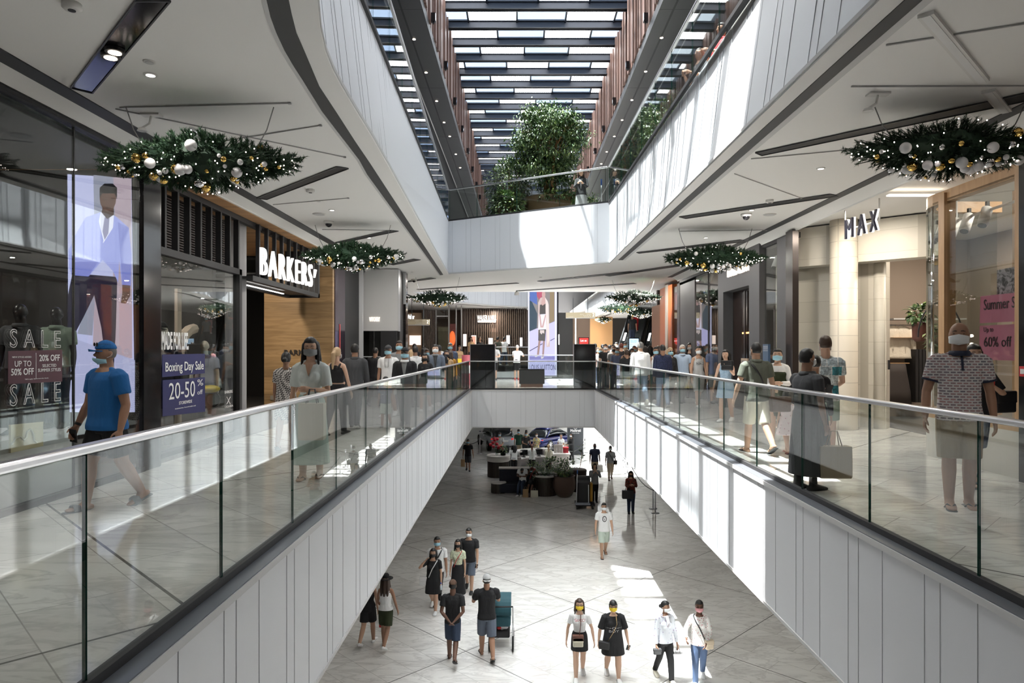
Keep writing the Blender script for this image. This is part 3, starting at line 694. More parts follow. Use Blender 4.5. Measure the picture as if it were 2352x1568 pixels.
# --- far left: watch shops with vertical slats
YQ=41.0
slat=M('slat_brown',(.105,.08,.065),.4); lit=M('lit_showcase',(.6,.5,.45),.5,emit=.5,ecol=(.95,.80,.72)); gold=M('warm_shopwall',(.25,.16,.095),.6)
mb=MB(); mb.box((-12,YQ+2,0),(1.3,YQ+2.2,H3)); struct('wall_far',mb,M('far_shop_wall',(.105,.07,.05),.6))
ws=thing('shopfront','distant shopfront of vertical brown slats with a white scripted sign','shop front',at(1130,830,YQ))
xa,xb=at(1062,0,YQ).x,at(1209,0,YQ).x
MB().box((xa,YQ+.25,.6),(xb,YQ+.35,H3-.03)).build('back_wall',M('slat_backing',(.15,.10,.075),.6),ws)
for i in range(31):
    x=xa+(xb-xa)*(i/30)**.93; MB().box((x-.03,YQ,.6),(x+.03,YQ+.16,H3-.03)).build('slat',slat,ws)
MB().box((xa,YQ+.17,2.12),(xb,YQ+.22,2.17)).build('rail',M('rail_bronze',(.35,.26,.2),.4),ws)
MB().box((xa,YQ+.22,2.6),(at(1150,0,YQ).x,YQ+.26,3.85)).build('pink_panels',M('pinkish_panel',(.30,.20,.17),.5),ws)
text('sign_letters','WALKER & HALL',wlit,at(1096,735,YQ-.08),RT,UP,.30,.06,1.15,ws)
MB().box(at(1097,740,YQ-.1),at(1139,736,YQ-.05)).build('sign_bar',wlit,ws)
for (x,y,w,h) in ((1064,767,8,28),(1083,770,11,24),(1122,776,10,18),(1163,770,8,20),(1194,775,6,20)):
    MB().box((at(x,0,YQ).x,YQ-.12,at(0,y+h,YQ).z),(at(x+w,0,YQ).x,YQ-.02,at(0,y,YQ).z)).build('showcase',lit,ws); MB().box((at(x-1.2,0,YQ).x,YQ-.10,at(0,y+h+1,YQ).z),(at(x+w+1.2,0,YQ).x,YQ,at(0,y-1.2,YQ).z)).build('showcase_frame',blackm,ws)
MB().box((at(1084,0,YQ).x,YQ-.13,at(0,792,YQ).z),(at(1093,0,YQ).x,YQ-.121,at(0,772,YQ).z)).build('pink_poster',M('pink_poster',(.5,.2,.15),.5,emit=.35,ecol=(.9,.4,.3)),ws)
w2=thing('shopfront','distant jewellery shopfront of warm panels between steel mullions','shop front',at(990,830,YQ-4))
YQ2=38.0
for i,(x,w_) in enumerate(((935,2),(972,2),(1001,2),(1030,3),(1047,2),(1059,2))): MB().box((at(x,0,YQ2).x,YQ2-.1,0),(at(x+w_,0,YQ2).x,YQ2+.05,H3-.03)).build('mullion',M('mullion_grey',(.25,.24,.24),.3,.5),w2)
MB().box((at(932,0,YQ2).x,YQ2+.3,0),(at(966,0,YQ2).x,YQ2+.4,3.6)).build('tan_wall',gold,w2)
for i in range(9): MB().box((at(972+3.2*i,0,YQ2).x,YQ2,0),(at(973.6+3.2*i,0,YQ2).x,YQ2+.15,H3-.3)).build('slat',slat,w2)
MB().slab([(at(1003,0,YQ2).x,YQ2,.02),(at(1029,0,YQ2).x,YQ2,.02),(at(1029,0,YQ2).x,YQ2,H3-.1),(at(1003,0,YQ2).x,YQ2,H3-.1)],(0,.02,0)).build('window_glass',shop_glass,w2)
MB().box((at(1004,0,YQ2).x,YQ2+.5,0),(at(1028,0,YQ2).x,YQ2+.55,2.8)).build('olive_panel',M('olive_panel',(.17,.15,.09),.5),w2)
MB().box((at(1003,0,YQ2).x,YQ2-.02,at(0,727,YQ2).z),(at(1029,0,YQ2).x,YQ2,at(0,725,YQ2).z)).build('transom',M('pale_edge'),w2)
MB().ell(at(1039,777,YQ2+.4),(.17,.05,.42),0).build('orange_niche',M('orange_glow',(.5,.08,.02),.5,emit=.4,ecol=(.95,.16,.03)),w2)
MB().box((at(1031,0,YQ2).x,YQ2+.5,0),(at(1046,0,YQ2).x,YQ2+.56,3.0)).build('red_wall',M('dark_red',(.14,.02,.012),.5),w2)
MB().box((at(939,0,YQ2).x,YQ2+.2,at(0,792,YQ2).z),(at(965,0,YQ2).x,YQ2+.28,at(0,770,YQ2).z)).build('showcase',lit,w2)
text('sign_reflection','Pandora',wlit,at(934,733,YQ2-.1),RT,UP,.26,.04,.45,w2,bold=.02) if False else text('sign_reflection','Walker',wlit,at(935,732,YQ2-.1),RT,UP,.24,.04,.42,w2,bold=.03)  # glowing letters put in for a reflection of the neighbouring sign
for i,(x,y) in enumerate(((926,771),(925.6,790))):
    t=thing('globe_lamp','glowing round globe lamp near the grey shop, %s of two'%('upper','lower')[i],'lamp',at(x,y,24.)-V3((0,0,.07))); MB().ell(at(x,y,24.),.055).build('globe',M('globe_glow',(1,.9,.8),.4,emit=12,ecol=(1,.85,.65)),t,True); MB().box(at(x-1,y+4.5,24.),at(x+1,y+3,24.1)).build('holder',bronze,t)
# hanging wayfinding signs
for lab,xa,xb,ya,yb,Y,tx in (('hanging beige direction sign above the left crowd, digit two at its end',932,986,733,747,33.,((934,736,8),(954,736,7),(969,736,8),(956,741,11),(954,744,14),(969,741,9))),('hanging beige direction sign in front of the beige wall, digit two at its end',1300,1367,717.5,731,33.,((1306,727,10),(1332,721,8),(1348,721,9),(1340,724,17),(1342,727,15)))):
    t=thing('direction_sign',lab,'sign',at((xa+xb)/2,yb,Y)); a=at(xa,yb,Y); b=at(xb,ya,Y)
    MB().box((a.x,Y,a.z),(b.x,Y+.12,b.z)).build('board',M('beige_board',(.52,.44,.30),.5),t); MB().box((a.x,Y-.004,a.z),(b.x,Y+.12,a.z+.03)).build('lower_edge',M('pale_edge'),t)
    for k in (.25,.75): MB().bar((a.x+(b.x-a.x)*k,Y+.06,b.z),(a.x+(b.x-a.x)*k,Y+.06,H3),.03,.03).build('hanger',dgrey,t)
    text('digit','2',wlit,at(xb-6.5,yb-4.5,Y-.01),RT,UP,.16,.01,.09,t)
    for x,y,w_ in tx: text('small_lettering','Level Parking'[:max(4,w_//2)],wtext,at(x,y+1.2,Y-.01),RT,UP,.035,.006,w_*Y/F,t)
# ================================================================== far centre and right
tot=thing('advertising_totem','tall lit advertising totem of a woman in a long beige coat','totem',at(1247,860,37.3))
YT=37.3; n=(0,-1,0); P0=(0,YT,0)
xa,xb=at(1213,0,YT).x,at(1279,0,YT).x
MB().box((xa,YT+.01,.05),(xb,YT+.5,7.)).build('core',M('totem_core',(.3,.3,.36),.5),tot)
MB().box((xb,YT-.02,.05),(xb+.09,YT+.55,7.)).build('side_panel',black,tot)
lav2=('totem_lavender',(.60,.58,.98),.95)
PL=[(lav2,[(1213,560),(1279,560),(1279,862),(1213,862)]),
 (('pale_violet',(.74,.74,1.),1.0),[(1213,560),(1216,560),(1216,862),(1213,862)]),(('pale_violet',(.74,.74,1.),1.),[(1274.5,560),(1279,560),(1279,862),(1274.5,862)]),
 (('grey_wall',(.30,.27,.27),.8),[(1216,600),(1274,600),(1274,738),(1216,761)]),
 (('navy_paint',(.03,.07,.11),.8),[(1216,680),(1234,720),(1233,753),(1216,761)]),(('blue_paint',(.10,.18,.55),.8),[(1217,640),(1232,640),(1234,700),(1217,690)]),
 (('red_paint',(.55,.10,.18),.8),[(1230,600),(1258,600),(1252,668),(1240,690),(1233,680)]),(('ochre_paint',(.33,.24,.14),.8),[(1264,600),(1273,600),(1273,736),(1262,742)]),
 (('skirt_board',(.10,.09,.14),.7),[(1216,805),(1246,788),(1246,790),(1216,807)]),(('skirt_board',(.10,.09,.14),.7),[(1264,781),(1274,776),(1274,777.5),(1264,783)]),
 (('violet_floor',(.33,.30,.72),.8),[(1216,818),(1274,818),(1274,826),(1216,826)]),
 (('coat',(.66,.52,.50),.9),[(1241,684),(1251,681),(1258,692),(1261,740),(1263,796),(1255,797),(1252,700),(1246,700),(1244,790),(1236,770),(1236,695)]),
 (('coat_light',(.80,.70,.68),.95),[(1251,681),(1258,692),(1260,700),(1262,780),(1257,796),(1255,740)]),
 (('leg',(.42,.27,.25),.8),[(1237,780),(1242,780),(1238,815),(1233,816)]),(('leg',(.42,.27,.25),.8),[(1247,780),(1252,780),(1249,818),(1245,818)]),
 (('shirt_white',(.80,.78,.98),1.),[(1238,720),(1253,720),(1255,757),(1236,757)]),(('top_dark',(.085,.075,.075),.8),[(1240,700),(1253,697),(1253,721),(1239,722)]),
 (('skirt_dark',(.10,.09,.09),.8),[(1237,757),(1254,756),(1252,783),(1236,782)]),
 (('face',(.62,.40,.38),.9),ellp(1248.5,676,4,9)),(('face',(.62,.40,.38),.9),[(1246,683),(1252,683),(1253,697),(1246,702),(1242,697)]),
 (('face',(.62,.40,.38),.9),[(1238,722),(1241,722),(1245,752),(1241,752)]),(('face',(.62,.40,.38),.9),[(1252,722),(1254,724),(1248,752),(1244,752)]),
 (('bag',(.72,.62,.60),.9),[(1240,758),(1250,758),(1250,766),(1246,764),(1244,768),(1240,764)]),
 (('shoe',(.75,.72,.8),.9),[(1228,816),(1236,815),(1234,819),(1229,820)]),(('shoe',(.75,.72,.8),.9),[(1242,819),(1250,818),(1247,823),(1243,824)])]
picture(tot,'display',P0,n,PL,off0=.012,step=.003)
text('totem_lettering','LOUIS VUITTON',M('navy_lettering',(.03,.03,.09),.6),at(1215.5,849.5,YT-.09),RT,UP,.30,.01,1.42,tot)
# screens and bin on the near edge of the bridge
for lab,xa,xb,ya,P in (('black display screen on the bridge nearer the left walkway',1080,1137,791,26.9),('black display screen on the bridge nearer the right walkway, reflecting white shapes',1318,1368,790.5,26.9)):
    a=at(xa,0,P); b=at(xb,ya,P); t=thing('display_screen',lab,'screen',((a.x+b.x)/2,P,0))
    MB().box((a.x,P,.0),(b.x,P+.14,b.z)).build('housing',black,t); m=MB()
    for x in (a.x,b.x): m.box((x-.012,P-.008,0),(x+.012,P+.15,b.z+.012))
    m.box((a.x,P-.008,b.z),(b.x,P+.15,b.z+.014)); m.build('steel_frame',M('frame_grey',(.28,.28,.29),.3,.6),t)
a=at(1193,0,28.); b=at(1250,849,28.); t=thing('planter_box','dark slatted box on a timber foot in the middle of the bridge','box',((a.x+b.x)/2,28,0))
m=MB(); m.box((a.x,28,.13),(b.x,28.6,b.z),0)
for i in range(24): x=a.x+(b.x-a.x)*i/23; m.box((x-.012,27.985,.14),(x+.012,28.0,b.z-.01),0)
m.build('body',blackm,t); MB().box((a.x+.05,28.05,0),(b.x-.05,28.55,.13)).build('foot',M('foot_brown',(.16,.08,.05),.5),t); MB().box((a.x-.01,27.97,b.z),(b.x+.01,28.62,b.z+.03)).build('lid',black,t)
# wall with warm light, escalators
mb=MB(); mb.box((4.3,52,ZB),(7.1,52.2,H3)); struct('wall_far',mb,M('apricot_wall',(.62,.36,.17),.7))
mb=MB(); mb.box((2.2,46,ZB),(3.6,46.2,H3)); mb.box((7.0,54,ZB),(14,54.2,7)); struct('wall_far',mb,dint)
mb=MB(); mb.box((3.6,45.9,ZB),(4.75,46.2,3.9)); struct('wall_far',mb,M('brown_pier',(.20,.13,.09),.6))
t=thing('lit_doorway','bright warm doorway cut in the apricot wall','doorway',at(1333,830,51.8)); MB().box(at(1327,835,51.8),at(1340,737,51.9)).build('glow_panel',M('doorway_glow',(.7,.55,.35),.5,emit=.8,ecol=(1,.80,.48)),t)
t=thing('strip_light','thin vertical white light line below the beige sign','light',at(1322,795,44.)); MB().box(at(1321.3,797,44.),at(1323.2,731,44.05)).build('diffuser',cool,t)
t=thing('strip_light','short vertical white light line right of the totem','light',at(1283.5,790,44.)); MB().box(at(1283,791,44.),at(1284.6,768,44.05)).build('diffuser',cool,t)
mb=MB(); mb.box((3.2,51.,2.62),(8,54,2.7)); 
for i in range(2):
    A=V3((5.6+1.55*i,36.4+.6*i,0)); B=V3((8.6+1.55*i,45.5+.6*i,5.4)); d=(B-A).normalized(); s=V3((1,-.33,0)).normalized()
    e=thing('escalator','dark escalator rising behind the crowd, %s'%('the one next to the apricot wall','the one further from the apricot wall')[i],'escalator',A)
    m=MB(); m.slab([A-s*.55,A+s*.55,B+s*.55,B-s*.55],(0,0,-.5)); m.build('truss',blackm,e)
    m=MB()
    for k in range(26):
        p=A.lerp(B,k/26); m.cbox(p+V3((0,0,.10)),(.95,.36,.20),0,atan2(-3.0,9.1))
    m.build('steps',M('step_grey',(.10,.115,.12),.5),e)
    for q_ in (-1,1):
        b_=MB(); o=s*.55*q_; b_.slab([A+o+V3((0,0,.05)),B+o+V3((0,0,.05)),B+o+V3((0,0,.9)),A+o+V3((0,0,.9))],s*.02); b_.build('side_panel',M('esc_panel',(.03,.03,.032),.15),e)
        MB().tube([A+o+V3((0,0,.93)),B+o+V3((0,0,.93))],.045,8).build('handrail',blackm,e)
    for k in (.30,.62):
        p=A.lerp(B,k)-s*.50+V3((0,0,.45)); MB().bar(p,p+d*.9,.03,.05).build('light_strip',cool,e)
kd=thing('digital_kiosk','blue lit information kiosk standing in the right crowd','kiosk',at(1456,830,32.)); MB().box((at(1443.5,0,32.).x,32.,0),(at(1468.5,0,32.).x,32.15,at(0,775,32.).z)).build('housing',black,kd)
MB().box((at(1445.5,0,32.).x,31.985,.5),(at(1466.5,0,32.).x,32.0,at(0,777.5,32.).z)).build('display',M('kiosk_blue',(.1,.15,.2),.4,emit=.75,ecol=(.48,.70,.92)),kd)
for s,y,w_ in (('Public Holidays',783,15),('Opening Hours',786,14),('Fri',792,4),('Sat',796,4)): text('lettering',s,M('kiosk_ink',(.03,.06,.12),.5),at(1448,y,31.97),RT,UP,.045,.004,w_*32./F,kd)
kd=thing('digital_kiosk','red lit advertising screen behind the black display on the bridge','kiosk',at(1341,830,34.)); MB().box((at(1329,0,34.).x,34.,0),(at(1353,0,34.).x,34.15,at(0,774.5,34.).z)).build('housing',black,kd)
MB().box((at(1330.5,0,34.).x,33.985,.6),(at(1351.5,0,34.).x,34.0,at(0,776.,34.).z)).build('display',M('kiosk_red',(.2,.02,.02),.4,emit=.45,ecol=(.75,.03,.02)),kd); text('lettering','Let us',wlit,at(1333,784,33.97),RT,UP,.10,.004,.3,kd)
# ================================================================== SHOPS, RIGHT SIDE
XF=5.48
def rtxt(s,x0,x1,y,h,par,X,mat=None,depth=.002,bold=0.,name='lettering'):
    a=side(x0,y,X); b=side(x1,y,X); return text(name,s,mat or wtext,a,BK,UP,h,depth,abs(a.y-b.y),par,bold=bold)
def rY(x,X=XF): return F*X/(x-VX)
slate=M('slate_grey',(.075,.075,.08),.55); tan_=M('tan_leatherwood',(.36,.10,.028),.4); 
def tilef(N,L,c):
    sp=N.new('ShaderNodeSeparateXYZ'); L.new(c,sp.inputs[0]); ad=N.new('ShaderNodeMath'); ad.operation='ADD'; L.new(sp.outputs[0],ad.inputs[0]); L.new(sp.outputs[1],ad.inputs[1])
    cb=N.new('ShaderNodeCombineXYZ'); L.new(sp.outputs[2],cb.inputs[0]); L.new(ad.outputs[0],cb.inputs[1])
    b=N.new('ShaderNodeTexBrick'); b.offset=0; b.inputs['Scale'].default_value=1; b.inputs['Brick Width'].default_value=.42; b.inputs['Row Height'].default_value=.085; b.inputs['Mortar Size'].default_value=.004
    b.inputs['Color1'].default_value=(.66,.63,.56,1); b.inputs['Color2'].default_value=(.60,.57,.50,1); b.inputs['Mortar'].default_value=(.46,.43,.37,1)
    L.new(cb.outputs[0],b.inputs['Vector']); return b.outputs['Color']
tile=texmat('cream_tiles',tilef,.45)
def coltile(N,L,c):
    sp=N.new('ShaderNodeSeparateXYZ'); L.new(c,sp.inputs[0]); cb=N.new('ShaderNodeCombineXYZ')
    at2=N.new('ShaderNodeMath'); at2.operation='ARCTAN2'; L.new(sp.outputs[1],at2.inputs[0]); L.new(sp.outputs[0],at2.inputs[1]); L.new(at2.outputs[0],cb.inputs[0]); L.new(sp.outputs[2],cb.inputs[1])
    b=N.new('ShaderNodeTexBrick'); b.offset=0; b.inputs['Scale'].default_value=1; b.inputs['Brick Width'].default_value=.42; b.inputs['Row Height'].default_value=.30; b.inputs['Mortar Size'].default_value=.008
    b.inputs['Color1'].default_value=(.66,.61,.52,1); b.inputs['Color2'].default_value=(.60,.55,.47,1); b.inputs['Mortar'].default_value=(.47,.43,.37,1)
    L.new(cb.outputs[0],b.inputs['Vector']); return b.outputs['Color']
ctile=texmat('column_tiles',coltile,.5)
rg=thing('shopfront','rust brown shopfront with pinkish glass at the far right','shop front',(XF,25,0))
for x0,x1 in ((1517,1530),(1536,1545)): MB().box((XF-.02,rY(x1),0),(XF+.3,rY(x0),H3-.15)).build('timber_post',tan_,rg)
MB().box((XF,rY(1517),0),(XF+.3,rY(1497),3.3)).build('brown_panel',M('brown_panel',(.20,.08,.03),.5),rg); MB().box((XF-.04,rY(1536),0),(XF+.25,rY(1530),H3-.1)).build('pale_post',M('pale_post',(.35,.31,.27),.5),rg)
MB().box((XF+.06,rY(1545),0),(XF+.08,rY(1530),3.7)).build('pink_glass',M('pink_glass',(.36,.13,.10),.08,spec=.8),rg)
MB().slab([(XF+.02,rY(1556),.05),(XF+.02,rY(1545),.05),(XF+.02,rY(1545),3.75),(XF+.02,rY(1556),3.75)],(.012,0,0)).build('window_glass',shop_glass,rg)
MB().box((XF+.3,rY(1556),0),(XF+.34,rY(1545),3.7)).build('rose_panel',M('rose_panel',(.40,.17,.14),.4),rg)
tr=thing('shopfront','black stone shopfront with warm lit capitals over a tall dark doorway','shop front',(XF,18,0))
MB().box((XF-.02,rY(1597),0),(XF+.4,rY(1563),3.72)).build('slate_pier',slate,tr); MB().box((XF-.03,rY(1563),0),(XF+.2,rY(1557),3.8)).build('bronze_post',bronze,tr)
MB().box((XF-.08,rY(1752),0),(XF+.25,rY(1728),3.95)).build('portal_jamb',slate,tr); MB().box((XF-.08,rY(1668),0),(XF+.25,rY(1656),3.95)).build('portal_jamb',slate,tr); MB().box((XF-.08,rY(1728),3.05),(XF+.25,rY(1668),3.95)).build('portal_lintel',slate,tr)
MB().box((XF+.18,rY(1728),0),(XF+.24,rY(1668),3.05)).build('dark_door',M('dark_door',(.022,.014,.012),.15),tr)
MB().box((XF+.12,rY(1700),0),(XF+.15,rY(1697),3.0)).build('door_edge',bronze,tr)
MB().box((XF+.16,rY(1722),1.93),(XF+.175,rY(1690),1.97)).build('glow_line',M('amber_line',(.8,.4,.1),.5,emit=1.6,ecol=(1,.5,.14)),tr)
rtxt('TRENERY',1669,1722,638,.30,tr,XF-.13,wwarm,.05,0,'sign_letters')
for i,(x0,x1) in enumerate(((1599,1655),(1756,1788))):
    MB().slab([(XF,rY(x1),.05),(XF,rY(x0),.05),(XF,rY(x0),3.85),(XF,rY(x1),3.85)],(.012,0,0)).build('window_glass',shop_glass,tr)
MB().box((XF-.03,rY(1628.5),.03),(XF+.0,rY(1628),3.85)).build('glass_joint',blackm,tr)
MB().box((XF-.06,rY(1815)+.05,0),(XF+.04,rY(1791),3.85)).build('slate_pier',slate,tr); MB().box((XF-.10,rY(1832),0),(XF+.02,rY(1816),3.9)).build('bronze_post',bronze,tr); MB().box((XF-.03,rY(1816),3.80),(XF+.2,rY(1563),H3-.12)).build('head_beam',blackm,tr)
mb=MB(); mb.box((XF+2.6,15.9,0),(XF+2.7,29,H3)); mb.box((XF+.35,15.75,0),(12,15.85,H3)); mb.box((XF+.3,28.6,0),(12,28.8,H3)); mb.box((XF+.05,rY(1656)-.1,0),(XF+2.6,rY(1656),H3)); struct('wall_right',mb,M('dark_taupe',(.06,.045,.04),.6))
mb=MB(); mb.box((XF+1.7,rY(1650),0),(XF+1.76,rY(1632),3.9)); struct('trim_12',mb,beigew)
hr=thing('hanging_gown','sparkling rose gown hanging in the dark shop window','clothes',side(1648,880,XF+.6)); p=side(1649,885,XF+.7)
def shimmer(N,L,c): return ramp(N,L,noise(N,L,c,38,2),[(.42,(.12,.02,.03)),(.6,(.75,.30,.33))])
MB().lathe([(.30,-.55),(.27,-.2),(.2,.3),(.16,.6),(.2,.85),(.13,1.05),(.03,1.12)],(p.x,p.y,p.z),16).build('fabric',texmat('rose_sequin',shimmer,.3),hr,True); MB().bar((p.x,p.y-.2,p.z+1.1),(p.x,p.y+.2,p.z+1.1),.02,.02).build('hanger',trimg,hr)
def spot(i,p,lab,tilt=(.25,-.9,0)):
    t=thing('track_spotlight',lab,'light',p); d=V3((-.45,-.25,-.86)).normalized(); MB().tube([p+V3((0,0,.02)),p+d*.26],.07,14).build('lamp_body',M('spot_white',(.72,.72,.72),.4),t,True)
    MB().tube([p+d*.258,p+d*.268],.055,14).build('lens',M('spot_dark',(.08,.08,.08),.3),t); MB().box(p-V3((.02,.02,0)),p+V3((.02,.02,.12))).build('bracket',blackm,t)
for i,x in enumerate((1611,1622,1634)): spot(i,side(x,632,XF+.35),'white ceiling spotlight in the gown window, %s from the left'%('first','second','third')[i])
for i,x in enumerate((1776,1788)): spot(i,side(x,592,XF+.35),'white ceiling spotlight left of the slate pier, %s of two'%('left','right')[i])
ex=thing('exit_sign','green running man exit sign in the window beside the slate pier','sign',side(1761,605,XF+.3)); a=side(1752,612,XF+.3); b=side(1770,600,XF+.3)
MB().box((a.x,b.y,a.z),(a.x+.04,a.y,b.z)).build('panel',M('exit_green',(.0,.16,.11),.5,emit=.25,ecol=(0,.45,.3)),ex)
fgr=MB(); c=side(1757,606,XF+.285); fgr.ell(c+V3((0,0,.055)),(.006,.018,.018)); fgr.bar(c+V3((0,0,.04)),c+V3((0,.02,-.01)),.004,.02); fgr.bar(c+V3((0,.02,-.01)),c+V3((0,.05,-.04)),.004,.015); fgr.bar(c+V3((0,.02,-.01)),c+V3((0,-.01,-.05)),.004,.015); fgr.bar(c+V3((0,-.04,.03)),c+V3((0,.04,.02)),.004,.012); fgr.build('running_figure',wtext,ex)
# blue standing sign and framed notice by the doorway
bs=thing('standing_sign','slim blue standing sign with white lines by the dark doorway','sign',side(1757,880,XF-.35)); a=side(1752,985,XF-.35); b=side(1764,790,XF-.35)
MB().box((a.x,b.y,0.02),(a.x+.05,a.y,b.z)).build('panel',M('sign_blue',(.05,.09,.16),.5),bs); MB().box((a.x-.1,b.y-.02,0),(a.x+.15,a.y+.02,.02)).build('foot',dgrey,bs)
for y in (797,800,803,807): rtxt('------',1753,1763,y,.05,bs,XF-.36)
nb=thing('framed_notice','small framed notice standing before the dark doorway','notice',side(1708,870,XF-.2)); a=side(1702,845,XF-.2); b=side(1717,823,XF-.2)
MB().box((a.x,b.y,a.z),(a.x+.03,a.y,b.z)).build('board',M('notice_tan',(.35,.26,.19),.6),nb); MB().box((a.x-.004,b.y+.05,a.z+.05),(a.x,a.y-.05,b.z-.05)).build('print',M('notice_print',(.12,.10,.10),.6),nb); MB().box((a.x+.005,(a.y+b.y)/2-.02,0),(a.x+.025,(a.y+b.y)/2+.02,a.z)).build('stand',dgrey,nb)
# --- the cream tiled shop with the column
mx=thing('shopfront','cream tiled shopfront around a round column and open doorway','shop front',(6.2,12,0))
def pline(name,A,B,z0,z1,th,mat):
    A=V3((*A,z0)); B=V3((*B,z0)); n=(B-A).cross(V3((0,0,1))).normalized(); m=MB(); m.slab([A,B,B+V3((0,0,z1-z0)),A+V3((0,0,z1-z0))],n*-th); return m.build(name,mat,mx)
pline('header',(5.52,14.08),(7.6,12.15),3.22,H3-.03,.4,tile)
pline('tiled_wall',(5.50,14.65),(7.08,13.18),0,3.3,.25,tile); MB().tube([(7.03,13.30,0),(7.03,13.30,3.3)],.12,16).build('rounded_end',tile,mx,True)
MB().box((7.10,13.13,1.15),(7.13,13.16,1.33)).build('door_handle',blackm,mx)
MB().lathe([(.255,0),(.25,.1),(.25,H3)],(6.27,13.2,0),32).build('column',ctile,mx,True)
MB().box((5.75,10.6,3.93),(6.6,10.7,3.95)).build('cove_light',M('cove_glow',(.9,.8,.65),.5,emit=1.4,ecol=(1,.86,.68)),mx)
sg=thing('shop_sign','black capitals with white edges hung on a rod before the tiled header','sign',(5.72,11.5,3.4)); XS=5.70
MB().tube([side(1941,478,XS+.05),side(1941,528,XS+.05),side(2012,510,XS+.05),side(2020,507,XS+.05),side(2020,455,XS+.05)],.014,8).build('hanging_rod',M('rod_grey',(.5,.5,.5),.4),sg)
for s,x0,x1,y in (('M',1939.5,1957,550),('A',1970,1987,541),('X',1998,2014,533)):
    a=side(x0,y,XS-.03); b=side(x1,y,XS-.03); text('letter',s,M('sign_ink',(.02,.02,.05),.4),a,BK,UP,.34,.03,abs(a.y-b.y),sg); text('letter_edge',s,wlit,a+V3((.03,-.015,0)),BK,UP,.34,.03,abs(a.y-b.y),sg,bold=.012)
rtxt('M',1893,1905,766,.115,mx,6.53,M('sign_ink'),.01,.01)
mb=MB(); mb.box((7.2,7.0,0),(8.9,7.1,H3)); mb.box((10.2,7.1,0),(10.3,15.7,H3)); mb.box((7.35,15.55,0),(10.2,15.7,H3)); struct('wall_right',mb,M('shop_taupe',(.30,.245,.20),.7))
ra=thing('clothes_rack','rack shelf on the back wall of the cream tiled shop','rack',(9.1,15.1,1.)); 
YR=15.1
a=at(2036,0,YR).x; b=at(2200,0,YR).x
MB().box((a,YR-.3,at(0,735,YR).z),(b,YR+.2,at(0,732,YR).z)).build('shelf',trimg,ra); MB().box((a,YR-.3,at(0,776,YR).z),(b,YR+.2,at(0,775,YR).z)).build('lower_shelf',oakf,ra); MB().tube([(a,YR-.1,at(0,747,YR).z),(b,YR-.1,at(0,747,YR).z)],.015,8).build('rail',steel,ra)
bc=M('cream_cloth',(.68,.62,.52),.8,bump=(30,.4)); 
for i,(x,w_,h_) in enumerate(((2050,26,84),(2072,24,86))):
    t=thing('hanging_blouse','cream blouse with frilled hem on the rack, %s of the pair'%('left','right')[i],'clothes',at(x,830,YR-.1)); p=at(x,748,YR-.1); k=YR/F
    m=MB(); m.rings([[p+V3((rx*cos(2*pi*j/20)*(1+.06*sin(j*3)),ry*sin(2*pi*j/20),-z)) for j in range(20)] for rx,ry,z in ((.03,.03,.0),(.16,.05,.05),(.19,.07,.15),(.18,.07,.4),(.21,.08,.66),(.25,.10,.72))]); m.build('blouse',bc,t,True)
    for s_ in (-1,1): MB().tube([p+V3((s_*.17,0,-.08)),p+V3((s_*.23,-.02,-.4)),p+V3((s_*.25,-.03,-.70))],[.06,.06,.045],10).build('sleeve',bc,t,True)
t=thing('hanging_skirt','dark grey wrap skirt hanging under the cream blouses','clothes',at(2060,925,YR-.12)); p=at(2060,835,YR-.2); m=MB(); m.rings([[p+V3((rx*cos(2*pi*j/20),.08*sin(2*pi*j/20),-z)) for j in range(20)] for rx,z in ((.19,0),(.22,.2),(.30,.6),(.33,.95))]); m.build('fabric',M('dark_skirt',(.06,.05,.047),.8),t,True); MB().box(p-V3((.25,.05,-.005)),p+V3((.25,.05,.02))).build('wooden_bar',oakf,t)
for i,x in enumerate((2093,2101,2109,2117)):
    t=thing('hanging_garment','black garment on the lower rail, %s from the blouses'%('first','second','third','fourth')[i],'clothes',at(x,905,YR-.1)); p=at(x,802,YR-.1); MB().box(p+V3((-.03,-.22,-1.15)),p+V3((.03,.2,0))).build('fabric',M('black_cloth',(.014,.013,.014),.85),t)
# bay window in an oak frame with curved corner
bay=thing('bay_window','bay window with oak posts and a curved glass corner on a pale base','shop window',(6.0,9,0))
arcp=[(5.90+.55-.55*cos(t),9.75+.55*sin(t)) for t in [k*pi/2/6 for k in range(7)]]
base=[(5.90,7.3)]+arcp+[(7.2,10.30)]
def curt(z0,z1,th,mat,name,pts=base,inset=0.):
    m=MB()
    for a,b in zip(pts[:-1],pts[1:]):
        A=V3((*a,z0)); B=V3((*b,z0)); n=(B-A).cross(V3((0,0,1))).normalized(); m.slab([A,B,B+V3((0,0,z1-z0)),A+V3((0,0,z1-z0))],n*th)
    return m.build(name,mat,bay)
curt(0,.56,.1,M('pale_base',(.62,.60,.56),.5),'base'); curt(.56,.68,.12,oakf,'bottom_rail'); curt(.66,3.62,.012,shop_glass,'window_glass'); curt(3.58,3.74,.12,oakf,'top_rail')
for y in (9.42,8.55 if False else 7.95): MB().box((5.86,y,.6),(6.02,y+.13,3.7)).build('post',oakf,bay)
MB().box((5.80,7.55,0),(6.05,7.93,H3-.02)).build('dark_pier',black,bay); MB().box((6.75,9.2,.6),(6.88,9.35,3.7)).build('inner_post',oakf,bay)
MB().tube([(5.93,9.8,.6),(5.93,9.8,3.6)],.022,10).build('chrome_tube',M('chrome',(.8,.8,.8),.06,1.),bay,True)
XP=6.12
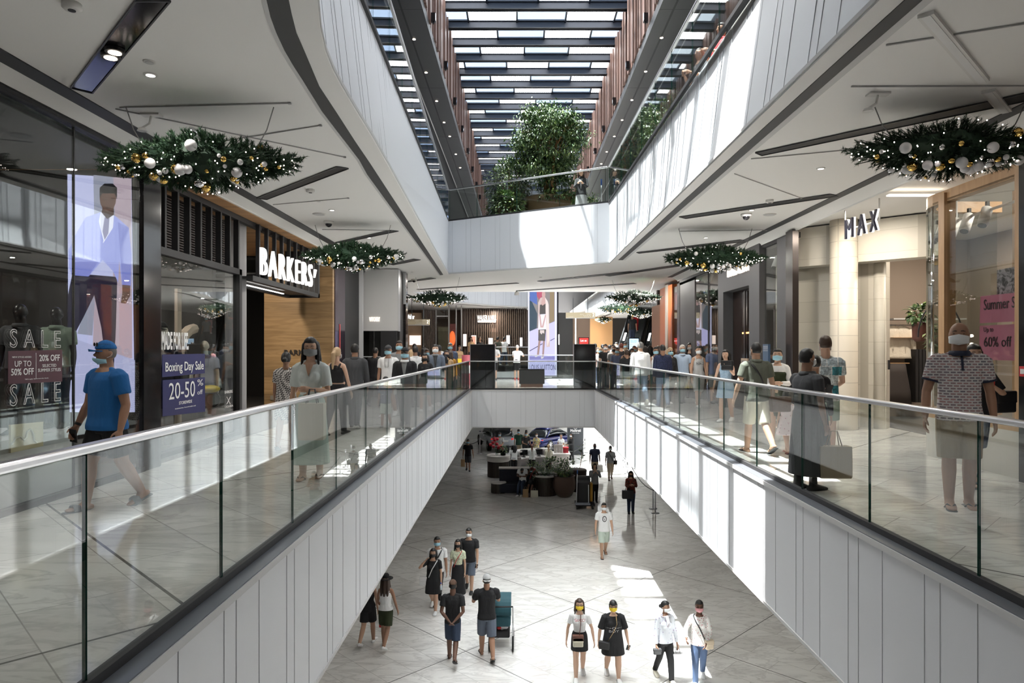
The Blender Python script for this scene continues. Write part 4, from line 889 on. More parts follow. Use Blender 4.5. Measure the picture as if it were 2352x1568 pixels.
for lab,pxs,tx in (('pink summer poster in the bay window, upper of two',((2250,742),(2332,738),(2332,672),(2252,680)),(('Summer Sale',2259,2352,712,.14,0),)),
   ('pink percentage poster in the bay window, lower of two',((2249,826),(2332,828),(2332,744),(2250,748)),(('Up to',2259,2281,762,.062,0),('60% off',2259,2322,796,.13,0)))):
    po=thing('sale_poster',lab,'poster',side(*pxs[0],XP)); a,b,c,d=[side(*k,XP) for k in pxs]; MB().slab([a,b,c,d],(.006,0,0)).build('panel',M('pink_poster_card',(.56,.18,.27),.5),po)
    for s,x0,x1,y,h,bd in tx: rtxt(s,x0,x1,y,h,po,XP-.006,M('poster_ink',(.03,.015,.02),.6))
po=thing('photo_poster','grey photograph poster of a leafy bush above the pink posters','poster',side(2290,676,XP+.1)); a,b,c,d=[side(*k,XP+.1) for k in ((2290,676),(2332,674),(2332,612),(2290,620))]
def leafy(N,L,c): return ramp(N,L,noise(N,L,c,16,6,1.),[(.42,(.05,.045,.05)),(.58,(.42,.38,.42))])
MB().slab([a,b,c,d],(.006,0,0)).build('panel',texmat('bush_print',leafy,.6),po)
fa=thing('fire_call_point','small red call point on the dark pier at the right edge','call point',side(2348,850,5.79)); a=side(2345,864,5.79); b=side(2352,841,5.79); MB().box((a.x-.02,b.y-.05,a.z),(a.x+.01,a.y,b.z)).build('box',M('call_red',(.6,.02,.03),.4),fa); MB().box((a.x-.024,b.y-.03,a.z+.03),(a.x-.02,a.y-.02,b.z-.03)).build('button',wtext,fa)
tk=thing('light_track','pale ceiling track inside the bay window','track',side(2200,510,6.6)); A=side(2155,520,6.5); B=side(2345,458,6.5); MB().tube([A,B],.02,8).build('rail',M('spot_white'),tk); MB().tube([side(2197,505,6.5),side(2197,438,6.5)],.014,8).build('drop_rod',M('spot_white'),tk)
for i,x in enumerate((2152,2168,2196,2226,2268)): spot(i,side(x,524-(x-2152)*.36,6.5),'white cylinder spotlight on the bay window track, %s from the oak post'%('first','second','third','fourth','fifth')[i])
def leaf_mb(mb,p,d,ln,w,mi=0,droop=.25):
    d=V3(d).normalized(); s=d.cross(V3((0,0,1))); s=s.normalized() if s.length>1e-3 else V3((1,0,0)); u=s.cross(d)
    a=p; b=p+d*ln*.5+u*ln*.06; c=p+d*ln-V3((0,0,ln*droop)); mb.add([a,b+s*w/2-u*w*.12,c,b-s*w/2-u*w*.12,b],[(0,1,4),(1,2,4),(2,3,4),(3,0,4)],mi)
lg=[M('leaf_deep',(.030,.072,.024),.4),M('leaf_mid',(.08,.14,.045),.38),M('leaf_bright',(.21,.29,.09),.4)]
def shrub(name,label,c,r,n,ln,w,stem=0.,pot=None,seed=1,group=None,mats=None,cat='plant'):
    random.seed(seed); t=thing(name,label,cat,V3(c)-V3((0,0,r[2])))
    m=MB(); br=MB(); c=V3(c)
    for i in range(max(5,n//45)):
        u=V3((random.gauss(0,1),random.gauss(0,1),random.gauss(.2,1))).normalized(); e=c+V3((u.x*r[0],u.y*r[1],u.z*r[2]))*random.uniform(.55,1.)
        b0=c-V3((0,0,r[2]*.95)); br.tube([b0,b0.lerp(e,.5)+V3((0,0,.12*r[2])),e],[.018*r[0]+.006,.012,.004],5)
    for i in range(n):
        u=V3((random.gauss(0,1),random.gauss(0,1),random.gauss(0,1))).normalized(); k=random.uniform(.35,1.)**.5
        k*=(.86+.2*sin(u.x*5+seed)*cos(u.z*4+u.y*3))
        p=c+V3((u.x*r[0]*k,u.y*r[1]*k,u.z*r[2]*k)); d=u+V3((random.uniform(-.8,.8),random.uniform(-.8,.8),random.uniform(-.7,.3)))
        leaf_mb(m,p,d,ln*random.uniform(.7,1.2),w,random.choice((0,0,1,1,2)))
    tag(m.build('foliage',mats or lg,t),kind='stuff'); br.build('stem',M('stem_brown',(.16,.09,.045),.7),t); return t
pl=shrub('potted_plant','trailing plant on a stand behind the bay window glass','%s'%0 and V3(side(2165,775,6.9)),(.28,.25,.33),260,.10,.06,seed=4); pt=MB().lathe([(.10,-.75),(.14,-.72),(.17,-.45),(.16,-.42)],tuple(side(2165,775,6.9)),18).build('pot',M('dark_pot',(.05,.03,.025),.6),pl,True)
MB().tube([side(2196,815,6.9)+V3((.1+.35*cos(k*pi/12)-.35,0,.28+.55*sin(k*pi/12))) for k in range(13)],.012,6).build('hoop',blackm,pl)
pl=shrub('potted_plant','leafy plant in a dark pot on the shelf beside the curved corner','%s'%0 and V3(at(2112,722,12.6)),(.22,.2,.18),150,.12,.09,seed=9); MB().lathe([(.07,-.5),(.12,-.45),(.13,-.16),(.12,-.14)],tuple(at(2112,722,12.6)),18).build('pot',M('maroon_pot',(.09,.03,.02),.4),pl,True)
# ================================================================== CEILING FITTINGS
def cquad(px,z=H3,t=.012): return [on(x,y,z-.004) for x,y in px]
sl_lab={0:('ceiling_slot','wide dark mirrored ceiling slot at the upper left corner'),}
slots=[((312,0),(391,0),(212,212),(162,200),'wide mirror black ceiling slot at the upper left'),((589,454),(613,457),(800,386),(773,382),'black ceiling slot just right of the nearest left garland'),((770,556),(785,557),(915,530),(895,528),'short black ceiling slot above the second left garland'),((895,606),(903,608),(966,596),(950,594),'small black ceiling slot behind the second left garland'),((921,647),(930,648),(1001,639),(990,637),'thin black ceiling slot carrying a dome camera'),((957,664),(963,665),(1192,650),(1186,649),'long thin black ceiling slot above the far crowd'),
((1735.5,349.5),(1750,355.7),(2500,200.5),(2480,185),'long black ceiling slot by the nearest right garland'),((1560,497),(1575,501),(1926,449),(1905,445),'long black ceiling slot above the dome camera on the right'),((1462,579),(1468,581),(1712,554),(1700,550),'black ceiling slot above the second right garland'),((1390,632),(1400,633.5),(1600,605),(1585,603),'black ceiling slot beneath the second right garland'),((1234,645),(1245,646.5),(1462,624),(1450,622),'thin black ceiling slot right of centre near the upper bridge'),((1185,667),(1193,668),(1462,651),(1455,649.5),'thin black ceiling slot above the advertising totem')]
for a,b,c,d,lab in slots:
    t=thing('ceiling_slot',lab,'ceiling slot',on(*a,H3)); A,B,C_,D=[on(*p,H3-.004) for p in (a,b,c,d)]
    m=MB(); m.slab([A,B,C_,D],(0,0,-.006)); m.build('recess',black if 'mirror' in lab else blackm,t)
    m=MB()
    for p,q_ in ((A,B),(B,C_),(C_,D),(D,A)): m.bar(p+V3((0,0,-.008)),q_+V3((0,0,-.008)),.012,.014)
    m.build('rim',dgrey,t)
    if 'mirror' in lab:
        for k in (.46,.52): p=A.lerp(D,k).lerp(B.lerp(C_,k),.5); MB().lathe([(.075,-.03),(.075,0)],tuple(p+V3((0,0,-.01))),16).build('lamp_ring',blackm,t); MB().lathe([(.05,-.034),(.05,-.028)],tuple(p+V3((0,0,-.01))),16).build('lamp',warm,t)
trk=[((275,247),(665,237),.02,'thin ceiling track holding the nearest left garland'),((265,250),(792,361),.012,'thin pale ceiling track crossing over the nearest left garland'),((495,327),(736,288),.012,'thin ceiling track right of the round speaker on the left'),((627,470),(800,455),.01,'thin ceiling track beyond the black slot on the left'),((2035,104),(2400,47),.022,'thin ceiling track at the upper right corner'),((1955,199),(2420,197),.02,'thin ceiling track holding the nearest right garland'),((1687,399),(1840,455),.012,'thin ceiling track meeting a black slot on the right'),((1725,365),(1960,343),.012,'thin ceiling track left of the nearest right garland'),((740,527),(900,529),.012,'thin ceiling track holding the second left garland'),((1560,531),(1760,528),.012,'thin ceiling track holding the second right garland')]
for a,b,w_,lab in trk:
    A=on(*a,H3-.008); B=on(*b,H3-.008); t=thing('ceiling_track',lab,'track',A); MB().bar(A,B,w_*.6,.012).build('rail',M('track_grey',(.42,.42,.42),.5),t); MB().box(B-V3((.015,.015,.010)),B+V3((.015,.015,.008))).build('end_cap',M('track_grey'),t)
for a,b,lab in (((2126,33),(2257,187),'broad white linear light at the upper right'),((2270,209),(2310,256),'short white linear light beside the right black slot')):
    A=on(*a,H3-.015); B=on(*b,H3-.015); t=thing('linear_light',lab,'light',A); MB().bar(A,B,.11,.03).build('housing',M('linear_white',(.75,.74,.72),.5),t); MB().bar(A-V3((0,0,.016)),B-V3((0,0,.016)),.06,.006).build('diffuser',M('linear_diff',(.8,.8,.8),.5),t)
def disc(name,lab,cat,x,y,r,h,mat,z=H3,ring=None):
    p=on(x,y,z); t=thing(name,lab,cat,p); MB().lathe([(r*.75,-h),(r,-h*.7),(r,0)],tuple(p),20).build('body',mat,t,True)
    if ring: MB().lathe([(r*ring,-h-.004),(r*ring,-h+.002)],tuple(p),16).build('centre',blackm if ring<.5 else trimg,t)
    return t
cw=M('ceiling_fitting',(.70,.69,.67),.5)
for x,y,lab in ((165,8,'round smoke detector at the top left corner'),(713,435,'smoke detector beside the black slot on the left'),(1768,459,'smoke detector above the dome camera on the right')): disc('smoke_detector',lab,'detector',x,y,.065,.05,cw,ring=.4)
for x,y,lab in ((466,310,'round ceiling speaker behind the nearest left garland'),(733,491,'round ceiling speaker left of the second left garland'),(1768,492,'round ceiling speaker right of the dome camera')): disc('ceiling_speaker',lab,'speaker',x,y,.12,.012,cw,ring=.85)
for x,y,lab in ((343,141,'small ceiling downlight right of the wide dark slot'),(577,325,'small ceiling downlight above the nearest left garland'),(732,461,'small downlight beyond the black slot on the left'),(947,624,'small ceiling downlight near the upper bridge corner'),(1316,636,'small ceiling downlight below the upper bridge'),(1242,636,'small ceiling downlight left of centre below the upper bridge')): disc('downlight',lab,'light',x,y,.05,.012,cw,ring=.7)
for x,y,lab in ((755,508,'ceiling camera above the second left garland'),(1714,491,'dark dome camera on the right ceiling'),(951,641,'dome camera on the thin slot left of centre')):
    p=on(x,y,H3); t=thing('dome_camera',lab,'camera',p); MB().lathe([(.09,-.05),(.10,-.02),(.10,0)],tuple(p),18).build('housing',cw,t,True); MB().ell(p+V3((0,0,-.055)),(.065,.065,.06)).build('dome',black,t,True)
for x,y,lab in ((348,262,'emergency light on a bracket above the nearest left garland'),(2017,214,'emergency light beside the nearest right garland wire')):
    p=on(x,y,H3); t=thing('emergency_light',lab,'light',p); MB().box(p-V3((.10,.05,.02)),p+V3((.10,.05,0))).build('plate',cw,t); MB().tube([p,p+V3((-.02,0,-.10)),p+V3((-.10,0,-.15))],.012,6).build('arm',cw,t); MB().lathe([(.05,-.03),(.035,0)],tuple(p+V3((-.1,0,-.15))),12).build('lamp',cw,t)
p=at(1187,671,29.2); t=thing('hanging_camera','small white bell shaped device hanging under the ceiling left of the totem','camera',p); MB().lathe([(.11,-.12),(.10,-.02),(.03,.04)],tuple(p),16).build('shell',M('device_grey',(.45,.45,.44),.5),t,True); MB().bar(p,p+V3((0,0,.15)),.02,.02).build('stem',trimg,t)
# downlights in the dark soffits and floodlights by the timber fins
for i,(x,y) in enumerate(((951,90),(978.6,166.5),(1003,232),(1020,281),(1033,313),(1047,354),(1057,385))):
    p=on(x,y,ZL); t=thing('soffit_downlight','tiny lit downlight in the left dark soffit','light',p,0,'downlights along the left dark soffit'); MB().lathe([(.05,-.012),(.05,0)],tuple(p),12).build('lamp',warm,t)
for i,(x,y) in enumerate(((1519.5,86.5),(1483,164),(1451.5,229.5),(1429,275.5),(1411,313),(1393.5,348.5),(1381,376))):
    p=on(x,y,ZL); t=thing('soffit_downlight','tiny lit downlight in the right dark soffit','light',p,0,'downlights along the right dark soffit'); MB().lathe([(.05,-.012),(.05,0)],tuple(p),12).build('lamp',warm,t)
for k in range(8):
    for s,x in ((-1,XLo+.12),(1,XRo-.12)):
        y=21.5+3.6*k; t=thing('floodlight','small black floodlight on the %s timber screen edge'%('left' if s<0 else 'right'),'light',(x,y,ZL+.3),0,'floodlights on the %s timber screen'%('left' if s<0 else 'right')); MB().box((x-.07,y-.06,ZL+.34),(x+.07,y+.06,ZL+.62)).build('head',black,t); MB().box((x-.02,y-.02,ZL+.28),(x+.02,y+.02,ZL+.36)).build('bracket',blackm,t)
# ================================================================== GARLANDS
ng=[M('needle_dark',(.010,.034,.016),.65),M('needle_green',(.018,.055,.022),.65),M('needle_light',(.035,.08,.03),.65)]
def lens(x,t,a=1.06,b=.46,c=.235):
    k=max(0.,1-abs(x)/a); return V3((x,b*(k**.62)*cos(t),c*(k**.75)*sin(t)))
def garland_parts(seed,nspr,nneed,full):
    random.seed(seed); m=MB()
    for i in range(nspr):
        x=random.uniform(-1.,1.); x=math.copysign(abs(x)**1.15,x)*1.02; t=random.uniform(0,2*pi); p=lens(x,t)*random.uniform(.75,1.); d=V3((p.x*.55+random.uniform(-.35,.35),p.y*2+random.uniform(-.3,.3),p.z*5+random.uniform(-.4,.4))).normalized()
        L=random.uniform(.06,.10)
        for j in range(nneed):
            k=(j+random.random())/nneed; q_=p+d*L*k; nd=(d*.9+V3((random.gauss(0,1),random.gauss(0,1),random.gauss(0,1))).normalized()*.8).normalized(); ln=random.uniform(.030,.052); s=nd.orthogonal().normalized()*(.0048 if full else .009)
            m.add([q_-s,q_+s,q_+nd*ln],[(0,1,2)],random.choice((0,0,1,1,2)))
        m.tube([p*.7,p+d*L],[.006,.003],3,0)
    m.rings([[lens(x,2*pi*k/10)*.84 for k in range(10)] for x in [-1.04+.104*i for i in range(21)]],0)
    return m
GM={}
gb=[M('bauble_white',(.75,.74,.75),.35),M('bauble_silver',(.85,.85,.87),.08,1.),M('bauble_gold',(.85,.56,.16),.12,1.)]
bulb=M('fairy_light',(1,.9,.85),.4,emit=7,ecol=(1,.84,.76))
def garland(label,x0,x1,yc,Y,seed,near,sl=.0):
    c=at((x0+x1)/2,yc,Y); a=(x1-x0)/2*Y/F; k=a/1.06
    t=thing('hanging_garland',label,'garland',c,0,'lit fir garlands with baubles'); key=('n' if near else 'f',seed%2)
    if key not in GM:
        GM[key]=garland_parts(seed,860 if near else 420,30 if near else 16,near).build('foliage',ng,None,False,True); o=GM[key]
    else: o=GM[key].copy(); COL.objects.link(o)
    o.parent=t; o['kind']='stuff'; o.scale=(k,1,1)
    random.seed(seed*7+1)
    def put(name,mesh,p,r):
        o=bpy.data.objects.new(name,mesh); COL.objects.link(o); o.parent=t; o.location=p; o.scale=(r,r,r)
    if 'ball' not in GM:
        for n,mt in zip('wsg',gb): b=MB().ell((0,0,0),1.,0,16,10).build('bauble',mt,None,True,True); GM['ball'+n]=b.data; bpy.data.objects.remove(b)
        b=MB().ell((0,0,0),1.,0,6,4).build('fairy_bulb',bulb,None,True,True); GM['ball']=b.data; bpy.data.objects.remove(b)
    for i in range(46 if near else 34):
        big=i<16; x=random.gauss(0,.36) if big else random.uniform(-.85,.85); x=max(-.9,min(.9,x)); th=-random.uniform(.05*pi,.95*pi) if random.random()<.85 else random.uniform(0,pi)
        if random.random()<.7: th=-pi/2-abs(random.gauss(.55,.45))
        p=lens(x,th); p=V3((p.x*k,p.y*1.16,p.z*1.22)); put('bauble',GM['ball'+random.choice('wwwsgg' if big else 'wwsgg')],p,random.uniform(.042,.06) if big else random.uniform(.018,.032))
    for i in range(88 if near else 64):
        x=random.uniform(-1,1); th=-pi/2-random.gauss(.5,.8); p=lens(x,th); p=V3((p.x*k,p.y*1.2,p.z*1.3)); put('fairy_bulb',GM['ball'],p,.0062 if near else .0075)
    for s in (-1,1):
        p=V3((s*.55*k,0,.10)); q_=V3((s*.76*k,-.02,H3-.02-c.z)); MB().tube([p,p.lerp(q_,.5)+V3((s*.03,0,0)),q_],.006,5).build('hanging_wire',M('wire_grey',(.25,.25,.25),.4,.6),t,False,True)
    return t
garland('nearest left fir garland hanging before the sale shop',225,697,373,7.0,1,True)
garland('fir garland left of the walkway in front of the barred sign box',690,932,588,13.6,2,True)
garland('fir garland hanging above the left crowd beyond the grey shop',935,1076,684,23.4,3,False)
garland('nearest right fir garland, cut by the edge of the picture',1940,2415,345,7.0,4,True)
garland('fir garland hanging in front of the black stone shop',1525,1760,593,14.0,5,True)
garland('fir garland above the right crowd, the largest of the far cluster',1387,1522,683,24.4,6,False)
garland('far fir garland just below the largest of the far right cluster',1372,1468,708,34.0,7,False)
garland('far fir garland lowest right of the far cluster, partly behind a brown post',1440,1505,719,37.0,8,False)
garland('smallest far fir garland in front of the apricot wall',1366,1406,734,50.,9,False)
# ================================================================== UPPER LEVEL: TREES
random.seed(21)
def tree(label,base,cz,rad,n,seed,trunks):
    random.seed(seed); t=thing('indoor_tree',label,'tree',base); base=V3(base); C=V3((base.x,base.y,cz))
    br=MB(); tips=[]
    for i in range(trunks):
        a=2*pi*i/trunks+.4; b0=base+V3((.10*cos(a),.10*sin(a),0)); b1=base+V3((.20*cos(a),.20*sin(a),(cz-base.z)*.45)); b2=C+V3((.45*cos(a)*rad[0],.45*sin(a)*rad[1],.1*rad[2]))
        br.tube([b0,b0.lerp(b1,.5)+V3((.03*sin(a*3),.03,0)),b1,b2],[.075,.065,.055,.02],8)
        for j in range(7):
            u=V3((random.gauss(0,1),random.gauss(0,1),random.gauss(.1,.8))).normalized(); e=C+V3((u.x*rad[0],u.y*rad[1],u.z*rad[2]))*.85; s=b1.lerp(b2,random.uniform(.2,1)); br.tube([s,s.lerp(e,.5)+V3((0,0,.1)),e],[.022,.014,.005],5); tips.append(e)
    br.build('trunk',M('bark_tan',(.30,.155,.065),.7,bump=(14,.4)),t,True)
    m=MB(); cl=[]
    for i in range(n//60):
        u=V3((random.gauss(0,1),random.gauss(0,1),random.gauss(0,1))).normalized(); k=random.uniform(.45,1.0); cl.append(C+V3((u.x*rad[0]*k,u.y*rad[1]*k,u.z*rad[2]*k-(.12 if u.z<-.2 else 0))))
    for c_ in cl:
        for j in range(60):
            p=c_+V3((random.gauss(0,.17),random.gauss(0,.17),random.gauss(0,.12))); d=V3((random.gauss(0,1),random.gauss(0,1),random.gauss(-.45,.5))); leaf_mb(m,p,d,random.uniform(.11,.18),.06,random.choice((0,0,1,1,1,2)),.3)
    tag(m.build('foliage',lg,t),kind='stuff'); return t
tp=thing('tree_planter','curved bronze planter under the large indoor tree','planter',(1.15,25,Z3)); 
m=MB(); m.rings([[V3((1.15+(.95+e)*cos(2*pi*k/36),25.0+(.7+e)*sin(2*pi*k/36),z)) for k in range(36)] for e,z in ((0,Z3),(0.02,7.05),(.0,7.08),(-.06,7.08),(-.06,6.9))]); m.build('wall',M('bronze_planter',(.13,.085,.045),.45,.6),tp,True); MB().lathe([(.8,6.88),(.8,6.9)],(1.15,25,0),24).build('soil',M('soil',(.03,.02,.015),.9),tp)
tree('large round leafy tree in the bronze planter on the upper level',(1.12,25.0,6.9),9.15,(1.42,1.3,1.5),12600,11,4)
shrub('indoor_shrub','tall bushy shrub left of the large tree on the upper level',V3((-.35,25.2,7.55)),(.95,.8,1.15),3300,.15,.06,seed=12,cat='shrub')
shrub('indoor_shrub','low dark shrub at the foot of the left bushy one on the upper level',V3((-.45,24.4,6.55)),(.75,.5,.75),1500,.18,.08,seed=13,cat='shrub')
shrub('indoor_shrub','spiky leafed plant in the planter right of the tree trunks',V3((2.0,24.7,7.25)),(.45,.4,.45),420,.2,.07,seed=14,cat='shrub')
shrub('indoor_shrub','low leaves spilling at the foot of the tree trunks',V3((1.25,24.5,7.05)),(.7,.35,.22),420,.17,.06,seed=15,cat='shrub')
shrub('indoor_shrub','trailing plant behind the woman on the upper level',V3((2.65,24.9,6.6)),(.45,.4,.6),420,.2,.07,seed=16,cat='shrub')
shrub('indoor_shrub','tall green tree beside the right timber screen behind upper glass',V3((4.7,21.5,8.2)),(1.1,1.3,1.5),2600,.16,.065,seed=17,cat='shrub')
bt=thing('grab_rail','short blue topped steel post at the right corner of the upper bridge','post',(2.4,19.95,Z3)); MB().tube([(2.40,19.98,Z3),(2.40,19.98,Z3+.72)],.022,10).build('post',steel,bt,True); MB().tube([(2.40,19.98,Z3+.55),(2.40,19.98,Z3+.73)],.025,10).build('blue_sleeve',M('blue_sleeve',(.02,.08,.3),.4),bt,True)
# ================================================================== GROUND LEVEL FURNITURE
def slatcyl(par,name,c,r,h,n,mat): 
    m=MB(); m.lathe([(r-.02,0),(r-.02,h)],c,32,0)
    for k in range(n): a=2*pi*k/n; m.cbox((c[0]+r*cos(a),c[1]+r*sin(a),c[2]+h/2),(.03,.05,h),0,a)
    return m.build(name,mat,par)
brs=M('brown_slats',(.075,.06,.05),.45,.3); wst=M('white_stone',(.72,.68,.65),.3)
dk=thing('information_desk','round fronted information desk with white tops and brown slats','desk',(.6,38,LZ))
slatcyl(dk,'slatted_drum',(-1.12,36.2,LZ),.56,.82,44,brs); MB().lathe([(.60,.82),(.62,.86),(.62,1.10),(.60,1.13)],(-1.12,36.2,LZ),36).build('drum_top',wst,dk,True)
def arcwall(name,pts,z0,z1,th,mat):
    m=MB()
    for a,b in zip(pts[:-1],pts[1:]):
        A=V3((*a,LZ+z0)); B=V3((*b,LZ+z0)); n=(B-A).cross(V3((0,0,1))).normalized(); m.slab([A,B,B+V3((0,0,z1-z0)),A+V3((0,0,z1-z0))],n*th)
    return m.build(name,mat,dk)
bk_=[(-.7,37.6),(.0,38.6),(1.0,39.1),(2.0,39.0),(2.7,38.3)]
arcwall('counter_front',bk_,0,1.02,.08,M('counter_grey',(.40,.37,.36),.5)); arcwall('counter_top',bk_,1.02,1.10,.55,wst); arcwall('work_surface',[(p[0],p[1]-.55) for p in bk_],.70,.75,.5,wst)
MB().box((-.62,36.7,LZ),(.1,36.8,LZ+.9)).build('end_panel',M('counter_grey'),dk); MB().box((1.6,36.9,LZ),(2.7,37.6,LZ+1.05)).build('side_counter',wst,dk); MB().box((1.5,36.6,LZ+1.05),(2.75,37.7,LZ+1.10)).build('side_top',wst,dk)
for i,(x,y) in enumerate(((.25,37.9),(1.1,38.2),(1.75,38.1))):
    t=thing('till_screen','dark till screen on the information desk, %s from the drum end'%('first','second','third')[i],'screen',(x,y,LZ+.75)); MB().cbox((x,y,LZ+1.0),(.42,.03,.28),0,.2).build('display',black,t); MB().cbox((x,y+.04,LZ+.83),(.05,.05,.16)).build('stand',blackm,t); MB().cbox((x,y+.02,LZ+.76),(.2,.16,.02)).build('foot',blackm,t)
fv=thing('flower_vase','glass vase of deep red flowers on the desk drum','flowers',(-1.2,36.2,LZ+1.13)); MB().lathe([(.07,0),(.09,.1),(.08,.3),(.09,.32)],(-1.2,36.2,LZ+1.13),18).build('vase',glassmat('vase_glass',(.8,.85,.85)),fv,True)
random.seed(31); mr_=M('red_petal',(.42,.008,.03),.6); 
for i in range(11):
    p=V3((-1.2+random.uniform(-.32,.30),36.2+random.uniform(-.2,.2),LZ+1.75+random.uniform(-.28,.28))); MB().ell(p,(.095,.095,.085),0,12,8,lambda u:1+.18*sin(u.x*9)*cos(u.z*8)).build('flower',mr_,fv,True); MB().tube([(-1.2,36.2,LZ+1.2),p],.008,5).build('stem',lg[0],fv)
op=shrub('potted_plant','small dark leafed plant in a black pot beside the red flowers',V3((-.86,36.0,LZ+1.45)),(.2,.2,.22),120,.14,.06,seed=33); MB().lathe([(.10,-.32),(.14,-.3),(.15,-.08),(.14,-.06)],(-.86,36.0,LZ+1.45),18).build('pot',black,op,True)
for i,(x,dy) in enumerate(((1.95,0),(2.12,.05),(2.28,0))):
    t=thing('carrier_bag','pale paper carrier bag on the side counter, %s of three'%('left','middle','right')[i],'bag',(x,37.2+dy,LZ+1.1)); MB().box((x-.07,37.1+dy,LZ+1.1),(x+.07,37.3+dy,LZ+1.52)).build('body',M('bag_paper',(.55,.5,.47),.7),t); MB().tube([(x-.03,37.1+dy,LZ+1.5),(x-.03,37.1+dy,LZ+1.62),(x+.03,37.1+dy,LZ+1.62),(x+.03,37.1+dy,LZ+1.5)],.006,5).build('handle',blackm,t)
t=thing('red_box','small red box at the end of the side counter','box',(2.5,37.2,LZ+1.1)); mod_bevel(MB().box((2.38,37.05,LZ+1.1),(2.66,37.35,LZ+1.38)).build('body',M('box_red',(.35,.02,.03),.5),t),.01); MB().box((2.37,37.04,LZ+1.34),(2.67,37.36,LZ+1.40)).build('lid',M('box_red2',(.5,.03,.04),.4),t)
so=thing('lounge_seat','navy upholstered lounge seat with white rim and low round stool end','seat',(-.2,32,LZ)); nv=M('navy_upholstery',(.010,.013,.028),.7)
mod_bevel(MB().box((-.95,31.75,LZ+.04),(.75,32.5,LZ+.46)).build('seat_cushion',nv,so),.05,3); mod_bevel(MB().box((-.95,32.3,LZ+.46),(.75,32.62,LZ+1.06)).build('backrest',nv,so),.04,3); MB().box((-.98,32.28,LZ+1.06),(.80,32.7,LZ+1.11)).build('rim',wst,so); MB().box((-.95,32.6,LZ),(.75,32.68,LZ+1.06)).build('rear_panel',brs,so)
slatcyl(so,'stool_drum',(-.98,32.1,LZ),.34,.44,28,brs); MB().lathe([(.36,.44),(.37,.46),(.36,.49)],(-.98,32.1,LZ),32).build('stool_top',wst,so)
pn=thing('slatted_planter','round slatted planter with white rim and palm leaves','planter',(1.2,31.7,LZ)); slatcyl(pn,'drum',(1.18,31.7,LZ),.56,.86,44,brs); MB().lathe([(.60,.86),(.61,.93),(.44,.93),(.42,.80)],(1.18,31.7,LZ),36).build('rim',wst,pn); MB().lathe([(.43,.84),(.43,.86)],(1.18,31.7,LZ),24).build('soil',M('soil'),pn)
def palm(label,c,n,ln,seed,par=None,h=0.):
    random.seed(seed); t=par or thing('palm_plant',label,'plant',c); m=MB(); c=V3(c)
    for i in range(n):
        a=2*pi*i/n+random.uniform(-.3,.3); up=random.uniform(.5,1.2); pts=[]
        for k in range(7): s=k/6*ln; pts.append(c+V3((cos(a)*s*.75,sin(a)*s*.75,h+up*s-(s*s)*.75/ln)))
        m.tube(pts,.006,4,0)
        for k in range(1,14):
            f=k/14*6; j=int(f); p=pts[j].lerp(pts[j+1],f-j); dd=(pts[j+1]-pts[j]).normalized(); s_=dd.cross(V3((0,0,1))).normalized()
            for q_ in (-1,1): leaf_mb(m,p,dd*.6+s_*q_,ln*.30*(1-.5*abs(k-6)/7),.028,random.choice((0,0,1)))
    o=m.build('fronds',lg[:2],t); return t
palm('feathery palm growing in the slatted planter',(1.18,31.7,LZ+.85),16,.95,41); palm('feathery palm behind the navy lounge seat',(.35,33.2,LZ+.6),13,.9,42)
cp=thing('clay_pot','large round brown clay pot at the seat end','pot',(2.05,31.2,LZ)); MB().lathe([(.27,0),(.36,.08),(.50,.38),(.52,.62),(.47,.86),(.48,.92),(.50,.96),(.45,.96),(.43,.82)],(2.05,31.2,LZ),36).build('body',M('clay_brown',(.12,.078,.058),.6,bump=(20,.1)),cp,True); MB().lathe([(.44,.84),(.44,.86)],(2.05,31.2,LZ),20).build('soil',M('soil'),cp)
shrub('pot_plant','bushy plant filling the large clay pot',V3((2.05,31.2,LZ+1.22)),(.42,.42,.36),420,.17,.05,seed=43)
cp=thing('dark_pot','tall dark pot behind the cleaning cart','pot',(2.75,32.4,LZ)); MB().lathe([(.3,0),(.42,.5),(.45,1.0),(.40,1.05)],(2.75,32.4,LZ),28).build('body',M('pot_umber',(.05,.032,.026),.6),cp,True); MB().lathe([(.38,1.0),(.38,1.03)],(2.75,32.4,LZ),18).build('soil',M('soil'),cp)
random.seed(44); t=thing('rubber_plant','tall plant with a few broad leaves above the cleaning cart','plant',(2.85,32.4,LZ+1.03)); m=MB(); br=MB(); b0=V3((2.85,32.4,LZ+1.03)); br.tube([b0,b0+V3((.1,0,.5)),b0+V3((.12,0,1.0))],[.02,.016,.01],6)
for k in range(11): p=b0+V3((.1,0,.35+.075*k)); a=k*2.4; leaf_mb(m,p,(cos(a),sin(a)*.7,.35),.36,.17,0,.12)
m.build('leaves',lg[:1],t); br.build('stem',M('stem_brown'),t)
for i,(x,y,z) in enumerate(((.7,34.4,.5),(1.6,34.8,.6),(2.3,33.6,.7))): shrub('indoor_shrub','dark low plant between the desk and the seat, %s from the drum'%('first','second','third')[i],V3((x,y,LZ+z+.15)),(.55,.4,.55),380,.22,.07,seed=50+i,cat='shrub')
ct=thing('cleaning_cart','black cleaning cart with white poles and a yellow sack','cart',(2.75,28.9,LZ)); cx,cy=2.75,28.9
MB().box((cx-.38,cy-.28,LZ+.14),(cx+.42,cy+.5,LZ+.22)).build('base_tray',M('cart_black',(.02,.02,.022),.5),ct); mod_bevel(MB().box((cx-.28,cy-.1,LZ+.22),(cx+.22,cy+.4,LZ+1.12)).build('bin_body',M('cart_black'),ct),.04,3); m=MB(); m.rings([[V3((cx-.30+.54*j,cy+.15+.28*cos(a),LZ+1.10+.26*sin(a))) for a in [pi*k/8 for k in range(9)]] for j in (0,1)]); m.build('bin_lid',M('cart_dark',(.035,.035,.037),.4),ct,False)
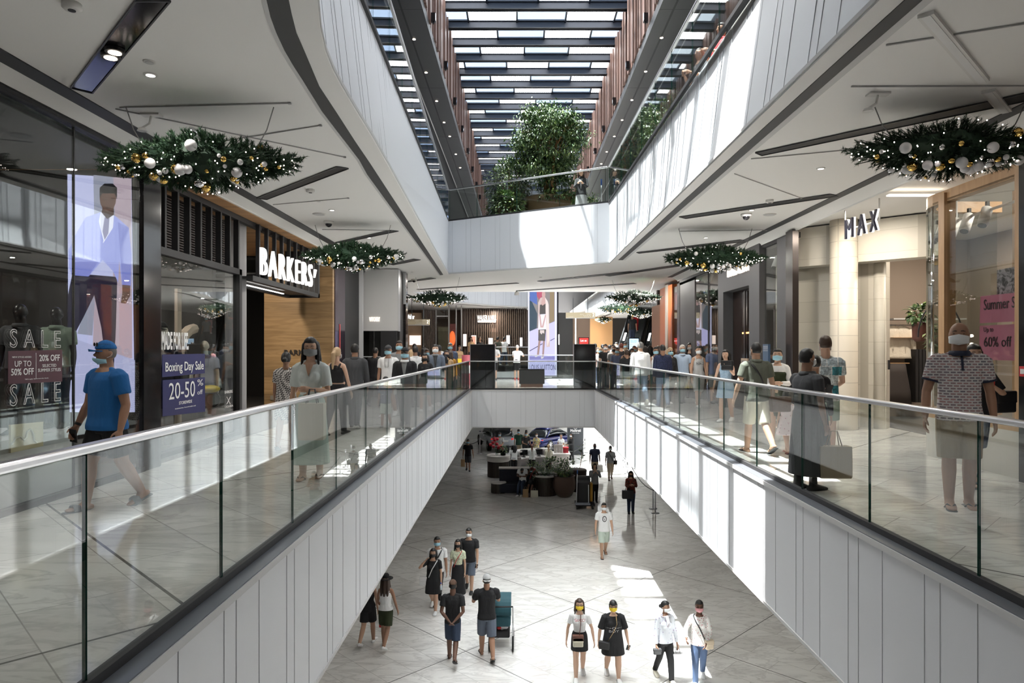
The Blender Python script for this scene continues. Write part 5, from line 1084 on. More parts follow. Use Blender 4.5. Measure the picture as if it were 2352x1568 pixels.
mod_bevel(MB().box((cx+.22,cy+.02,LZ+.25),(cx+.36,cy+.42,LZ+1.05)).build('yellow_sack',M('sack_yellow',(.42,.20,.015),.6),ct),.05,3)
for q_,x in enumerate((cx-.36,cx+.16)): MB().tube([(x,cy-.22,LZ+.2),(x+(.05 if q_==0 else 0),cy-.18,LZ+(1.62 if q_==0 else 1.02))],.018,8).build('pole',M('pole_white',(.7,.72,.75),.4),ct,True)
MB().tube([(cx-.315,cy-.18,LZ+1.45),(cx-.31,cy-.18,LZ+1.64)],.022,8).build('pole_tip',M('tip_blue',(.02,.12,.42),.4),ct,True); mod_bevel(MB().box((cx-.40,cy-.36,LZ+.20),(cx+.22,cy-.12,LZ+.27)).build('mop_cloth',M('mop_grey',(.30,.33,.38),.8),ct),.02)
for x in (cx-.32,cx+.34):
    for y in (cy-.22,cy+.44): MB().tube([(x-.02,y,LZ+.07),(x+.02,y,LZ+.07)],.07,14).build('castor',M('cart_black'),ct); MB().bar((x,y,LZ+.07),(x,y,LZ+.15),.02,.02).build('castor_fork',steel,ct)
def stanchion(label,x,y,h=1.0):
    t=thing('rope_stanchion',label,'barrier post',(x,y,LZ)); MB().lathe([(.17,0),(.17,.015),(.03,.05)],(x,y,LZ),24).build('base',steel,t,True); MB().tube([(x,y,LZ+.03),(x,y,LZ+h)],.027,12).build('post',steel,t,True); MB().lathe([(.035,0),(.035,.04),(.01,.06)],(x,y,LZ+h-.02),14).build('cap',steel,t,True); return t
def st(px,py,lab): p=on(px,py,LZ); stanchion(lab,p.x,p.y); return p
ropes=[]
s1=st(1505,1178,'steel barrier post under the right walkway, nearest of its row'); s2=st(1500,1168,'steel barrier post under the right walkway, just behind the nearest'); s3=st(1441,1088,'steel barrier post behind the woman with the black tote'); s4=st(1437,1073,'steel barrier post beside the striped blouse woman'); s5=st(1431,1061,'steel barrier post furthest along the right walkway row')
s6=st(1102,1042,'steel barrier post in front of the silver car'); s7=st(1344,1040,'steel barrier post right of the dark car sign'); s8=st(1076,1046,'steel barrier post at the left behind the man with paper bag')
for a,b,lab in ((s1,s3,'black barrier rope along the right walkway row'),(s6,V3((s6.x-1.6,s6.y+1.4,LZ)),'black barrier rope before the silver car'),(V3((2.75,39.5,LZ)),s7,'black barrier rope beside the dark car sign')):
    t=thing('barrier_rope',lab,'rope',(a+b)/2+V3((0,0,.6))); MB().tube([a.lerp(b,k/10)+V3((0,0,.92-.38*(1-(2*k/10-1)**2))) for k in range(11)],.02,8).build('rope',blackm,t,True); 
    for e in (a,b): MB().ell(e+V3((0,0,.92)),.035).build('rope_end',steel,t,True)
sgn=thing('display_board','tall dark car maker display board with white script','sign',(at(1321,0,43.5).x,43.5,LZ)); a=at(1303,0,43.5).x; b=at(1340,0,43.5).x; MB().box((a,43.5,LZ),(b,43.62,LZ+2.6)).build('panel',M('board_grey',(.045,.05,.06),.5),sgn)
text('lettering','Maserati',wtext,(a+.18,43.48,at(0,991,43.5).z),RT,UP,.17,.01,.68,sgn,bold=.03); text('small_lettering','WINGER MOTORS',wtext,(a+.26,43.48,at(0,995.5,43.5).z),RT,UP,.06,.01,.5,sgn)
m=MB(); tc=V3(((a+b)/2,43.47,at(0,985,43.5).z)); m.bar(tc-V3((0,0,.10)),tc+V3((0,0,.13)),.02,.012)
for s in (-1,1): m.tube([tc+V3((0,0,-.02)),tc+V3((s*.09,0,.03)),tc+V3((s*.08,0,.14))],.014,6)
m.build('trident',wtext,sgn)
mb=MB(); mb.box((-6,52,LZ),(6,52.1,ZB)); struct('wall_far',mb,M('bright_wall',(.75,.75,.74),.6))
def car(label,loc,rz,paint,suv):
    t=thing('car',label,'car',loc,rz); Ln=4.9; W=.97; pm=M(paint[0],paint[1],.22,.35,coat=.8); gl_=M('car_glass',(.02,.025,.03),.06,spec=.8)
    H=.98 if suv else .88; g=.24
    def sec(y,w,z0,z1,n=20,e=3.2): return [V3((math.copysign(abs(cos(2*pi*k/n))**(2/e),cos(2*pi*k/n))*w, y, (z0+z1)/2+math.copysign(abs(sin(2*pi*k/n))**(2/e),sin(2*pi*k/n))*(z1-z0)/2)) for k in range(n)]
    # rear of the car faces local -Y
    prof=[(-2.42,.70,.42,.72),(-2.36,.86,.30,H-.05),(-2.2,.93,g,H),(-1.5,.97,g,H+.03),(-.5,.95,g,H),(.8,.96,g,H-.04),(1.7,.96,g,H-.12),(2.25,.88,.28,H-.24),(2.45,.70,.40,.62)]
    MB().rings([sec(*p) for p in prof]).build('body',pm,t,True,True)
    rt=1.66 if suv else 1.42
    roof=[(-2.05 if suv else -1.75,.70,H-.06,H+.04),(-1.75 if suv else -1.25,.72,H-.06,rt-.14),(-1.2 if suv else -.6,.70,H-.06,rt-.02),(-.2,.69,H-.06,rt),(.5,.69,H-.06,rt-.1),(1.25,.74,H-.1,H+.02)]
    MB().rings([sec(p[0],p[1],p[2],p[3],20,2.6) for p in roof]).build('greenhouse',gl_,t,True,True)
    MB().rings([[V3((x,y,z+dz)) for x,dz in ((-.52,-.03),(-.3,.02),(0,.035),(.3,.02),(.52,-.03),(.50,-.07),(0,-.03),(-.50,-.07))] for y,z in ((-1.7 if suv else -1.05,rt-.06),(-1.1 if suv else -.6,rt+.0),(-.2,rt+.01),(.45,rt-.07))]).build('roof',pm,t,True,True)
    for s in (-1,1):
        for y0,y1 in ((-1.95 if suv else -1.6,-1.25 if suv else -.75),): MB().tube([(s*.74,y0,H+.0),(s*.66,(y0+y1)/2,(H+rt)/2+.03),(s*.56,y1,rt-.05)],.05,8).build('pillar',pm,t,True,True)
        MB().tube([(s*.76,-1.5,H+.05),(s*.60,-.7,rt-.10),(s*.60,.3,rt-.13),(s*.76,1.2,H+.02)],.018,6).build('window_trim',steel,t,True,True)
        MB().rings([[V3((s*(.46+.40*k/5),-2.40+.16*(k/5)**2,H-.16+dz+.02*k/5)) for dz in (-.06,.0,.06)]+[V3((s*(.46+.40*k/5),-2.30+.16*(k/5)**2,H-.16+dz)) for dz in (.06,-.06)] for k in range(6)]).build('tail_light',M('tail_red',(.45,.01,.012),.2,emit=.25,ecol=(1,.02,.02)),t,True,True)
        for y in (-1.45,1.5):
            w=MB(); w.rings([[V3((s*x,y+r*cos(2*pi*k/28),.36+r*sin(2*pi*k/28))) for k in range(28)] for x,r in ((.72,.30),(.72,.36),(.95,.36),(.97,.31),(.97,.25))]); w.build('tyre',M('tyre',(.012,.012,.012),.8),t,True,True)
            r_=MB()
            for k in range(10): a=2*pi*k/10; r_.bar((s*.965,y,.36),(s*.965,y+.25*cos(a),.36+.25*sin(a)),.03,.02,0,(1,0,0))
            r_.tube([(s*.94,y,.36),(s*.985,y,.36)],.05,12); r_.build('wheel_rim',M('rim_silver',(.7,.7,.72),.2,1.),t,False,True)
        MB().ell((s*.98,.75,H+.06),(.10,.07,.06)).build('mirror',pm,t,True,True); MB().box((s*.975-.012,-.5,H-.10),(s*.975+.012,-.3,H-.07)).build('door_handle',steel,t,False,True)
        MB().tube([(s*.45,-2.40,.32),(s*.45,-2.30,.32)],.05,12).build('exhaust',steel,t,True,True)
    MB().box((-.26,-2.425,.66),(.26,-2.40,.78)).build('number_plate',M('plate_white',(.8,.8,.8),.4),t,False,True); text('plate_lettering','- - -',M('plate_ink',(.02,.02,.02),.5),(-.14,-2.428,.685),RT,UP,.07,.004,.28,None).parent=t
    MB().tube([(-.55,-2.385,.56),(.55,-2.385,.56)],.02,6).build('bumper_trim',steel if suv else pm,t,True,True); MB().box((-.6,-2.40,.30),(.6,-2.30,.46)).build('diffuser',blackm,t,False,True)
    MB().rings([[V3((x,-1.98+.22*abs(x) if suv else -1.62+.2*abs(x),z)) for x,z in ((-.5,H+.12),(-.4,rt-.2),(.4,rt-.2),(.5,H+.12))] for _ in (0,)]+[[V3((x,(-1.98+.22*abs(x) if suv else -1.62+.2*abs(x))+.02,z)) for x,z in ((-.5,H+.12),(-.4,rt-.2),(.4,rt-.2),(.5,H+.12))]]) if False else None
    return t
p=at(1138,0,45.2); car('silver car seen from behind the desk, left of the blue one',(p.x,47.0,LZ),.26,('paint_silver',(.42,.45,.50)),True)
p=at(1258,0,45.2); car('dark blue car seen from behind the desk beside the dark board',(p.x+.25,47.0,LZ),-.62,('paint_blue',(.012,.02,.16)),False)

# ================================================================== ADDED LAMPS
def lamp(name,loc,energy,size,color=(1,.95,.88),rot=(0,0,0)):
    l=bpy.data.lights.new(name,'AREA'); l.shape='DISK'; l.size=size; l.energy=energy; l.color=color; o=bpy.data.objects.new(name,l); COL.objects.link(o); o.location=loc; o.rotation_euler=rot; return o
for i,y in enumerate((3.4,6.2,9.4,12.2,15.2,18.4)):  # walkway downlights added to brighten the floors and ceilings
    for x,lb in ((-3.35,'left'),(4.15,'right')):
        p=V3((x,y,H3)); t=thing('downlight','small lit downlight on the %s walkway ceiling'%lb,'light',p,0,'lit downlights above the %s walkway'%lb); MB().lathe([(.055,-.012),(.06,0)],tuple(p),16).build('trim_ring',cw,t); MB().lathe([(.04,-.013),(.04,-.006)],tuple(p),12).build('lamp',M('added_downlight_glow',(1,.95,.88),.5,emit=1.5,ecol=(1,.95,.88)),t)
        lamp('added_ceiling_lamp',(x,y,H3-.02),(8,10,14,18,22,24)[i],.10)
for x,y,e in ((-3.0,24.5,60),(4.6,24.5,60),(0,27.8,50),(-3.5,33,60),(5.2,33,60)): lamp('added_ceiling_lamp',(x,y,H3-.02),e,.12)  # bare lamps added to brighten the far walkways and bridge, no fitting modelled
lamp('added_interior_lamp',(6.0,12.0,H3-.06),30,.3,(1,.90,.76)); lamp('added_interior_lamp',(8.6,13.4,H3-.06),45,.3,(1,.88,.74)); lamp('added_interior_lamp',(7.2,9.2,H3-.06),30,.3,(1,.9,.78))  # area lamps added to brighten the shop interiors and the far wall
lamp('added_interior_lamp',(-6.6,10.6,3.7),30,.3,(1,.93,.85)); lamp('added_interior_lamp',(-6.2,15.2,3.8),40,.3,(1,.88,.72)); lamp('added_interior_lamp',(-6.6,6.3,3.8),22,.3,(1,.93,.85)); lamp('added_interior_lamp',(6.9,19.,3.8),25,.3,(1,.85,.7)); lamp('added_interior_lamp',(5.9,24.2,3.5),25,.3,(1,.75,.6))
lamp('added_interior_lamp',(5.5,50.,3.9),45,.4,(1,.80,.55)); lamp('added_interior_lamp',(-1.5,40.2,3.9),50,.3,(1,.85,.7))
# ================================================================== PEOPLE
SK={'f':(.62,.40,.29),'l':(.52,.32,.22),'m':(.36,.20,.13),'d':(.15,.075,.05),'k':(.055,.028,.02)}
HC={'bk':(.010,.009,.009),'br':(.045,.024,.015),'bl':(.48,.33,.19),'gr':(.13,.125,.12),'rd':(.12,.028,.016),'dk':(.02,.014,.012),'wh':(.6,.58,.55)}
CC={'white':(.80,.80,.80),'black':(.012,.012,.014),'navy':(.020,.026,.055),'grey':(.22,.225,.23),'lgrey':(.48,.48,.48),'dgrey':(.06,.062,.068),'olive':(.085,.092,.07),'dolive':(.03,.04,.016),
 'denim':(.036,.055,.10),'ldenim':(.22,.30,.42),'bdenim':(.05,.08,.15),'beige':(.52,.43,.32),'sand':(.60,.55,.46),'mint':(.52,.60,.53),'sage':(.26,.33,.26),'blue':(.010,.12,.36),'slateblue':(.10,.125,.21),'polo':(.20,.23,.32),'green':(.02,.07,.045),
 'cream':(.72,.68,.56),'pale':(.66,.71,.69),'paleskirt':(.52,.66,.60),'tan':(.45,.29,.15),'brown':(.10,.055,.035),'red':(.50,.015,.02),'pink':(.62,.30,.32),'yellow':(.85,.62,.04),'mustard':(.42,.20,.03),'sky':(.36,.62,.74),'mask':(.78,.80,.82),'skydress':(.38,.49,.62),'khaki':(.35,.28,.19),'lblue':(.45,.56,.72),'teal':(.02,.16,.18),'bluegrey':(.12,.145,.19)}
def cloth(c):
    if c in PATS: return PATS[c]()
    return M('cloth_'+c,CC[c],.85,bump=((11,11,3.5),.8))
def vor(sc,stops,base,feat='F1',out='Distance',seed=0):
    def f(N,L,c):
        v=N.new('ShaderNodeTexVoronoi'); v.inputs['Scale'].default_value=sc; v.feature=feat; L.new(c,v.inputs['Vector']); return ramp(N,L,v.outputs[out],stops)
    return f
def collage(N,L,c):
    b=N.new('ShaderNodeTexBrick'); b.offset=.4; b.inputs['Scale'].default_value=1; b.inputs['Brick Width'].default_value=.15; b.inputs['Row Height'].default_value=.13; b.inputs['Mortar Size'].default_value=.007
    b.inputs['Color1'].default_value=(.0,.0,.0,1); b.inputs['Color2'].default_value=(1,1,1,1); b.inputs['Mortar'].default_value=(.5,.5,.5,1)
    m=mapping(N,L,c,rot=(pi/2,0,0)); L.new(m,b.inputs['Vector']); t=ramp(N,L,b.outputs['Color'],[(.0,(.02,.20,.24)),(.28,(.08,.30,.36)),(.52,(.75,.74,.72)),(.62,(.30,.40,.46)),(.8,(.65,.60,.55)),(1.,(.05,.07,.10))])
    n=ramp(N,L,noise(N,L,c,22,4,1),[(.35,(.45,.45,.45)),(.65,(1.2,1.2,1.2))]); return mixc(N,L,1.,t,n,'MULTIPLY')
def polopat(N,L,c):
    b=N.new('ShaderNodeTexBrick'); b.inputs['Scale'].default_value=1; b.inputs['Brick Width'].default_value=.052; b.inputs['Row Height'].default_value=.026; b.inputs['Mortar Size'].default_value=.0062
    b.inputs['Color1'].default_value=(.16,.16,.20,1); b.inputs['Color2'].default_value=(.42,.24,.24,1); b.inputs['Mortar'].default_value=(.62,.60,.60,1)
    L.new(mapping(N,L,c,rot=(pi/2,0,0)),b.inputs['Vector']); return b.outputs['Color']
def plaid(N,L,c):
    k=N.new('ShaderNodeTexChecker'); k.inputs['Scale'].default_value=42; k.inputs[1].default_value=(.06,.055,.055,1); k.inputs[2].default_value=(.58,.55,.52,1); L.new(mapping(N,L,c,rot=(.4,.3,.7)),k.inputs[0]); return k.outputs[0]
def stripes(a,b,sc=16):
    def f(N,L,c):
        w=N.new('ShaderNodeTexWave'); w.inputs['Scale'].default_value=sc; L.new(c,w.inputs['Vector']); return ramp(N,L,w.outputs['Fac'],[(.45,a),(.55,b)])
    return f
PATS={'collage':lambda:texmat('cloth_collage',collage,.8),'polopat':lambda:texmat('cloth_polo',polopat,.85),'plaid':lambda:texmat('cloth_plaid',plaid,.85),
 'stripe':lambda:texmat('cloth_stripe',stripes((.16,.16,.18),(.50,.49,.50)),.85),'redplaid':lambda:texmat('cloth_redplaid',vor(9,[(.2,(.012,.01,.01)),(.5,(.16,.03,.02))],0),.85),
 'floral':lambda:texmat('cloth_floral',vor(26,[(.0,(.45,.09,.12)),(.22,(.45,.10,.14)),(.26,(.80,.78,.76))],0),.85),'leaf':lambda:texmat('cloth_leaf',vor(30,[(.0,(.06,.10,.12)),(.25,(.10,.16,.14)),(.30,(.62,.66,.48))],0),.85),
 'girlfloral':lambda:texmat('cloth_girlfloral',vor(22,[(.0,(.12,.40,.16)),(.18,(.55,.22,.36)),(.24,(.78,.68,.72))],0),.85),'tinydots':lambda:texmat('cloth_tinydots',vor(70,[(.0,(.70,.74,.78)),(.22,(.70,.74,.78)),(.28,(.30,.43,.58))],0),.85),
 'multi':lambda:texmat('cloth_multi',vor(12,[(.1,(.75,.70,.62)),(.4,(.20,.22,.26)),(.6,(.6,.5,.2))],0),.85),'camo':lambda:texmat('cloth_camo',vor(34,[(.2,(.03,.035,.10)),(.55,(.012,.018,.05))],0),.85),'scarf':lambda:texmat('cloth_scarf',vor(30,[(.1,(.20,.12,.2)),(.4,(.6,.58,.62))],0),.85),
 'sheer':lambda:texmat('cloth_sheer',vor(16,[(.05,(.55,.25,.45)),(.2,(.55,.60,.72)),(.3,(.76,.79,.85))],0),.85)}
def skinm(k): return M('skin_'+k,SK[k],.5,spec=.4)
def hairm(k): return M('hair_'+k,HC[k],.5,bump=(45,.16))
NEARV=.0065
def remesh(o,v,it=4):
    m=o.modifiers.new('fuse','REMESH'); m.mode='VOXEL'; m.voxel_size=v; m.use_smooth_shade=True
    s=o.modifiers.new('smooth','SMOOTH'); s.factor=.5; s.iterations=it; return o
def person(label,pos,a=0.,H=1.7,sex='m',skin='l',hair=('short','bk'),mask=None,top=('tee','white'),bot=('trousers','black'),shoe=('shoe','white'),
           arms=((4,8,12),(4,8,12)),legs=(8,6,-8,10),lean=0.,head=(0,0),fat=1.,vox=.012,hat=None,specs=None,strap=None,extra=None,sit=False,group=None,cat='person',name='person',bodymat=None,chin=False,hem=None,print_=None):
    t=thing(name,label,cat,pos,R(a),group)
    fem=sex=='f'; w=fat; U=lambda x,y,z: V3((x*H,y*H,z*H)); pc=U(0,0,.53)
    if hair[0] in('mann',): pass
    Rl=Matrix.Rotation(-R(lean),3,'X')             # positive = bend forward (towards -Y)
    Rl=Matrix.Rotation(R(lean),3,'X')
    T=lambda p: pc+Rl@(p-pc)
    nk=U(0,0,.85); Rh=Matrix.Rotation(R(head[0]),3,'Z')@Matrix.Rotation(R(head[1]),3,'X')
    TH=lambda p: T(nk+Rh@(p-nk))
    if fem: TR=[(.47,.075,.062),(.51,.096,.071),(.55,.094,.068),(.61,.068,.053),(.67,.074,.058),(.725,.083,.066),(.77,.088,.058),(.80,.084,.046),(.822,.055,.036),(.845,.031,.031)]; sw=.094
    else: TR=[(.47,.075,.062),(.51,.092,.068),(.55,.090,.066),(.61,.080,.060),(.67,.086,.064),(.73,.098,.068),(.775,.104,.062),(.805,.096,.050),(.825,.060,.040),(.845,.036,.036)]; sw=.108
    def ring(z,rx,ry,dy=0.,n=22,e=2.5): return [U(math.copysign(abs(cos(2*pi*k/n))**(2/e),cos(2*pi*k/n))*rx,math.copysign(abs(sin(2*pi*k/n))**(2/e),sin(2*pi*k/n))*ry+dy,z) for k in range(n)]
    fw=lambda z: 1+(w-1)*(1. if z<.72 else .55)
    # ---- skeleton
    S_={}
    for i,s in enumerate((-1,1)):                  # -1 = person's right (viewer's left when facing the camera)
        t1,k1=legs[2*i],legs[2*i+1]; out=.012+(.02 if sit else 0)
        hip=U(s*.045*fw(.5),0,.50); d1=V3((s*out,-sin(R(t1)),-cos(R(t1)))).normalized(); kn=hip+d1*.235*H; t2=t1-k1; d2=V3((s*.004,-sin(R(t2)),-cos(R(t2)))).normalized(); an=kn+d2*.235*H
        S_[s]=dict(hip=hip,kn=kn,an=an,pitch=max(-25,min(45,(-t2)*.6 if not sit else 0)))
    lo=min(S_[s]['an'].z for s in (-1,1))-.042*H; dz=V3((0,0,-lo))
    for s in (-1,1):
        for k in ('hip','kn','an'): S_[s][k]=S_[s][k]+dz
    pcz=dz; OT=T; OTH=TH
    T=lambda p: OT(p)+dz; TH=lambda p: OTH(p)+dz
    for i,s in enumerate((-1,1)):
        A=arms[i]; fwd,out,elb=A[:3]; inn=A[3] if len(A)>3 else -out*.4; r=R
        sh=T(U(s*sw*(1+(w-1)*.5),0,.792)); d1=V3((s*sin(r(out)),-sin(r(fwd))*cos(r(out)),-cos(r(fwd))*cos(r(out)))); el=sh+d1*.172*H
        f2=fwd+elb; d2=V3((-s*sin(r(inn)),-sin(r(f2))*cos(r(inn)),-cos(r(f2))*cos(r(inn)))); wr=el+d2*.150*H
        S_[s].update(sh=sh,el=el,wr=wr,d2=d2.normalized(),d1=d1)
    # ---- body
    B=MB()
    body_tr=[(z,rx*fw(z)*.93,ry*fw(z)*.93) for z,rx,ry in TR]
    B.rings([[T(p) for p in ring(z,rx,ry,-.012 if z>.82 else 0)] for z,rx,ry in body_tr])
    if fem and sex=='f':
        for s in (-1,1): B.ell(T(U(s*.038,-.045*fw(.7),.725)),U(.036,.033,.036)*1.,0,10,8) if True else 0
    B.tube([T(U(0,.002,.82)),TH(U(0,-.006,.885))],[.034*H*(1.1 if not fem else .92)]*2,12)
    hc=U(0,-.008,.938)
    B.xf=None
    def E(c,rr,**k): 
        q=MB(); q.ell(c,rr,0,16,12); B.add([TH(V3(p)) for p in q.v],q.f)
    hs=1.05 if H>1.2 else 1.30
    E(hc,tuple(U(.0445*hs,.053*hs,.0555*hs))); E(U(0,-.026,.905),tuple(U(.033*hs,.033,.036*hs))); E(U(0,-.040,.893),tuple(U(.018*hs,.018,.016)))
    E(U(0,-.0615*hs,.922),tuple(U(.008,.012,.011))); E(U(0,-.054*hs,.935),tuple(U(.006,.008,.016)))
    for s in (-1,1): E(U(s*.043*hs,.004,.928),tuple(U(.006,.011,.018)))
    for s in (-1,1): E(U(s*.018,-.048*hs,.943),tuple(U(.013,.008,.005)))
    for s in (-1,1):
        q=S_[s]; ar=(.0235 if fem else .028)*(1+(w-1)*.6)
        B.tube([T(U(s*.02,.004,.835)),T(U(s*.055,.002,.814)),q['sh']],[.022*H,.022*H,ar*1.0*H],10,0)
        B.tube([q['sh']+V3((-s*.01*H,0,.002*H)),q['sh'].lerp(q['el'],.35),q['el'],q['el'].lerp(q['wr'],.3),q['wr']],[ar*1.18*H,ar*1.02*H,ar*.80*H,ar*.84*H,ar*.52*H],12,0,True)
        tr_=.052*(1+(w-1)*.7)*(1.04 if fem else 1)
        B.tube([q['hip']+V3((0,0,.02*H)),q['hip'].lerp(q['kn'],.35),q['kn'],q['kn'].lerp(q['an'],.3),q['an']],[tr_*.98*H,tr_*.96*H,tr_*.64*H,tr_*.66*H,.024*H],12,0,True)
        # foot
        p=R(q['pitch']); an=q['an']; tc=Matrix.Rotation(p,3,'X'); ft=lambda x,y,z,an=an,tc=tc,s=s: an+tc@U(x+s*.006*(-y/.1),y,z)
        B.tube([ft(0,.028,-.024),ft(0,-.02,-.022),ft(0,-.07,-.030),ft(0,-.105,-.034)],[(.020*H,.018*H),(.023*H,.022*H),(.028*H,.014*H),(.022*H,.009*H)],10,0,True,up=(1,0,0))
        B.tube([an,ft(0,-.02,-.02)],[.024*H,.024*H],10,0,True)
        q['ft']=ft
        # hand: palm, four fingers, thumb
        d=q['d2']; n=V3((-s,0,0)); n=(n-d*n.dot(d)); n=n.normalized() if n.length>.2 else V3((0,-1,0)); b=d.cross(n).normalized(); wr=q['wr']
        if b.y>0: b=-b
        q['palm']=wr+d*.030*H; q['hn']=n; q['hb']=b
        B.tube([wr-d*.004*H,wr+d*.02*H,wr+d*.050*H],[(.0135*H,.012*H),(.010*H,.022*H),(.0085*H,.024*H)],10,0,True,up=tuple(n))
        for k,(o_,L_) in enumerate(((.0185,.040),(.0065,.046),(-.0058,.043),(-.017,.034))):
            f0=wr+d*.048*H+b*o_*H; f1=f0+(d*.9+n*.25+b*o_*2).normalized()*L_*.5*H; f2_=f1+(d*.75+n*.65).normalized()*L_*.5*H
            B.tube([f0,f1,f2_],[.0058*H,.0053*H,.0044*H],7,0,True)
        f0=wr+d*.016*H+b*.018*H; f1=f0+(d*.75+b*.75+n*.2).normalized()*.026*H; f2_=f1+(d*.95+b*.25+n*.3).normalized()*.020*H
        B.tube([f0,f1,f2_],[.0085*H,.0066*H,.0052*H],7,0,True)
    sm=bodymat or skinm(skin)
    body=B.build('body',sm,t,False,True); remesh(body,vox,3 if vox<.01 else 2)
    def piece(nm,mb,mat,v=None,it=5): return remesh(mb.build(nm,mat,t,False,True),v or max(vox,.009),it)
    if bodymat is None and H*F/max(1,pos[1])>70:
        for s in (-1,1):
            c=TH(U(s*.0185*hs,-.0505*hs,.9345)); MB().ell(c,(.0072*H,.004*H,.0032*H),0,8,6).build('eye',M('eye_dark',(.012,.01,.01),.2),t,True,True)
            if hair[0]!='bald' or True: MB().tube([TH(U(s*.009,-.0585*hs,.9485)),TH(U(s*.02,-.0575*hs,.9505)),TH(U(s*.031,-.0495*hs,.9465))],[.0016*H,.0022*H,.0012*H],5).build('eyebrow',hairm('bk' if hair[1] in('bk','dk') else 'br'),t,True,True)
        if not mask: MB().tube([TH(U(-.014,-.0575*hs,.902)),TH(U(0,-.061*hs,.901)),TH(U(.014,-.0575*hs,.902))],[.0018*H,.0032*H,.0018*H],6).build('lips',M('lip_'+skin,tuple(c*f for c,f in zip(SK[skin],(.72,.45,.45))),.4),t,True,True)
    # ---- top
    ts,tcn=top[0],top[1]; I=.013 if vox>.009 else .010
    def sleeve(mb,s,fr,rk,flare=1.):
        q=S_[s]; ar=(.0235 if fem else .028)*(1+(w-1)*.6)*H*rk
        p0=q['sh']+V3((-s*.022*H,0,.004*H)); c0=q['sh']+V3((-s*.008*H,0,.005*H)); mb.ell(c0,ar*1.22/rk*1.08+I*.5,0,14,10); mb.tube([T(U(s*.022,.004,.832)),T(U(s*.06,.002,.815)),c0],[.022*H+I*.4,.024*H+I*.5,ar*1.1/rk+I*.5],12,0)
        if fr<=1: mb.tube([p0,q['sh'],q['sh'].lerp(q['el'],fr)],[ar*1.25,ar*1.25,ar*1.12*flare],12,0)
        else: mb.tube([p0,q['sh'],q['sh'].lerp(q['el'],.9),q['el'].lerp(q['wr'],.15),q['el'].lerp(q['wr'],fr-1)],[ar*1.28,ar*1.22,ar*1.05,ar*1.02,ar*.78*flare],12,0)
    if ts!='none':
        zt=hem or ({'blouse':.56,'tee':.56,'tank':.56,'shirt':.56,'long':.56}.get(ts) if bot[0] in('miniskirt','skirt','longskirt') else None) or {'tee':.475,'shirt':.47,'long':.47,'tank':.53,'crop':.60,'jacket':.46,'blouse':.47,'dress':.30,'strapdress':.33,'puffdress':.30,'longdress':.10,'camisole':.55,'oversize':.36}[ts]
        mb=MB(); rows=[]
        tk=[(z,rx*fw(z)+I/H,ry*fw(z)+I/H) for z,rx,ry in TR if z>=.55]
        if ts in('tank','crop','strapdress','camisole'): tk=[k for k in tk if k[0]<.79]+[(.80,.055,.046)]; tk=[(z,rx*(.86 if z>.76 else 1),ry) for z,rx,ry in tk]
        if ts in('strapdress','camisole'): tk=[k for k in tk if k[0]<.76]
        tk=[k for k in tk if k[0]>zt+.02 and k[0]<.843]
        lo_=tk[0]
        if zt<.55:
            hw={'dress':.118,'strapdress':.135,'puffdress':.17,'longdress':.145,'oversize':.125}.get(ts,(.105 if not fem else .108))*fw(.5)
            hd=hw*.74; rows=[(zt,hw,hd),(max(zt+.01,.50),(.104 if fem else .100)*fw(.5)+I/H*.6,.078*fw(.5)+I/H*.6)] if zt<.49 else [(zt,(.104 if fem else .100)*fw(.5)+I/H*.6,.078*fw(.5)+I/H*.6)]
            if ts in('tee','shirt','blouse','jacket','oversize','dress','long'): tk=[(z,max(rx,.088*fw(z)+I/H) if z<.70 else rx,max(ry,.064*fw(z)+I/H) if z<.70 else ry) for z,rx,ry in tk]
        else: rows=[(zt,lo_[1],lo_[2])]
        legsw=(S_[1]['kn'].y+S_[-1]['kn'].y)/2
        rr=[]
        for z,rx,ry in rows+tk: rr.append([T(p) if z>.5 or sit is False and lean==0 else T(p) for p in ring(z,rx,ry)])
        mb.rings(rr)
        if fem:
            for s in (-1,1): mb.ell(T(U(s*.038,-.046*fw(.7),.725)),U(.042,.040,.044),0,12,8)
        if ts in('tee','oversize','dress'): [sleeve(mb,s,.62 if ts!='oversize' else .9,1.28 if ts!='oversize' else 1.45) for s in (-1,1)]
        if ts in('shirt','blouse') : [sleeve(mb,s,.62 if ts=='shirt' else .80,1.25 if ts=='shirt' else 1.4) for s in (-1,1)]
        if ts in('long','jacket'): [sleeve(mb,s,1.92,1.32 if ts=='jacket' else 1.22) for s in (-1,1)]
        if ts=='longdress': [sleeve(mb,s,.8,1.3) for s in (-1,1)]
        if ts=='puffdress': [mb.ell(S_[s]['sh'].lerp(S_[s]['el'],.35),U(.038,.042,.055),0,12,8) for s in (-1,1)]
        tmat=cloth(tcn); top_o=piece({'tee':'t_shirt','shirt':'shirt','long':'shirt','tank':'tank_top','crop':'tank_top','jacket':'jacket','blouse':'blouse','camisole':'top'}.get(ts,'dress' if 'dress' in ts else 't_shirt'),mb,tmat,None,6 if vox>.009 else 4)
        if ts in('tank','strapdress','camisole','crop'):
            for s in (-1,1): mb2=MB(); mb2.tube([T(U(s*.050,-.050,.755)),T(U(s*.058,-.035,.800)),T(U(s*.058,.0,.828)),T(U(s*.055,.040,.795)),T(U(s*.045,.052,.75))],[.012*H]*5,8); mb2.build('shoulder_strap',tmat,t,True,True)
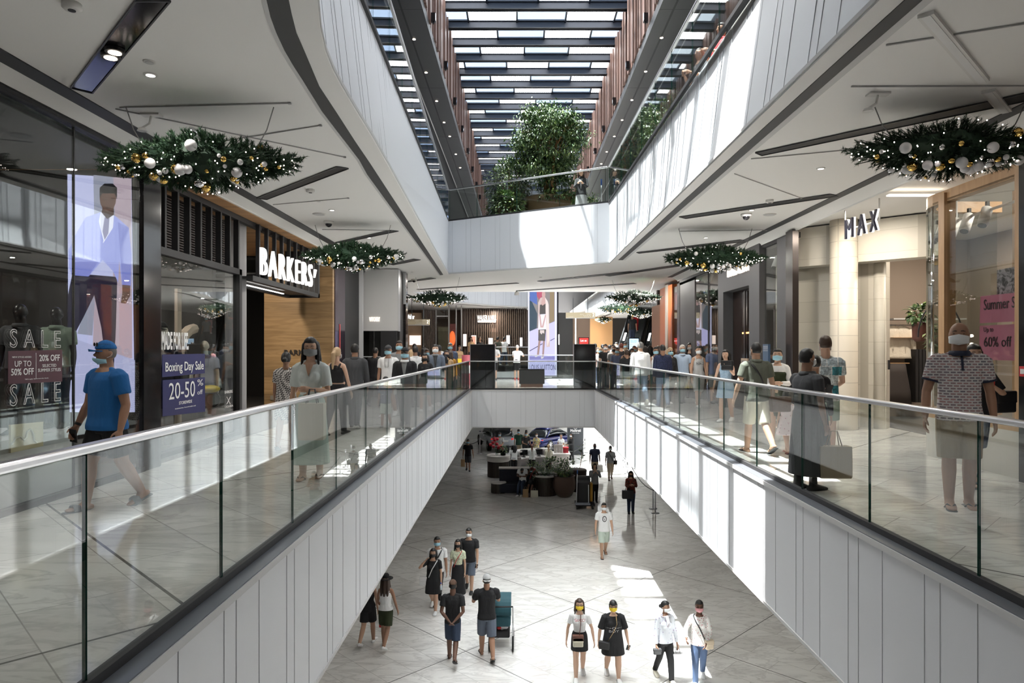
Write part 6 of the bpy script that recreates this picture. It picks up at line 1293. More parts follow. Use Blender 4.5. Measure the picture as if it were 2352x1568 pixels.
        if ts in('shirt','jacket') or (len(top)>2 and 'collar' in top):
            mb2=MB(); cz=MB()
            rc=[[T(U((.040+e)*cos(2*pi*k/20),-.006+(.041+e)*sin(2*pi*k/20)*1.02-(.012 if sin(2*pi*k/20)<-.6 else 0),z)) for k in range(20)] for e,z in ((.006,.825),(.003,.848),(.008,.853),(.018,.834),(.014,.824))]
            mb2.rings(rc,0,False); mb2.build('collar',cloth(top[top.index('collar')+1]) if 'collar' in top else tmat,t,True,True)
        if 'vneck' in top or 'openjacket' in top:
            col=skinm(skin) if 'vneck' in top else cloth(top[top.index('openjacket')+1]); zb=.735 if 'vneck' in top else .60; m=MB(); wv=.030 if 'vneck' in top else .036
            fr=lambda x,z:(T(U(x,-(.074 if z<.77 else .074-(z-.77)*.55)*(1 if z<.79 else 1)-.004,z)))
            o=m.rings([[fr(-.001-wv*(z-zb)/(.83-zb),z),fr(wv*(z-zb)/(.83-zb)+.001,z),fr(wv*(z-zb)/(.83-zb)+.001,z)+V3((0,.03,0)),fr(-.001-wv*(z-zb)/(.83-zb),z)+V3((0,.03,0))] for z in (zb,.76,.79,.815,.832)]).build('neckline',col,t,True,True)
        if 'placket' in top: MB().tube([T(U(0,-.072,.745)),T(U(0,-.068,.79)),T(U(0,-.050,.825))],[(.010*H,.006*H)]*3,8).build('placket',cloth(top[top.index('placket')+1]),t,True,True)
        if 'cuffs' in top:
            for s in (-1,1): q=S_[s]; ar=.028*(1+(w-1)*.6)*H*1.28; a0=q['sh'].lerp(q['el'],.58); a1=q['sh'].lerp(q['el'],.645); MB().tube([a0,a1],[ar*1.15,ar*1.15],16).build('sleeve_cuff',cloth(top[top.index('cuffs')+1]),t,True,True)
    # ---- bottoms
    bs,bcn=bot[0],bot[1]
    if bs!='none':
        mb=MB(); bm=cloth(bcn)
        if bs in('trousers','shorts','capri','wide','longshorts'):
            mb.rings([[p+dz for p in ring(z,rx*fw(.5),ry*fw(.5))] for z,rx,ry in ((.455,.070,.060),(.50,.097,.074),(.55,.094,.071),(.585,.086,.066))])
            for s in (-1,1):
                q=S_[s]; tr_=.052*(1+(w-1)*.7)*(1.04 if fem else 1)*H; up=q['hip']+V3((0,0,.015*H))
                if bs=='shorts': mb.tube([up,q['hip'].lerp(q['kn'],.5),q['hip'].lerp(q['kn'],.80)],[tr_*1.16,tr_*1.18,tr_*1.16],14)
                elif bs=='longshorts': mb.tube([up,q['hip'].lerp(q['kn'],.5),q['hip'].lerp(q['kn'],1.02)],[tr_*1.18,tr_*1.16,tr_*1.06],14)
                elif bs=='capri': mb.tube([up,q['hip'].lerp(q['kn'],.5),q['kn'],q['kn'].lerp(q['an'],.70)],[tr_*1.15,tr_*1.05,tr_*.80,tr_*.62],14)
                elif bs=='wide': mb.tube([up,q['hip'].lerp(q['kn'],.5),q['kn'],q['an']+V3((0,0,-.01*H))],[tr_*1.15,tr_*1.12,tr_*1.0,tr_*1.02],14)
                else: mb.tube([up,q['hip'].lerp(q['kn'],.5),q['kn'],q['kn'].lerp(q['an'],.5),q['an']+V3((0,0,-.012*H))],[tr_*1.13,tr_*1.05,tr_*.80,tr_*.72,tr_*.62],14)
            piece({'shorts':'shorts','longshorts':'shorts','capri':'trousers'}.get(bs,'trousers'),mb,bm,None,4)
        else:
            zb,rb={'miniskirt':(.36,.112),'skirt':(.28,.125),'longskirt':(.10,.135)}[bs]
            mb.rings([[p+dz for p in ring(z,rx*fw(.5),rx*.76*fw(.5))] for z,rx in ((zb,rb),((zb+.5)/2,(rb+.108)/2),(.50,.106),(.55,.100),(.60,.080))]); piece('skirt',mb,bm,None,4)
    # ---- shoes
    ss,sc=shoe
    for s in (-1,1):
        ft=S_[s]['ft']; mb=MB()
        if ss=='none': break
        if ss in('shoe','boot','slip'):
            mb.tube([ft(0,.034,-.024),ft(0,-.02,-.018),ft(0,-.07,-.026),ft(0,-.112,-.032)],[(.024*H,.022*H),(.028*H,.027*H),(.033*H,.019*H),(.026*H,.012*H)],12,0,True,up=(1,0,0))
            if ss=='boot': mb.tube([ft(0,0,-.02),S_[s]['an'].lerp(S_[s]['kn'],.22)],[.030*H,.030*H],12,0,True)
            o=piece('shoe',mb,M('shoe_'+sc,CC[sc],.5),max(vox,.009),2)
            if ss=='shoe' and vox<.012: m=MB(); m.tube([ft(0,.04,-.040),ft(0,-.03,-.040),ft(0,-.085,-.040),ft(0,-.118,-.040)],[(.025*H,.005*H),(.028*H,.005*H),(.034*H,.005*H),(.024*H,.005*H)],10,0,False,up=(1,0,0)); m.build('shoe_sole',M('sole_white',(.7,.7,.68),.6),t,True,True)
        else:
            mb.tube([ft(0,.045,-.046),ft(0,-.03,-.046),ft(0,-.085,-.047),ft(0,-.122,-.047)],[(.024*H,.006*H),(.026*H,.006*H),(.033*H,.006*H),(.022*H,.006*H)],12,0,True,up=(1,0,0)); mb.build('sandal_sole',M('shoe_'+sc,CC[sc],.6),t,True,True)
            m=MB(); 
            for x in (-1,1): m.tube([ft(x*.028,-.035,-.036),ft(x*.018,-.06,-.014),ft(0,-.088,-.026)],.0045*H,6)
            if ss=='slide': m=MB(); m.tube([ft(-.033,-.06,-.040),ft(-.02,-.06,-.010),ft(.02,-.06,-.010),ft(.033,-.06,-.040)],[(.006*H,.022*H)]*4,8,0,False,up=(1,0,0))
            m.build('sandal_strap',M('shoe_'+sc,CC[sc],.6),t,True,True)
    # ---- hair, hats
    hk,hcol=hair[0],hair[1]
    if hk not in('bald','none'):
        mb=MB(); k0=1.02 if hat else (1.10 if hk not in('buzz','stubble') else 1.045)
        def cap(u):
            front=-u.y
            line=.50 if front>.5 else (-.12+1.2*max(0,front) if front>-.1 else -.62)
            if hk in('long','bob') and front<.35: line=-.75
            return k0+(.04 if u.z>.4 and k0>1.08 else 0) if u.z>line else .82
        q=MB(); q.ell(hc+U(0,.002,.002),tuple(U(.045*hs,.055*hs,.060*hs)),0,22,16,cap); mb.add([TH(V3(p)) for p in q.v],q.f)
        ln={'long':hair[2] if len(hair)>2 else .70,'bob':.86,'pony':.76}.get(hk)
        if hk in('long','bob'):
            for x,y,r_ in ((-.040,.012,.018),(.040,.012,.018),(-.030,.038,.026),(.030,.038,.026),(0,.048,.028),(-.043,-.010,.010),(.043,-.010,.010)):
                r_*=H; e=T(U(x*1.45,y+.018 if y>0 else -.028,ln+(0 if abs(x)<.04 else .02))); m_=T(U(x*1.35,y+.012 if y>0 else -.018,.855)); mb.tube([TH(U(x*1.08*hs,y*1.02,.95)),TH(U(x*1.18*hs,y*1.05,.905)),m_,e],[r_,r_*1.05,r_*1.05,r_*.6],10,0,True)
        if hk=='pony': mb.tube([TH(U(0,.050,.955)),TH(U(0,.080,.935)),TH(U(0,.078,.88)),T(U(0.005,.085,ln))],[.022*H,.026*H,.026*H,.010*H],10,0,True)
        if hk=='bun': q=MB(); q.ell(U(0,.062,.925),tuple(U(.026,.024,.026)),0,12,8); mb.add([TH(V3(p)) for p in q.v],q.f)
        if hk=='fringe':
            q=MB(); q.ell(U(0,-.020,.965),tuple(U(.044*hs,.046*hs,.024*hs)),0,16,10); mb.add([TH(V3(p)) for p in q.v],q.f)
            for x in (-1,1): mb.tube([TH(U(x*.045*hs,-.012,.955)),TH(U(x*.046*hs,-.012,.90))],[.010*H,.006*H],8,0,True)
            q=MB(); q.ell(U(0,.040,.91),tuple(U(.040,.028,.05)),0,14,10); mb.add([TH(V3(p)) for p in q.v],q.f)
        piece('hair',mb,hairm(hcol),max(vox*.9,.0075),7)
    if hat:
        mb=MB(); hm=cloth(hat[1]) if hat[1] in CC or hat[1] in PATS else None
        if hat[0]=='cap':
            back=-1 if len(hat)>2 else 1
            q=MB(); q.ell(hc+U(0,.002,.010),tuple(U(.050,.060,.062)),0,20,14,lambda u:1.04 if u.z>.12 else .72); mb.add([TH(V3(p)) for p in q.v],q.f); o=piece('cap_crown',mb,hm,max(vox*.9,.0075),2)
            m=MB(); m.rings([[TH(U(x*.045*cos(g),-back*(.040+.062*sin(g))*1.0,.952-.010*abs(x)+e)) for x,g in ((1,0.),(1,.5),(1,1.0),(0,1.57),(-1,1.0),(-1,.5),(-1,0.))] for e in (0,.006)]); m.build('cap_brim',hm,t,False,True)
        elif hat[0]=='wide':
            q=MB(); q.lathe([(.044,0),(.050,.004),(.048,.045),(.036,.062),(.01,.060)],(0,.002,.962),24); mb.add([TH(V3(p)*H) for p in q.v],q.f); mb.build('hat_crown',hm,t,True,True); m=MB(); q=MB(); q.lathe([(.046,0),(.075,-.008),(.105,-.004),(.105,.000),(.075,-.003),(.046,.006)],(0,.002,.962),28); m.add([TH(V3(p)*H) for p in q.v],q.f); m.build('hat_brim',hm,t,True,True)
    # ---- mask, glasses
    if mask:
        vs=[];fs=[];nu,nv=11,7; mz=.020 if chin else 0
        for j in range(nv):
            for i in range(nu):
                a_=R(-78+156*i/(nu-1)); z=(.877 if not chin else .868)+(.050 if not chin else .034)*j/(nv-1); bul=.062*hs+(.010*cos(a_*1.1))*(1-abs(j/(nv-1)-.5)*1.1)
                kz=1-.30*max(0,(.895-z)/.02)*1
                vs.append(TH(U(sin(a_)*.0465*hs*(.93 if j==0 else 1),-.008-cos(a_)*bul*kz,z+(-.010 if j==0 else (.012 if j==nv-1 else 0))*(abs(sin(a_))*-.9+.4))))
        for j in range(nv-1):
            for i in range(nu-1): fs.append((j*nu+i,j*nu+i+1,(j+1)*nu+i+1,(j+1)*nu+i))
        m=MB(); m.add(vs,fs); o=m.build('face_mask',M('mask_'+mask,CC[mask],.75),t,True,True); sd=o.modifiers.new('thick','SOLIDIFY'); sd.thickness=.003; sd.offset=0
        if vox<.0125:
            m=MB()
            for s in (-1,1): m.tube([TH(U(s*.0455*hs,-.018,.905)),TH(U(s*.048*hs,.002,.915)),TH(U(s*.047*hs,.010,.93))],.0012*H,5)
            m.build('ear_loop',M('loop_white',(.75,.75,.75),.6),t,False,True)
    if specs:
        m=MB(); zz=.937 if specs!='up' else .985; yy=-.064*hs if specs!='up' else -.062
        for s in (-1,1):
            c=U(s*.019*hs,yy,zz); m.tube([TH(c+U(.0145*cos(2*pi*k/14),.003*abs(cos(2*pi*k/14))*s*0,.011*sin(2*pi*k/14))) for k in range(15)],.0014*H,5); m.tube([TH(U(s*.034*hs,yy+.002,zz+.002)),TH(U(s*.046*hs,-.02,zz+.002)),TH(U(s*.047*hs,.006,zz))],.0012*H,5)
        m.tube([TH(U(-.005,yy,zz)),TH(U(.005,yy,zz))],.0014*H,5); m.build('glasses_frame',blackm,t,True,True)
        if specs in('sun','up'):
            for s in (-1,1): c=U(s*.019*hs,yy,zz); q=MB(); q.ell(c,tuple(U(.0145,.003,.0115)),0,12,8); m=MB(); m.add([TH(V3(p)) for p in q.v],q.f); m.build('glasses_lens',black,t,True,True)
    # ---- chest print
    if print_:
        for (s,x,z,wd,h,cn) in print_:
            cu=text('shirt_lettering',s,M('print_'+cn,CC[cn],.7),(0,0,0),RT,UP,h*H,.004,wd*H)
            xs=[v.co.x for v in cu.data.vertices]; mid=(min(xs)+max(xs))/2; bk_=z<0; z=abs(z)
            for v in cu.data.vertices: v.co=T(U(0,(-.125 if fem else -.095)*fw(.7)*1.,z)+V3((v.co.x-mid+x*H,0,v.co.z))); 
            cu.location=(0,0,0); cu.parent=t; sw_=cu.modifiers.new('wrap','SHRINKWRAP'); sw_.target=top_o; sw_.wrap_method='PROJECT'; sw_.use_project_y=True; sw_.use_positive_direction=True; sw_.use_negative_direction=False; sw_.offset=.004
    if strap:       # (material, shoulder side, width)
        sc,s,wd=strap; m=MB(); pts=[]
        for k in range(25):
            g=2*pi*k/24; x=s*.062*cos(g)-.0*s; zz=.70+.135*cos(g)*1. ; e=1.0
            rx=.112*fw(.65); ry=(.084 if not fem else .094)*fw(.68); xx=s*.080*cos(g); yy=-sin(g)*ry*(.62 if zz>.80 else 1.02); 
            if zz>.82: zz=.838
            pts.append(T(U(xx if zz<.83 else s*.060,yy,zz-(0. if cos(g)>0 else .05*(-cos(g))))))
        m.tube(pts,[(.004*H,wd*H)]*25,6); m.build('bag_strap',M('strap_'+sc,CC[sc],.5),t,True,True)
    if extra: extra(t,S_,T,TH,U)
    W=lambda p: V3(pos)+Matrix.Rotation(R(a),3,'Z')@V3(p)
    return t,S_,W
def hand_bag(label,W,S_,s,col,size=(.26,.10,.30),drop=.12,name='shopping_bag',mat=None,rz=0.,off=(0,0,0),handle=None):
    p=W(S_[s]['palm']+S_[s]['d2']*.03+V3(off)); t=thing(name,label,'bag',p-V3((0,0,drop+size[2])),rz); w,d,h=size; m=MB()
    m.rings([[V3((x*w/2*k,y*d/2*k,z)) for x,y in ((-1,-1),(0,-1.08),(1,-1),(1,1),(0,1.08),(-1,1))] for k,z in ((.94,0),(1,.02),(1.0,h*.6),(.98,h))]); m.build('bag_body',mat or M('bag_'+col,CC[col],.7),t,False,True)
    for y in (-d*.3,d*.3): MB().tube([(-w*.22,y,h-.01),(-w*.10,y*.2,h+drop),(w*.10,y*.2,h+drop),(w*.22,y,h-.01)],.006,6).build('handle',M('bag_h_'+(handle or col),CC[handle or col],.6),t,True,True)
    return t
def sling_bag(label,W,p,col,size=(.24,.09,.17),a=0.,strap=None,name='shoulder_bag'):
    p=W(p) if W else V3(p); t=thing(name,label,'bag',p,R(a)); w,d,h=size
    o=mod_bevel(MB().box((-w/2,-d/2,0),(w/2,d/2,h)).build('bag_body',M('bag_'+col,CC[col],.45),t,False,True),.02,2); mod_bevel(MB().box((-w/2-.004,-d/2-.006,h*.45),(w/2+.004,d/2+.006,h+.006)).build('flap',M('bag_'+col,CC[col],.45),t,False,True),.015,2)
    return t
def phone(label,W,S_,s,col='black'):
    p=W(S_[s]['palm']+S_[s]['d2']*.05+S_[s]['hn']*.02); t=thing('mobile_phone',label,'phone',p); mod_bevel(MB().cbox((0,0,0),(.075,.012,.15),0).build('case',M('phone_'+col,CC[col],.3),t,False,True),.008); MB().cbox((0,-.0065,.002),(.066,.001,.138)).build('screen',black,t,False,True); t.rotation_euler=(R(25),R(12),0); return t
P=person
def fp(x,Y,z=0.): return V3(((x-VX)*Y/F,Y,z))
WK=(16,10,-14,18); WK2=(-14,18,16,10); ST=(3,2,-3,3)
AR=((10,8,14),(-8,8,16)); AR2=((-8,8,16),(10,8,14)); AS=((2,8,10),(2,8,10)); PH=((22,10,95,30),(20,10,95,30)); FOLD=((18,14,80,62),(18,14,80,62))
# ---------------------------------------------------------------- left walkway
t,S_,W=P('man in bright blue t-shirt and blue cap with sunglasses on top, mask at his chin',on(246,1166),-28,1.60,'m','m',('short','gr'),'sky',('tee','blue'),('shorts','black'),('slide','dgrey'),((4,16,20),(-6,12,22)),WK,fat=1.24,vox=NEARV,hat=('cap','blue'),specs='up',chin=True,head=(-12,0),
  extra=lambda t,S,T,TH,U: MB().tube([S[-1]['wr']-S[-1]['d2']*.035,S[-1]['wr']-S[-1]['d2']*.01],[.031,.029],14).build('wrist_band',blackm,t,True,True))
phone('black phone in the hand of the man in bright blue',W,S_,-1)
t,S_,W=P('woman in pale puffed v-neck blouse and long mint skirt with grey mask',on(714,1098),4,1.64,'f','l',('long','bk',.70),'grey',('blouse','pale','vneck'),('longskirt','paleskirt'),('flip','brown'),((-6,12,16),(10,12,88,40)),(8,8,-6,6),vox=NEARV,head=(6,8))
hand_bag('cream cloth tote hanging from the arm of the woman in the pale blouse',W,S_,1,'cream',(.29,.12,.42),.16,'tote_bag',off=(.08,0,0),handle='dgrey')
P('woman in black and white plaid dress with dark bun, seen from behind',fp(657,10.6),188,1.48,'f','m',('bun','bk'),None,('dress','plaid'),('none','black'),('flip','black'),((6,8,50,30),(4,8,20)),WK,vox=.01)
P('woman with pinkish blonde ponytail, black cropped top and black trousers',fp(773,12.3),168,1.56,'f','f',('pony','bl'),'mask',('crop','black'),('trousers','black'),('slip','black'),((4,14,16),(14,16,60,30)),WK,vox=.0095)
P('man in dark suit jacket and trousers walking away beside the bronze pier',fp(815,13.4),186,1.63,'m','m',('short','bk'),'mask',('jacket','dgrey'),('trousers','dgrey'),('shoe','black'),AR,WK2,vox=.01)
t,S_,W=P('balding man in long black top carrying a pale carrier bag',fp(862,18.6),170,1.58,'m','m',('stubble','bk'),None,('long','black'),('trousers','black'),('shoe','black'),((0,34,6),(4,8,10)),WK,vox=.012)
hand_bag('pale crumpled carrier bag of the balding man in black',W,S_,-1,'lgrey',(.40,.14,.42),.06)
P('man in white t-shirt with dark cap, blue mask and sunglasses on a cord',fp(892,15.6),-6,1.62,'m','m',('short','br'),'sky',('tee','white'),('shorts','lgrey'),('shoe','white'),AS,WK,vox=.0105,hat=('cap','dgrey'),
  extra=lambda t,S,T,TH,U:(MB().tube([T(U(-.03,-.062,.83)),T(U(-.025,-.085,.76)),T(U(-.02,-.082,.70)),T(U(.02,-.082,.70)),T(U(.025,-.085,.76)),T(U(.03,-.062,.83))],.004,6).build('glasses_cord',blackm,t,True,True)))
P('small child in blue printed t-shirt and mint shorts behind the glass balustrade',fp(886,13.5),-4,.98,'m','m',('short','bk'),None,('tee','slateblue'),('longshorts','mint'),('shoe','dgrey'),AS,WK,vox=.0105,print_=(('- - -',0,.72,.14,.08,'mustard'),('- -',0,.64,.12,.08,'white')))
P('man in black and red track jacket with black sports cap and blue mask',fp(930,13.5),2,1.56,'m','m',('short','bk'),'sky',('jacket','black','openjacket','grey','collar','white'),('trousers','dgrey'),('shoe','dgrey'),AS,WK2,vox=.0095,hat=('cap','black'),
  extra=lambda t,S,T,TH,U:[MB().tube([S[s]['sh']+V3((s*.052,-.01,.0)),S[s]['sh'].lerp(S[s]['el'],.7)+V3((s*.052,-.01,0))],.009,6).build('red_stripe',M('stripe_red',(.6,.02,.02),.6),t,True,True) for s in (-1,1)])
P('tall man in grey t-shirt and blue mask behind the man with the cord',fp(917,17.),8,1.74,'m','m',('short','dk'),'sky',('tee','grey'),('trousers','navy'),('shoe','white'),((20,10,90,30),(4,8,10)),WK)
P('man in white shirt seen from behind next to the sports cap',fp(954,18.2),196,1.58,'m','m',('short','bk'),None,('long','white','collar','white'),('trousers','dgrey'),('shoe','black'),((14,30,60,30),(4,8,10)),ST)
P('woman in black t-shirt and black mask with dark bobbed hair and glasses',fp(977,17.),-4,1.44,'f','l',('bob','bk'),'black',('tee','black'),('skirt','grey'),('shoe','white'),((4,8,12),(12,26,30)),WK,vox=.0105,specs='clear',head=(0,12))
P('young man in grey hooded zip top and white mask',fp(1000,18.3),6,1.66,'m','f',('short','bk'),'mask',('jacket','bluegrey','openjacket','dgrey','collar','grey'),('trousers','grey'),('shoe','white'),AS,WK,vox=.0105)
P('woman in tan jacket with black mask beside the grey hooded man',fp(1026,20.),2,1.50,'f','l',('long','dk',.72),'black',('jacket','tan','openjacket','black'),('trousers','beige'),('shoe','black'),AR,WK)
P('woman in mustard top half hidden behind the tan jacket',fp(1034,20.9),170,1.48,'f','m',('long','br',.72),None,('long','mustard'),('trousers','black'),('shoe','black'),AS,ST)
P('man in navy t-shirt and blue mask walking beside the pink bin',fp(1034,24.2),4,1.76,'m','m',('short','gr'),'sky',('tee','slateblue'),('trousers','dgrey'),('shoe','black'),AR,WK)
P('dark haired person in black behind the grey hooded man',fp(1008,19.8),180,1.62,'m','m',('short','bk'),None,('tee','black'),('trousers','black'),('shoe','black'),AS,ST)
P('woman with long fair hair behind the sports cap',fp(944,19.8),175,1.52,'f','f',('long','bl',.72),None,('tee','lgrey'),('trousers','denim'),('shoe','white'),AS,WK)
P('person in black t-shirt beneath the hanging sign, back turned',fp(952,27.5),180,1.72,'m','m',('short','bk'),None,('tee','black'),('trousers','dgrey'),('shoe','white'),AS,ST,vox=.014)
P('woman with long dark hair in black top below the hanging sign',fp(974,26.5),178,1.62,'f','m',('long','bk',.70),None,('tank','black'),('trousers','denim'),('shoe','white'),AS,WK,vox=.014)
P('woman with brown hair in rose top near the globe lamps',fp(938,25.5),150,1.60,'f','l',('long','br',.72),None,('tank','pink'),('trousers','black'),('shoe','white'),AS,ST,vox=.014)
P('woman with tied hair and blue mask in brown top behind the white shirt',fp(981,22.5),20,1.54,'f','m',('bun','br'),'sky',('tee','brown'),('trousers','denim'),('shoe','white'),AS,WK,vox=.014)
# ---------------------------------------------------------------- bridge and far side
P('man in grey t-shirt and black shorts with folded arms by the black screen',fp(1135,34.5),8,1.82,'m','f',('short','br'),'black',('tee','lgrey'),('longshorts','black'),('shoe','black'),FOLD,ST,vox=.014)
P('man in white t-shirt and black shorts leaning on the far handrail',fp(1187,35.2),168,1.74,'m','f',('short','wh'),None,('tee','white'),('longshorts','black'),('shoe','red'),((46,22,50,20),(40,10,50,20)),ST,lean=10,vox=.014)
P('woman in white shirt and black mask beyond the totem',fp(1290,42.5,0.),0,1.9,'f','m',('short','bk'),'black',('long','white'),('trousers','black'),('shoe','black'),AS,ST,vox=.018) if False else None
for lab,x,sx,tc_,bc_,hr in (('person in olive top carrying a green patterned bag before the watch shop',1143,'m','olive','ldenim',('short','bk')),('person in white top leaning at the watch shop counter',1158,'m','white','denim',('short','bk')),('woman in purple headscarf before the watch shop',1102,'f','black','black',('bob','dk')),('woman in tan top before the first lit showcase',1082,'f','tan','black',('long','br',.72)),('woman in yellow skirt at the jewellery shop',1055,'f','tan','yellow',('long','bk',.72)),('person in white shirt at the glass jewellery window',1010,'m','white','black',('short','bk')),('dark clothed person beside the white shirt at the jewellery window',1033,'f','black','black',('bob','bk'))):
    P(lab,fp(x,39.6 if x>1060 else 37.3,.6 if x>1060 else 0.),150 if sx=='m' else 30,1.66 if x>1060 else 1.74,sx,'m',hr,None,('tee',tc_),('trousers' if 'skirt' not in lab else 'skirt',bc_),('shoe','white'),AS,WK,vox=.018)
# ---------------------------------------------------------------- right walkway
t,S_,W=P('bald man in white patterned polo with navy collar and beige shorts',on(2203,1164),-20,1.76,'m','m',('bald','bk'),'mask',('shirt','polopat','collar','navy','placket','navy','cuffs','navy'),('longshorts','khaki'),('flip','dgrey'),((0,15,18),(-4,12,14)),(4,2,-2,4),fat=1.10,vox=NEARV,head=(-14,0))
t,S_,W=P('woman in black blouse and denim shorts behind the bald man, raising a red cup',on(2236,1112),-14,1.58,'f','l',('long','bk',.72),None,('blouse','black'),('longshorts','denim'),('slide','dgrey'),((0,8,10),(14,30,110,42)),WK,vox=.009)
p=W(S_[1]['palm']+V3((-.02,-.03,0))); t=thing('drink_cup','red and white cup held by the woman behind the bald man','cup',p-V3((0,0,.07))); MB().lathe([(.030,0),(.042,.13),(.044,.135)],tuple(p-V3((0,0,.07))),18).build('cup_body',M('cup_red',(.55,.03,.02),.5),t,True); MB().lathe([(.0315,.02),(.035,.05)],tuple(p-V3((0,0,.07))),18).build('white_band',wtext,t,True)
p=W(V3((.30,.05,.82))); sling_bag('black patterned bag on the arm of the woman behind the bald man',None,p,'black',(.30,.14,.24),20)
P('boy in white t-shirt printed with blue photographs and sage shorts',on(1896,1053),166,1.68,'m','f',('short','br'),'mask',('tee','collage'),('shorts','sage'),('slip','dgrey'),((16,10,46,30),(2,8,10)),(3,2,-2,3),vox=.0085,fat=1.04)
t,S_,W=P('short dark haired man in charcoal polo and long grey wrap with white mask',on(1852,1124),112,1.50,'m','m',('short','bk'),'mask',('shirt','dgrey'),('longskirt','dgrey'),('boot','black'),((2,8,10),(34,8,70,10)),ST,vox=.0085)
hand_bag('brown paper shopping bag held low by the man in the grey wrap',W,S_,-1,'khaki',(.34,.13,.34),.16,'shopping_bag',off=(0,-.1,0)); phone('phone held out by the man in the grey wrap',W,S_,1)
P('woman in black top half hidden behind the man in the charcoal polo',fp(1872,8.6),150,1.42,'f','m',('bun','bk'),None,('long','black'),('longskirt','black'),('shoe','black'),AS,ST,vox=.011)
t,S_,W=P('man in olive polo and cream shorts walking away with a black cross strap',on(1737,1040),186,1.62,'m','l',('buzz','bk'),'mask',('shirt','olive'),('longshorts','cream'),('flip','black'),((0,16,12),(4,18,16)),(-16,26,12,4),vox=.0085,strap=('black',1,.010),fat=1.03)
sling_bag('brown leather satchel on the hip of the man in the olive polo',None,V3((3.82,10.0,.62)),'brown',(.30,.10,.22),10)
P('little girl in white floral dress with puffed sleeves held by the hand',on(1806,1040),185,.90,'f','l',('bob','bk'),None,('puffdress','girlfloral'),('none','white'),('flip','pink'),((40,30,20),(4,10,10)),WK,vox=.0095)
t,S_,W=P('woman in dark green camisole over white top with blue mask',fp(1786,11.4),-24,1.54,'f','f',('bun','bk'),'sky',('long','white'),('skirt','dolive'),('shoe','white'),((8,8,60,30),(14,12,80,34)),WK,vox=.0095,hem=.60,
  extra=lambda t,S,T,TH,U: remesh(MB().rings([[T(U(.098*k*cos(2*pi*j/20),.088*k*sin(2*pi*j/20)-(.012 if zz>.7 else 0),zz)) for j in range(20)] for zz,k in ((.50,1.12),(.56,1.04),(.62,.92),(.68,.98),(.735,1.02),(.755,.9))]).build('camisole',cloth('dolive'),t,False,True),.012))
t,S_,W=P('woman in light blue summer dress holding a black bag up to her face',on(1667,968),-34,1.50,'f','f',('long','bk',.70),None,('strapdress','tinydots'),('none','white'),('shoe','white'),((2,16,14),(38,16,128,30)),(10,6,-12,10),vox=.009)
sling_bag('black handbag lifted beside the face of the woman in the light blue dress',W,V3((.10,-.22,1.10)),'black',(.24,.10,.20),-40)
P('man in navy t-shirt and white mask by the mannequin window',fp(1641,19.5),4,1.68,'m','l',('short','bk'),'mask',('tee','slateblue'),('longshorts','grey'),('shoe','dgrey'),AS,ST)
P('woman in grey sleeveless top printed with a bold word and grey shorts',fp(1604,18.1),6,1.62,'f','l',('bun','bk'),'mask',('tank','lgrey'),('longshorts','lgrey'),('shoe','white'),AS,WK,hem=.47,print_=(('ROAD',0,.70,.125,.036,'black'),('......',0,.745,.11,.03,'black')))
P('older man in pale blue polo with white hair, glasses and blue mask',fp(1567,19.6),2,1.66,'m','f',('short','wh'),'sky',('shirt','lblue'),('trousers','grey'),('shoe','black'),AS,WK,fat=1.15,specs='clear')
P('woman with long dark hair and grey mask behind the older man',fp(1584,21.8),-4,1.70,'f','f',('long','dk',.70),'lgrey',('tee','black'),('trousers','black'),('shoe','black'),AS,ST)
P('blonde woman in sunglasses, blue mask and black top',fp(1539,19.4),10,1.58,'f','f',('bob','bl'),'sky',('long','black'),('trousers','black'),('shoe','white'),AS,WK,specs='sun')
P('man in dark blue patterned shirt and jeans walking away in the sunlight',on(1522,934),180,1.66,'m','m',('buzz','bk'),None,('long','camo'),('trousers','ldenim'),('shoe','slateblue'),AR,WK2,vox=.0105)
P('woman in white sleeveless top with glasses and light blue mask',fp(1506,20.2),2,1.60,'f','m',('bun','bk'),'sky',('tank','white'),('trousers','black'),('shoe','white'),AS,WK,specs='clear',hem=.50)
P('man in loose white shirt and pale jeans walking away in the sunlight',on(1471,931),182,1.72,'m','l',('short','gr'),None,('long','white','collar','white'),('trousers','ldenim'),('shoe','cream'),AS,(-14,30,12,6),vox=.0105,fat=1.08)
P('boy with brown hair in black t-shirt beside the loose white shirt',fp(1440,20.8),182,1.52,'m','m',('short','br'),None,('tee','black'),('shorts','multi'),('shoe','white'),AS,WK)
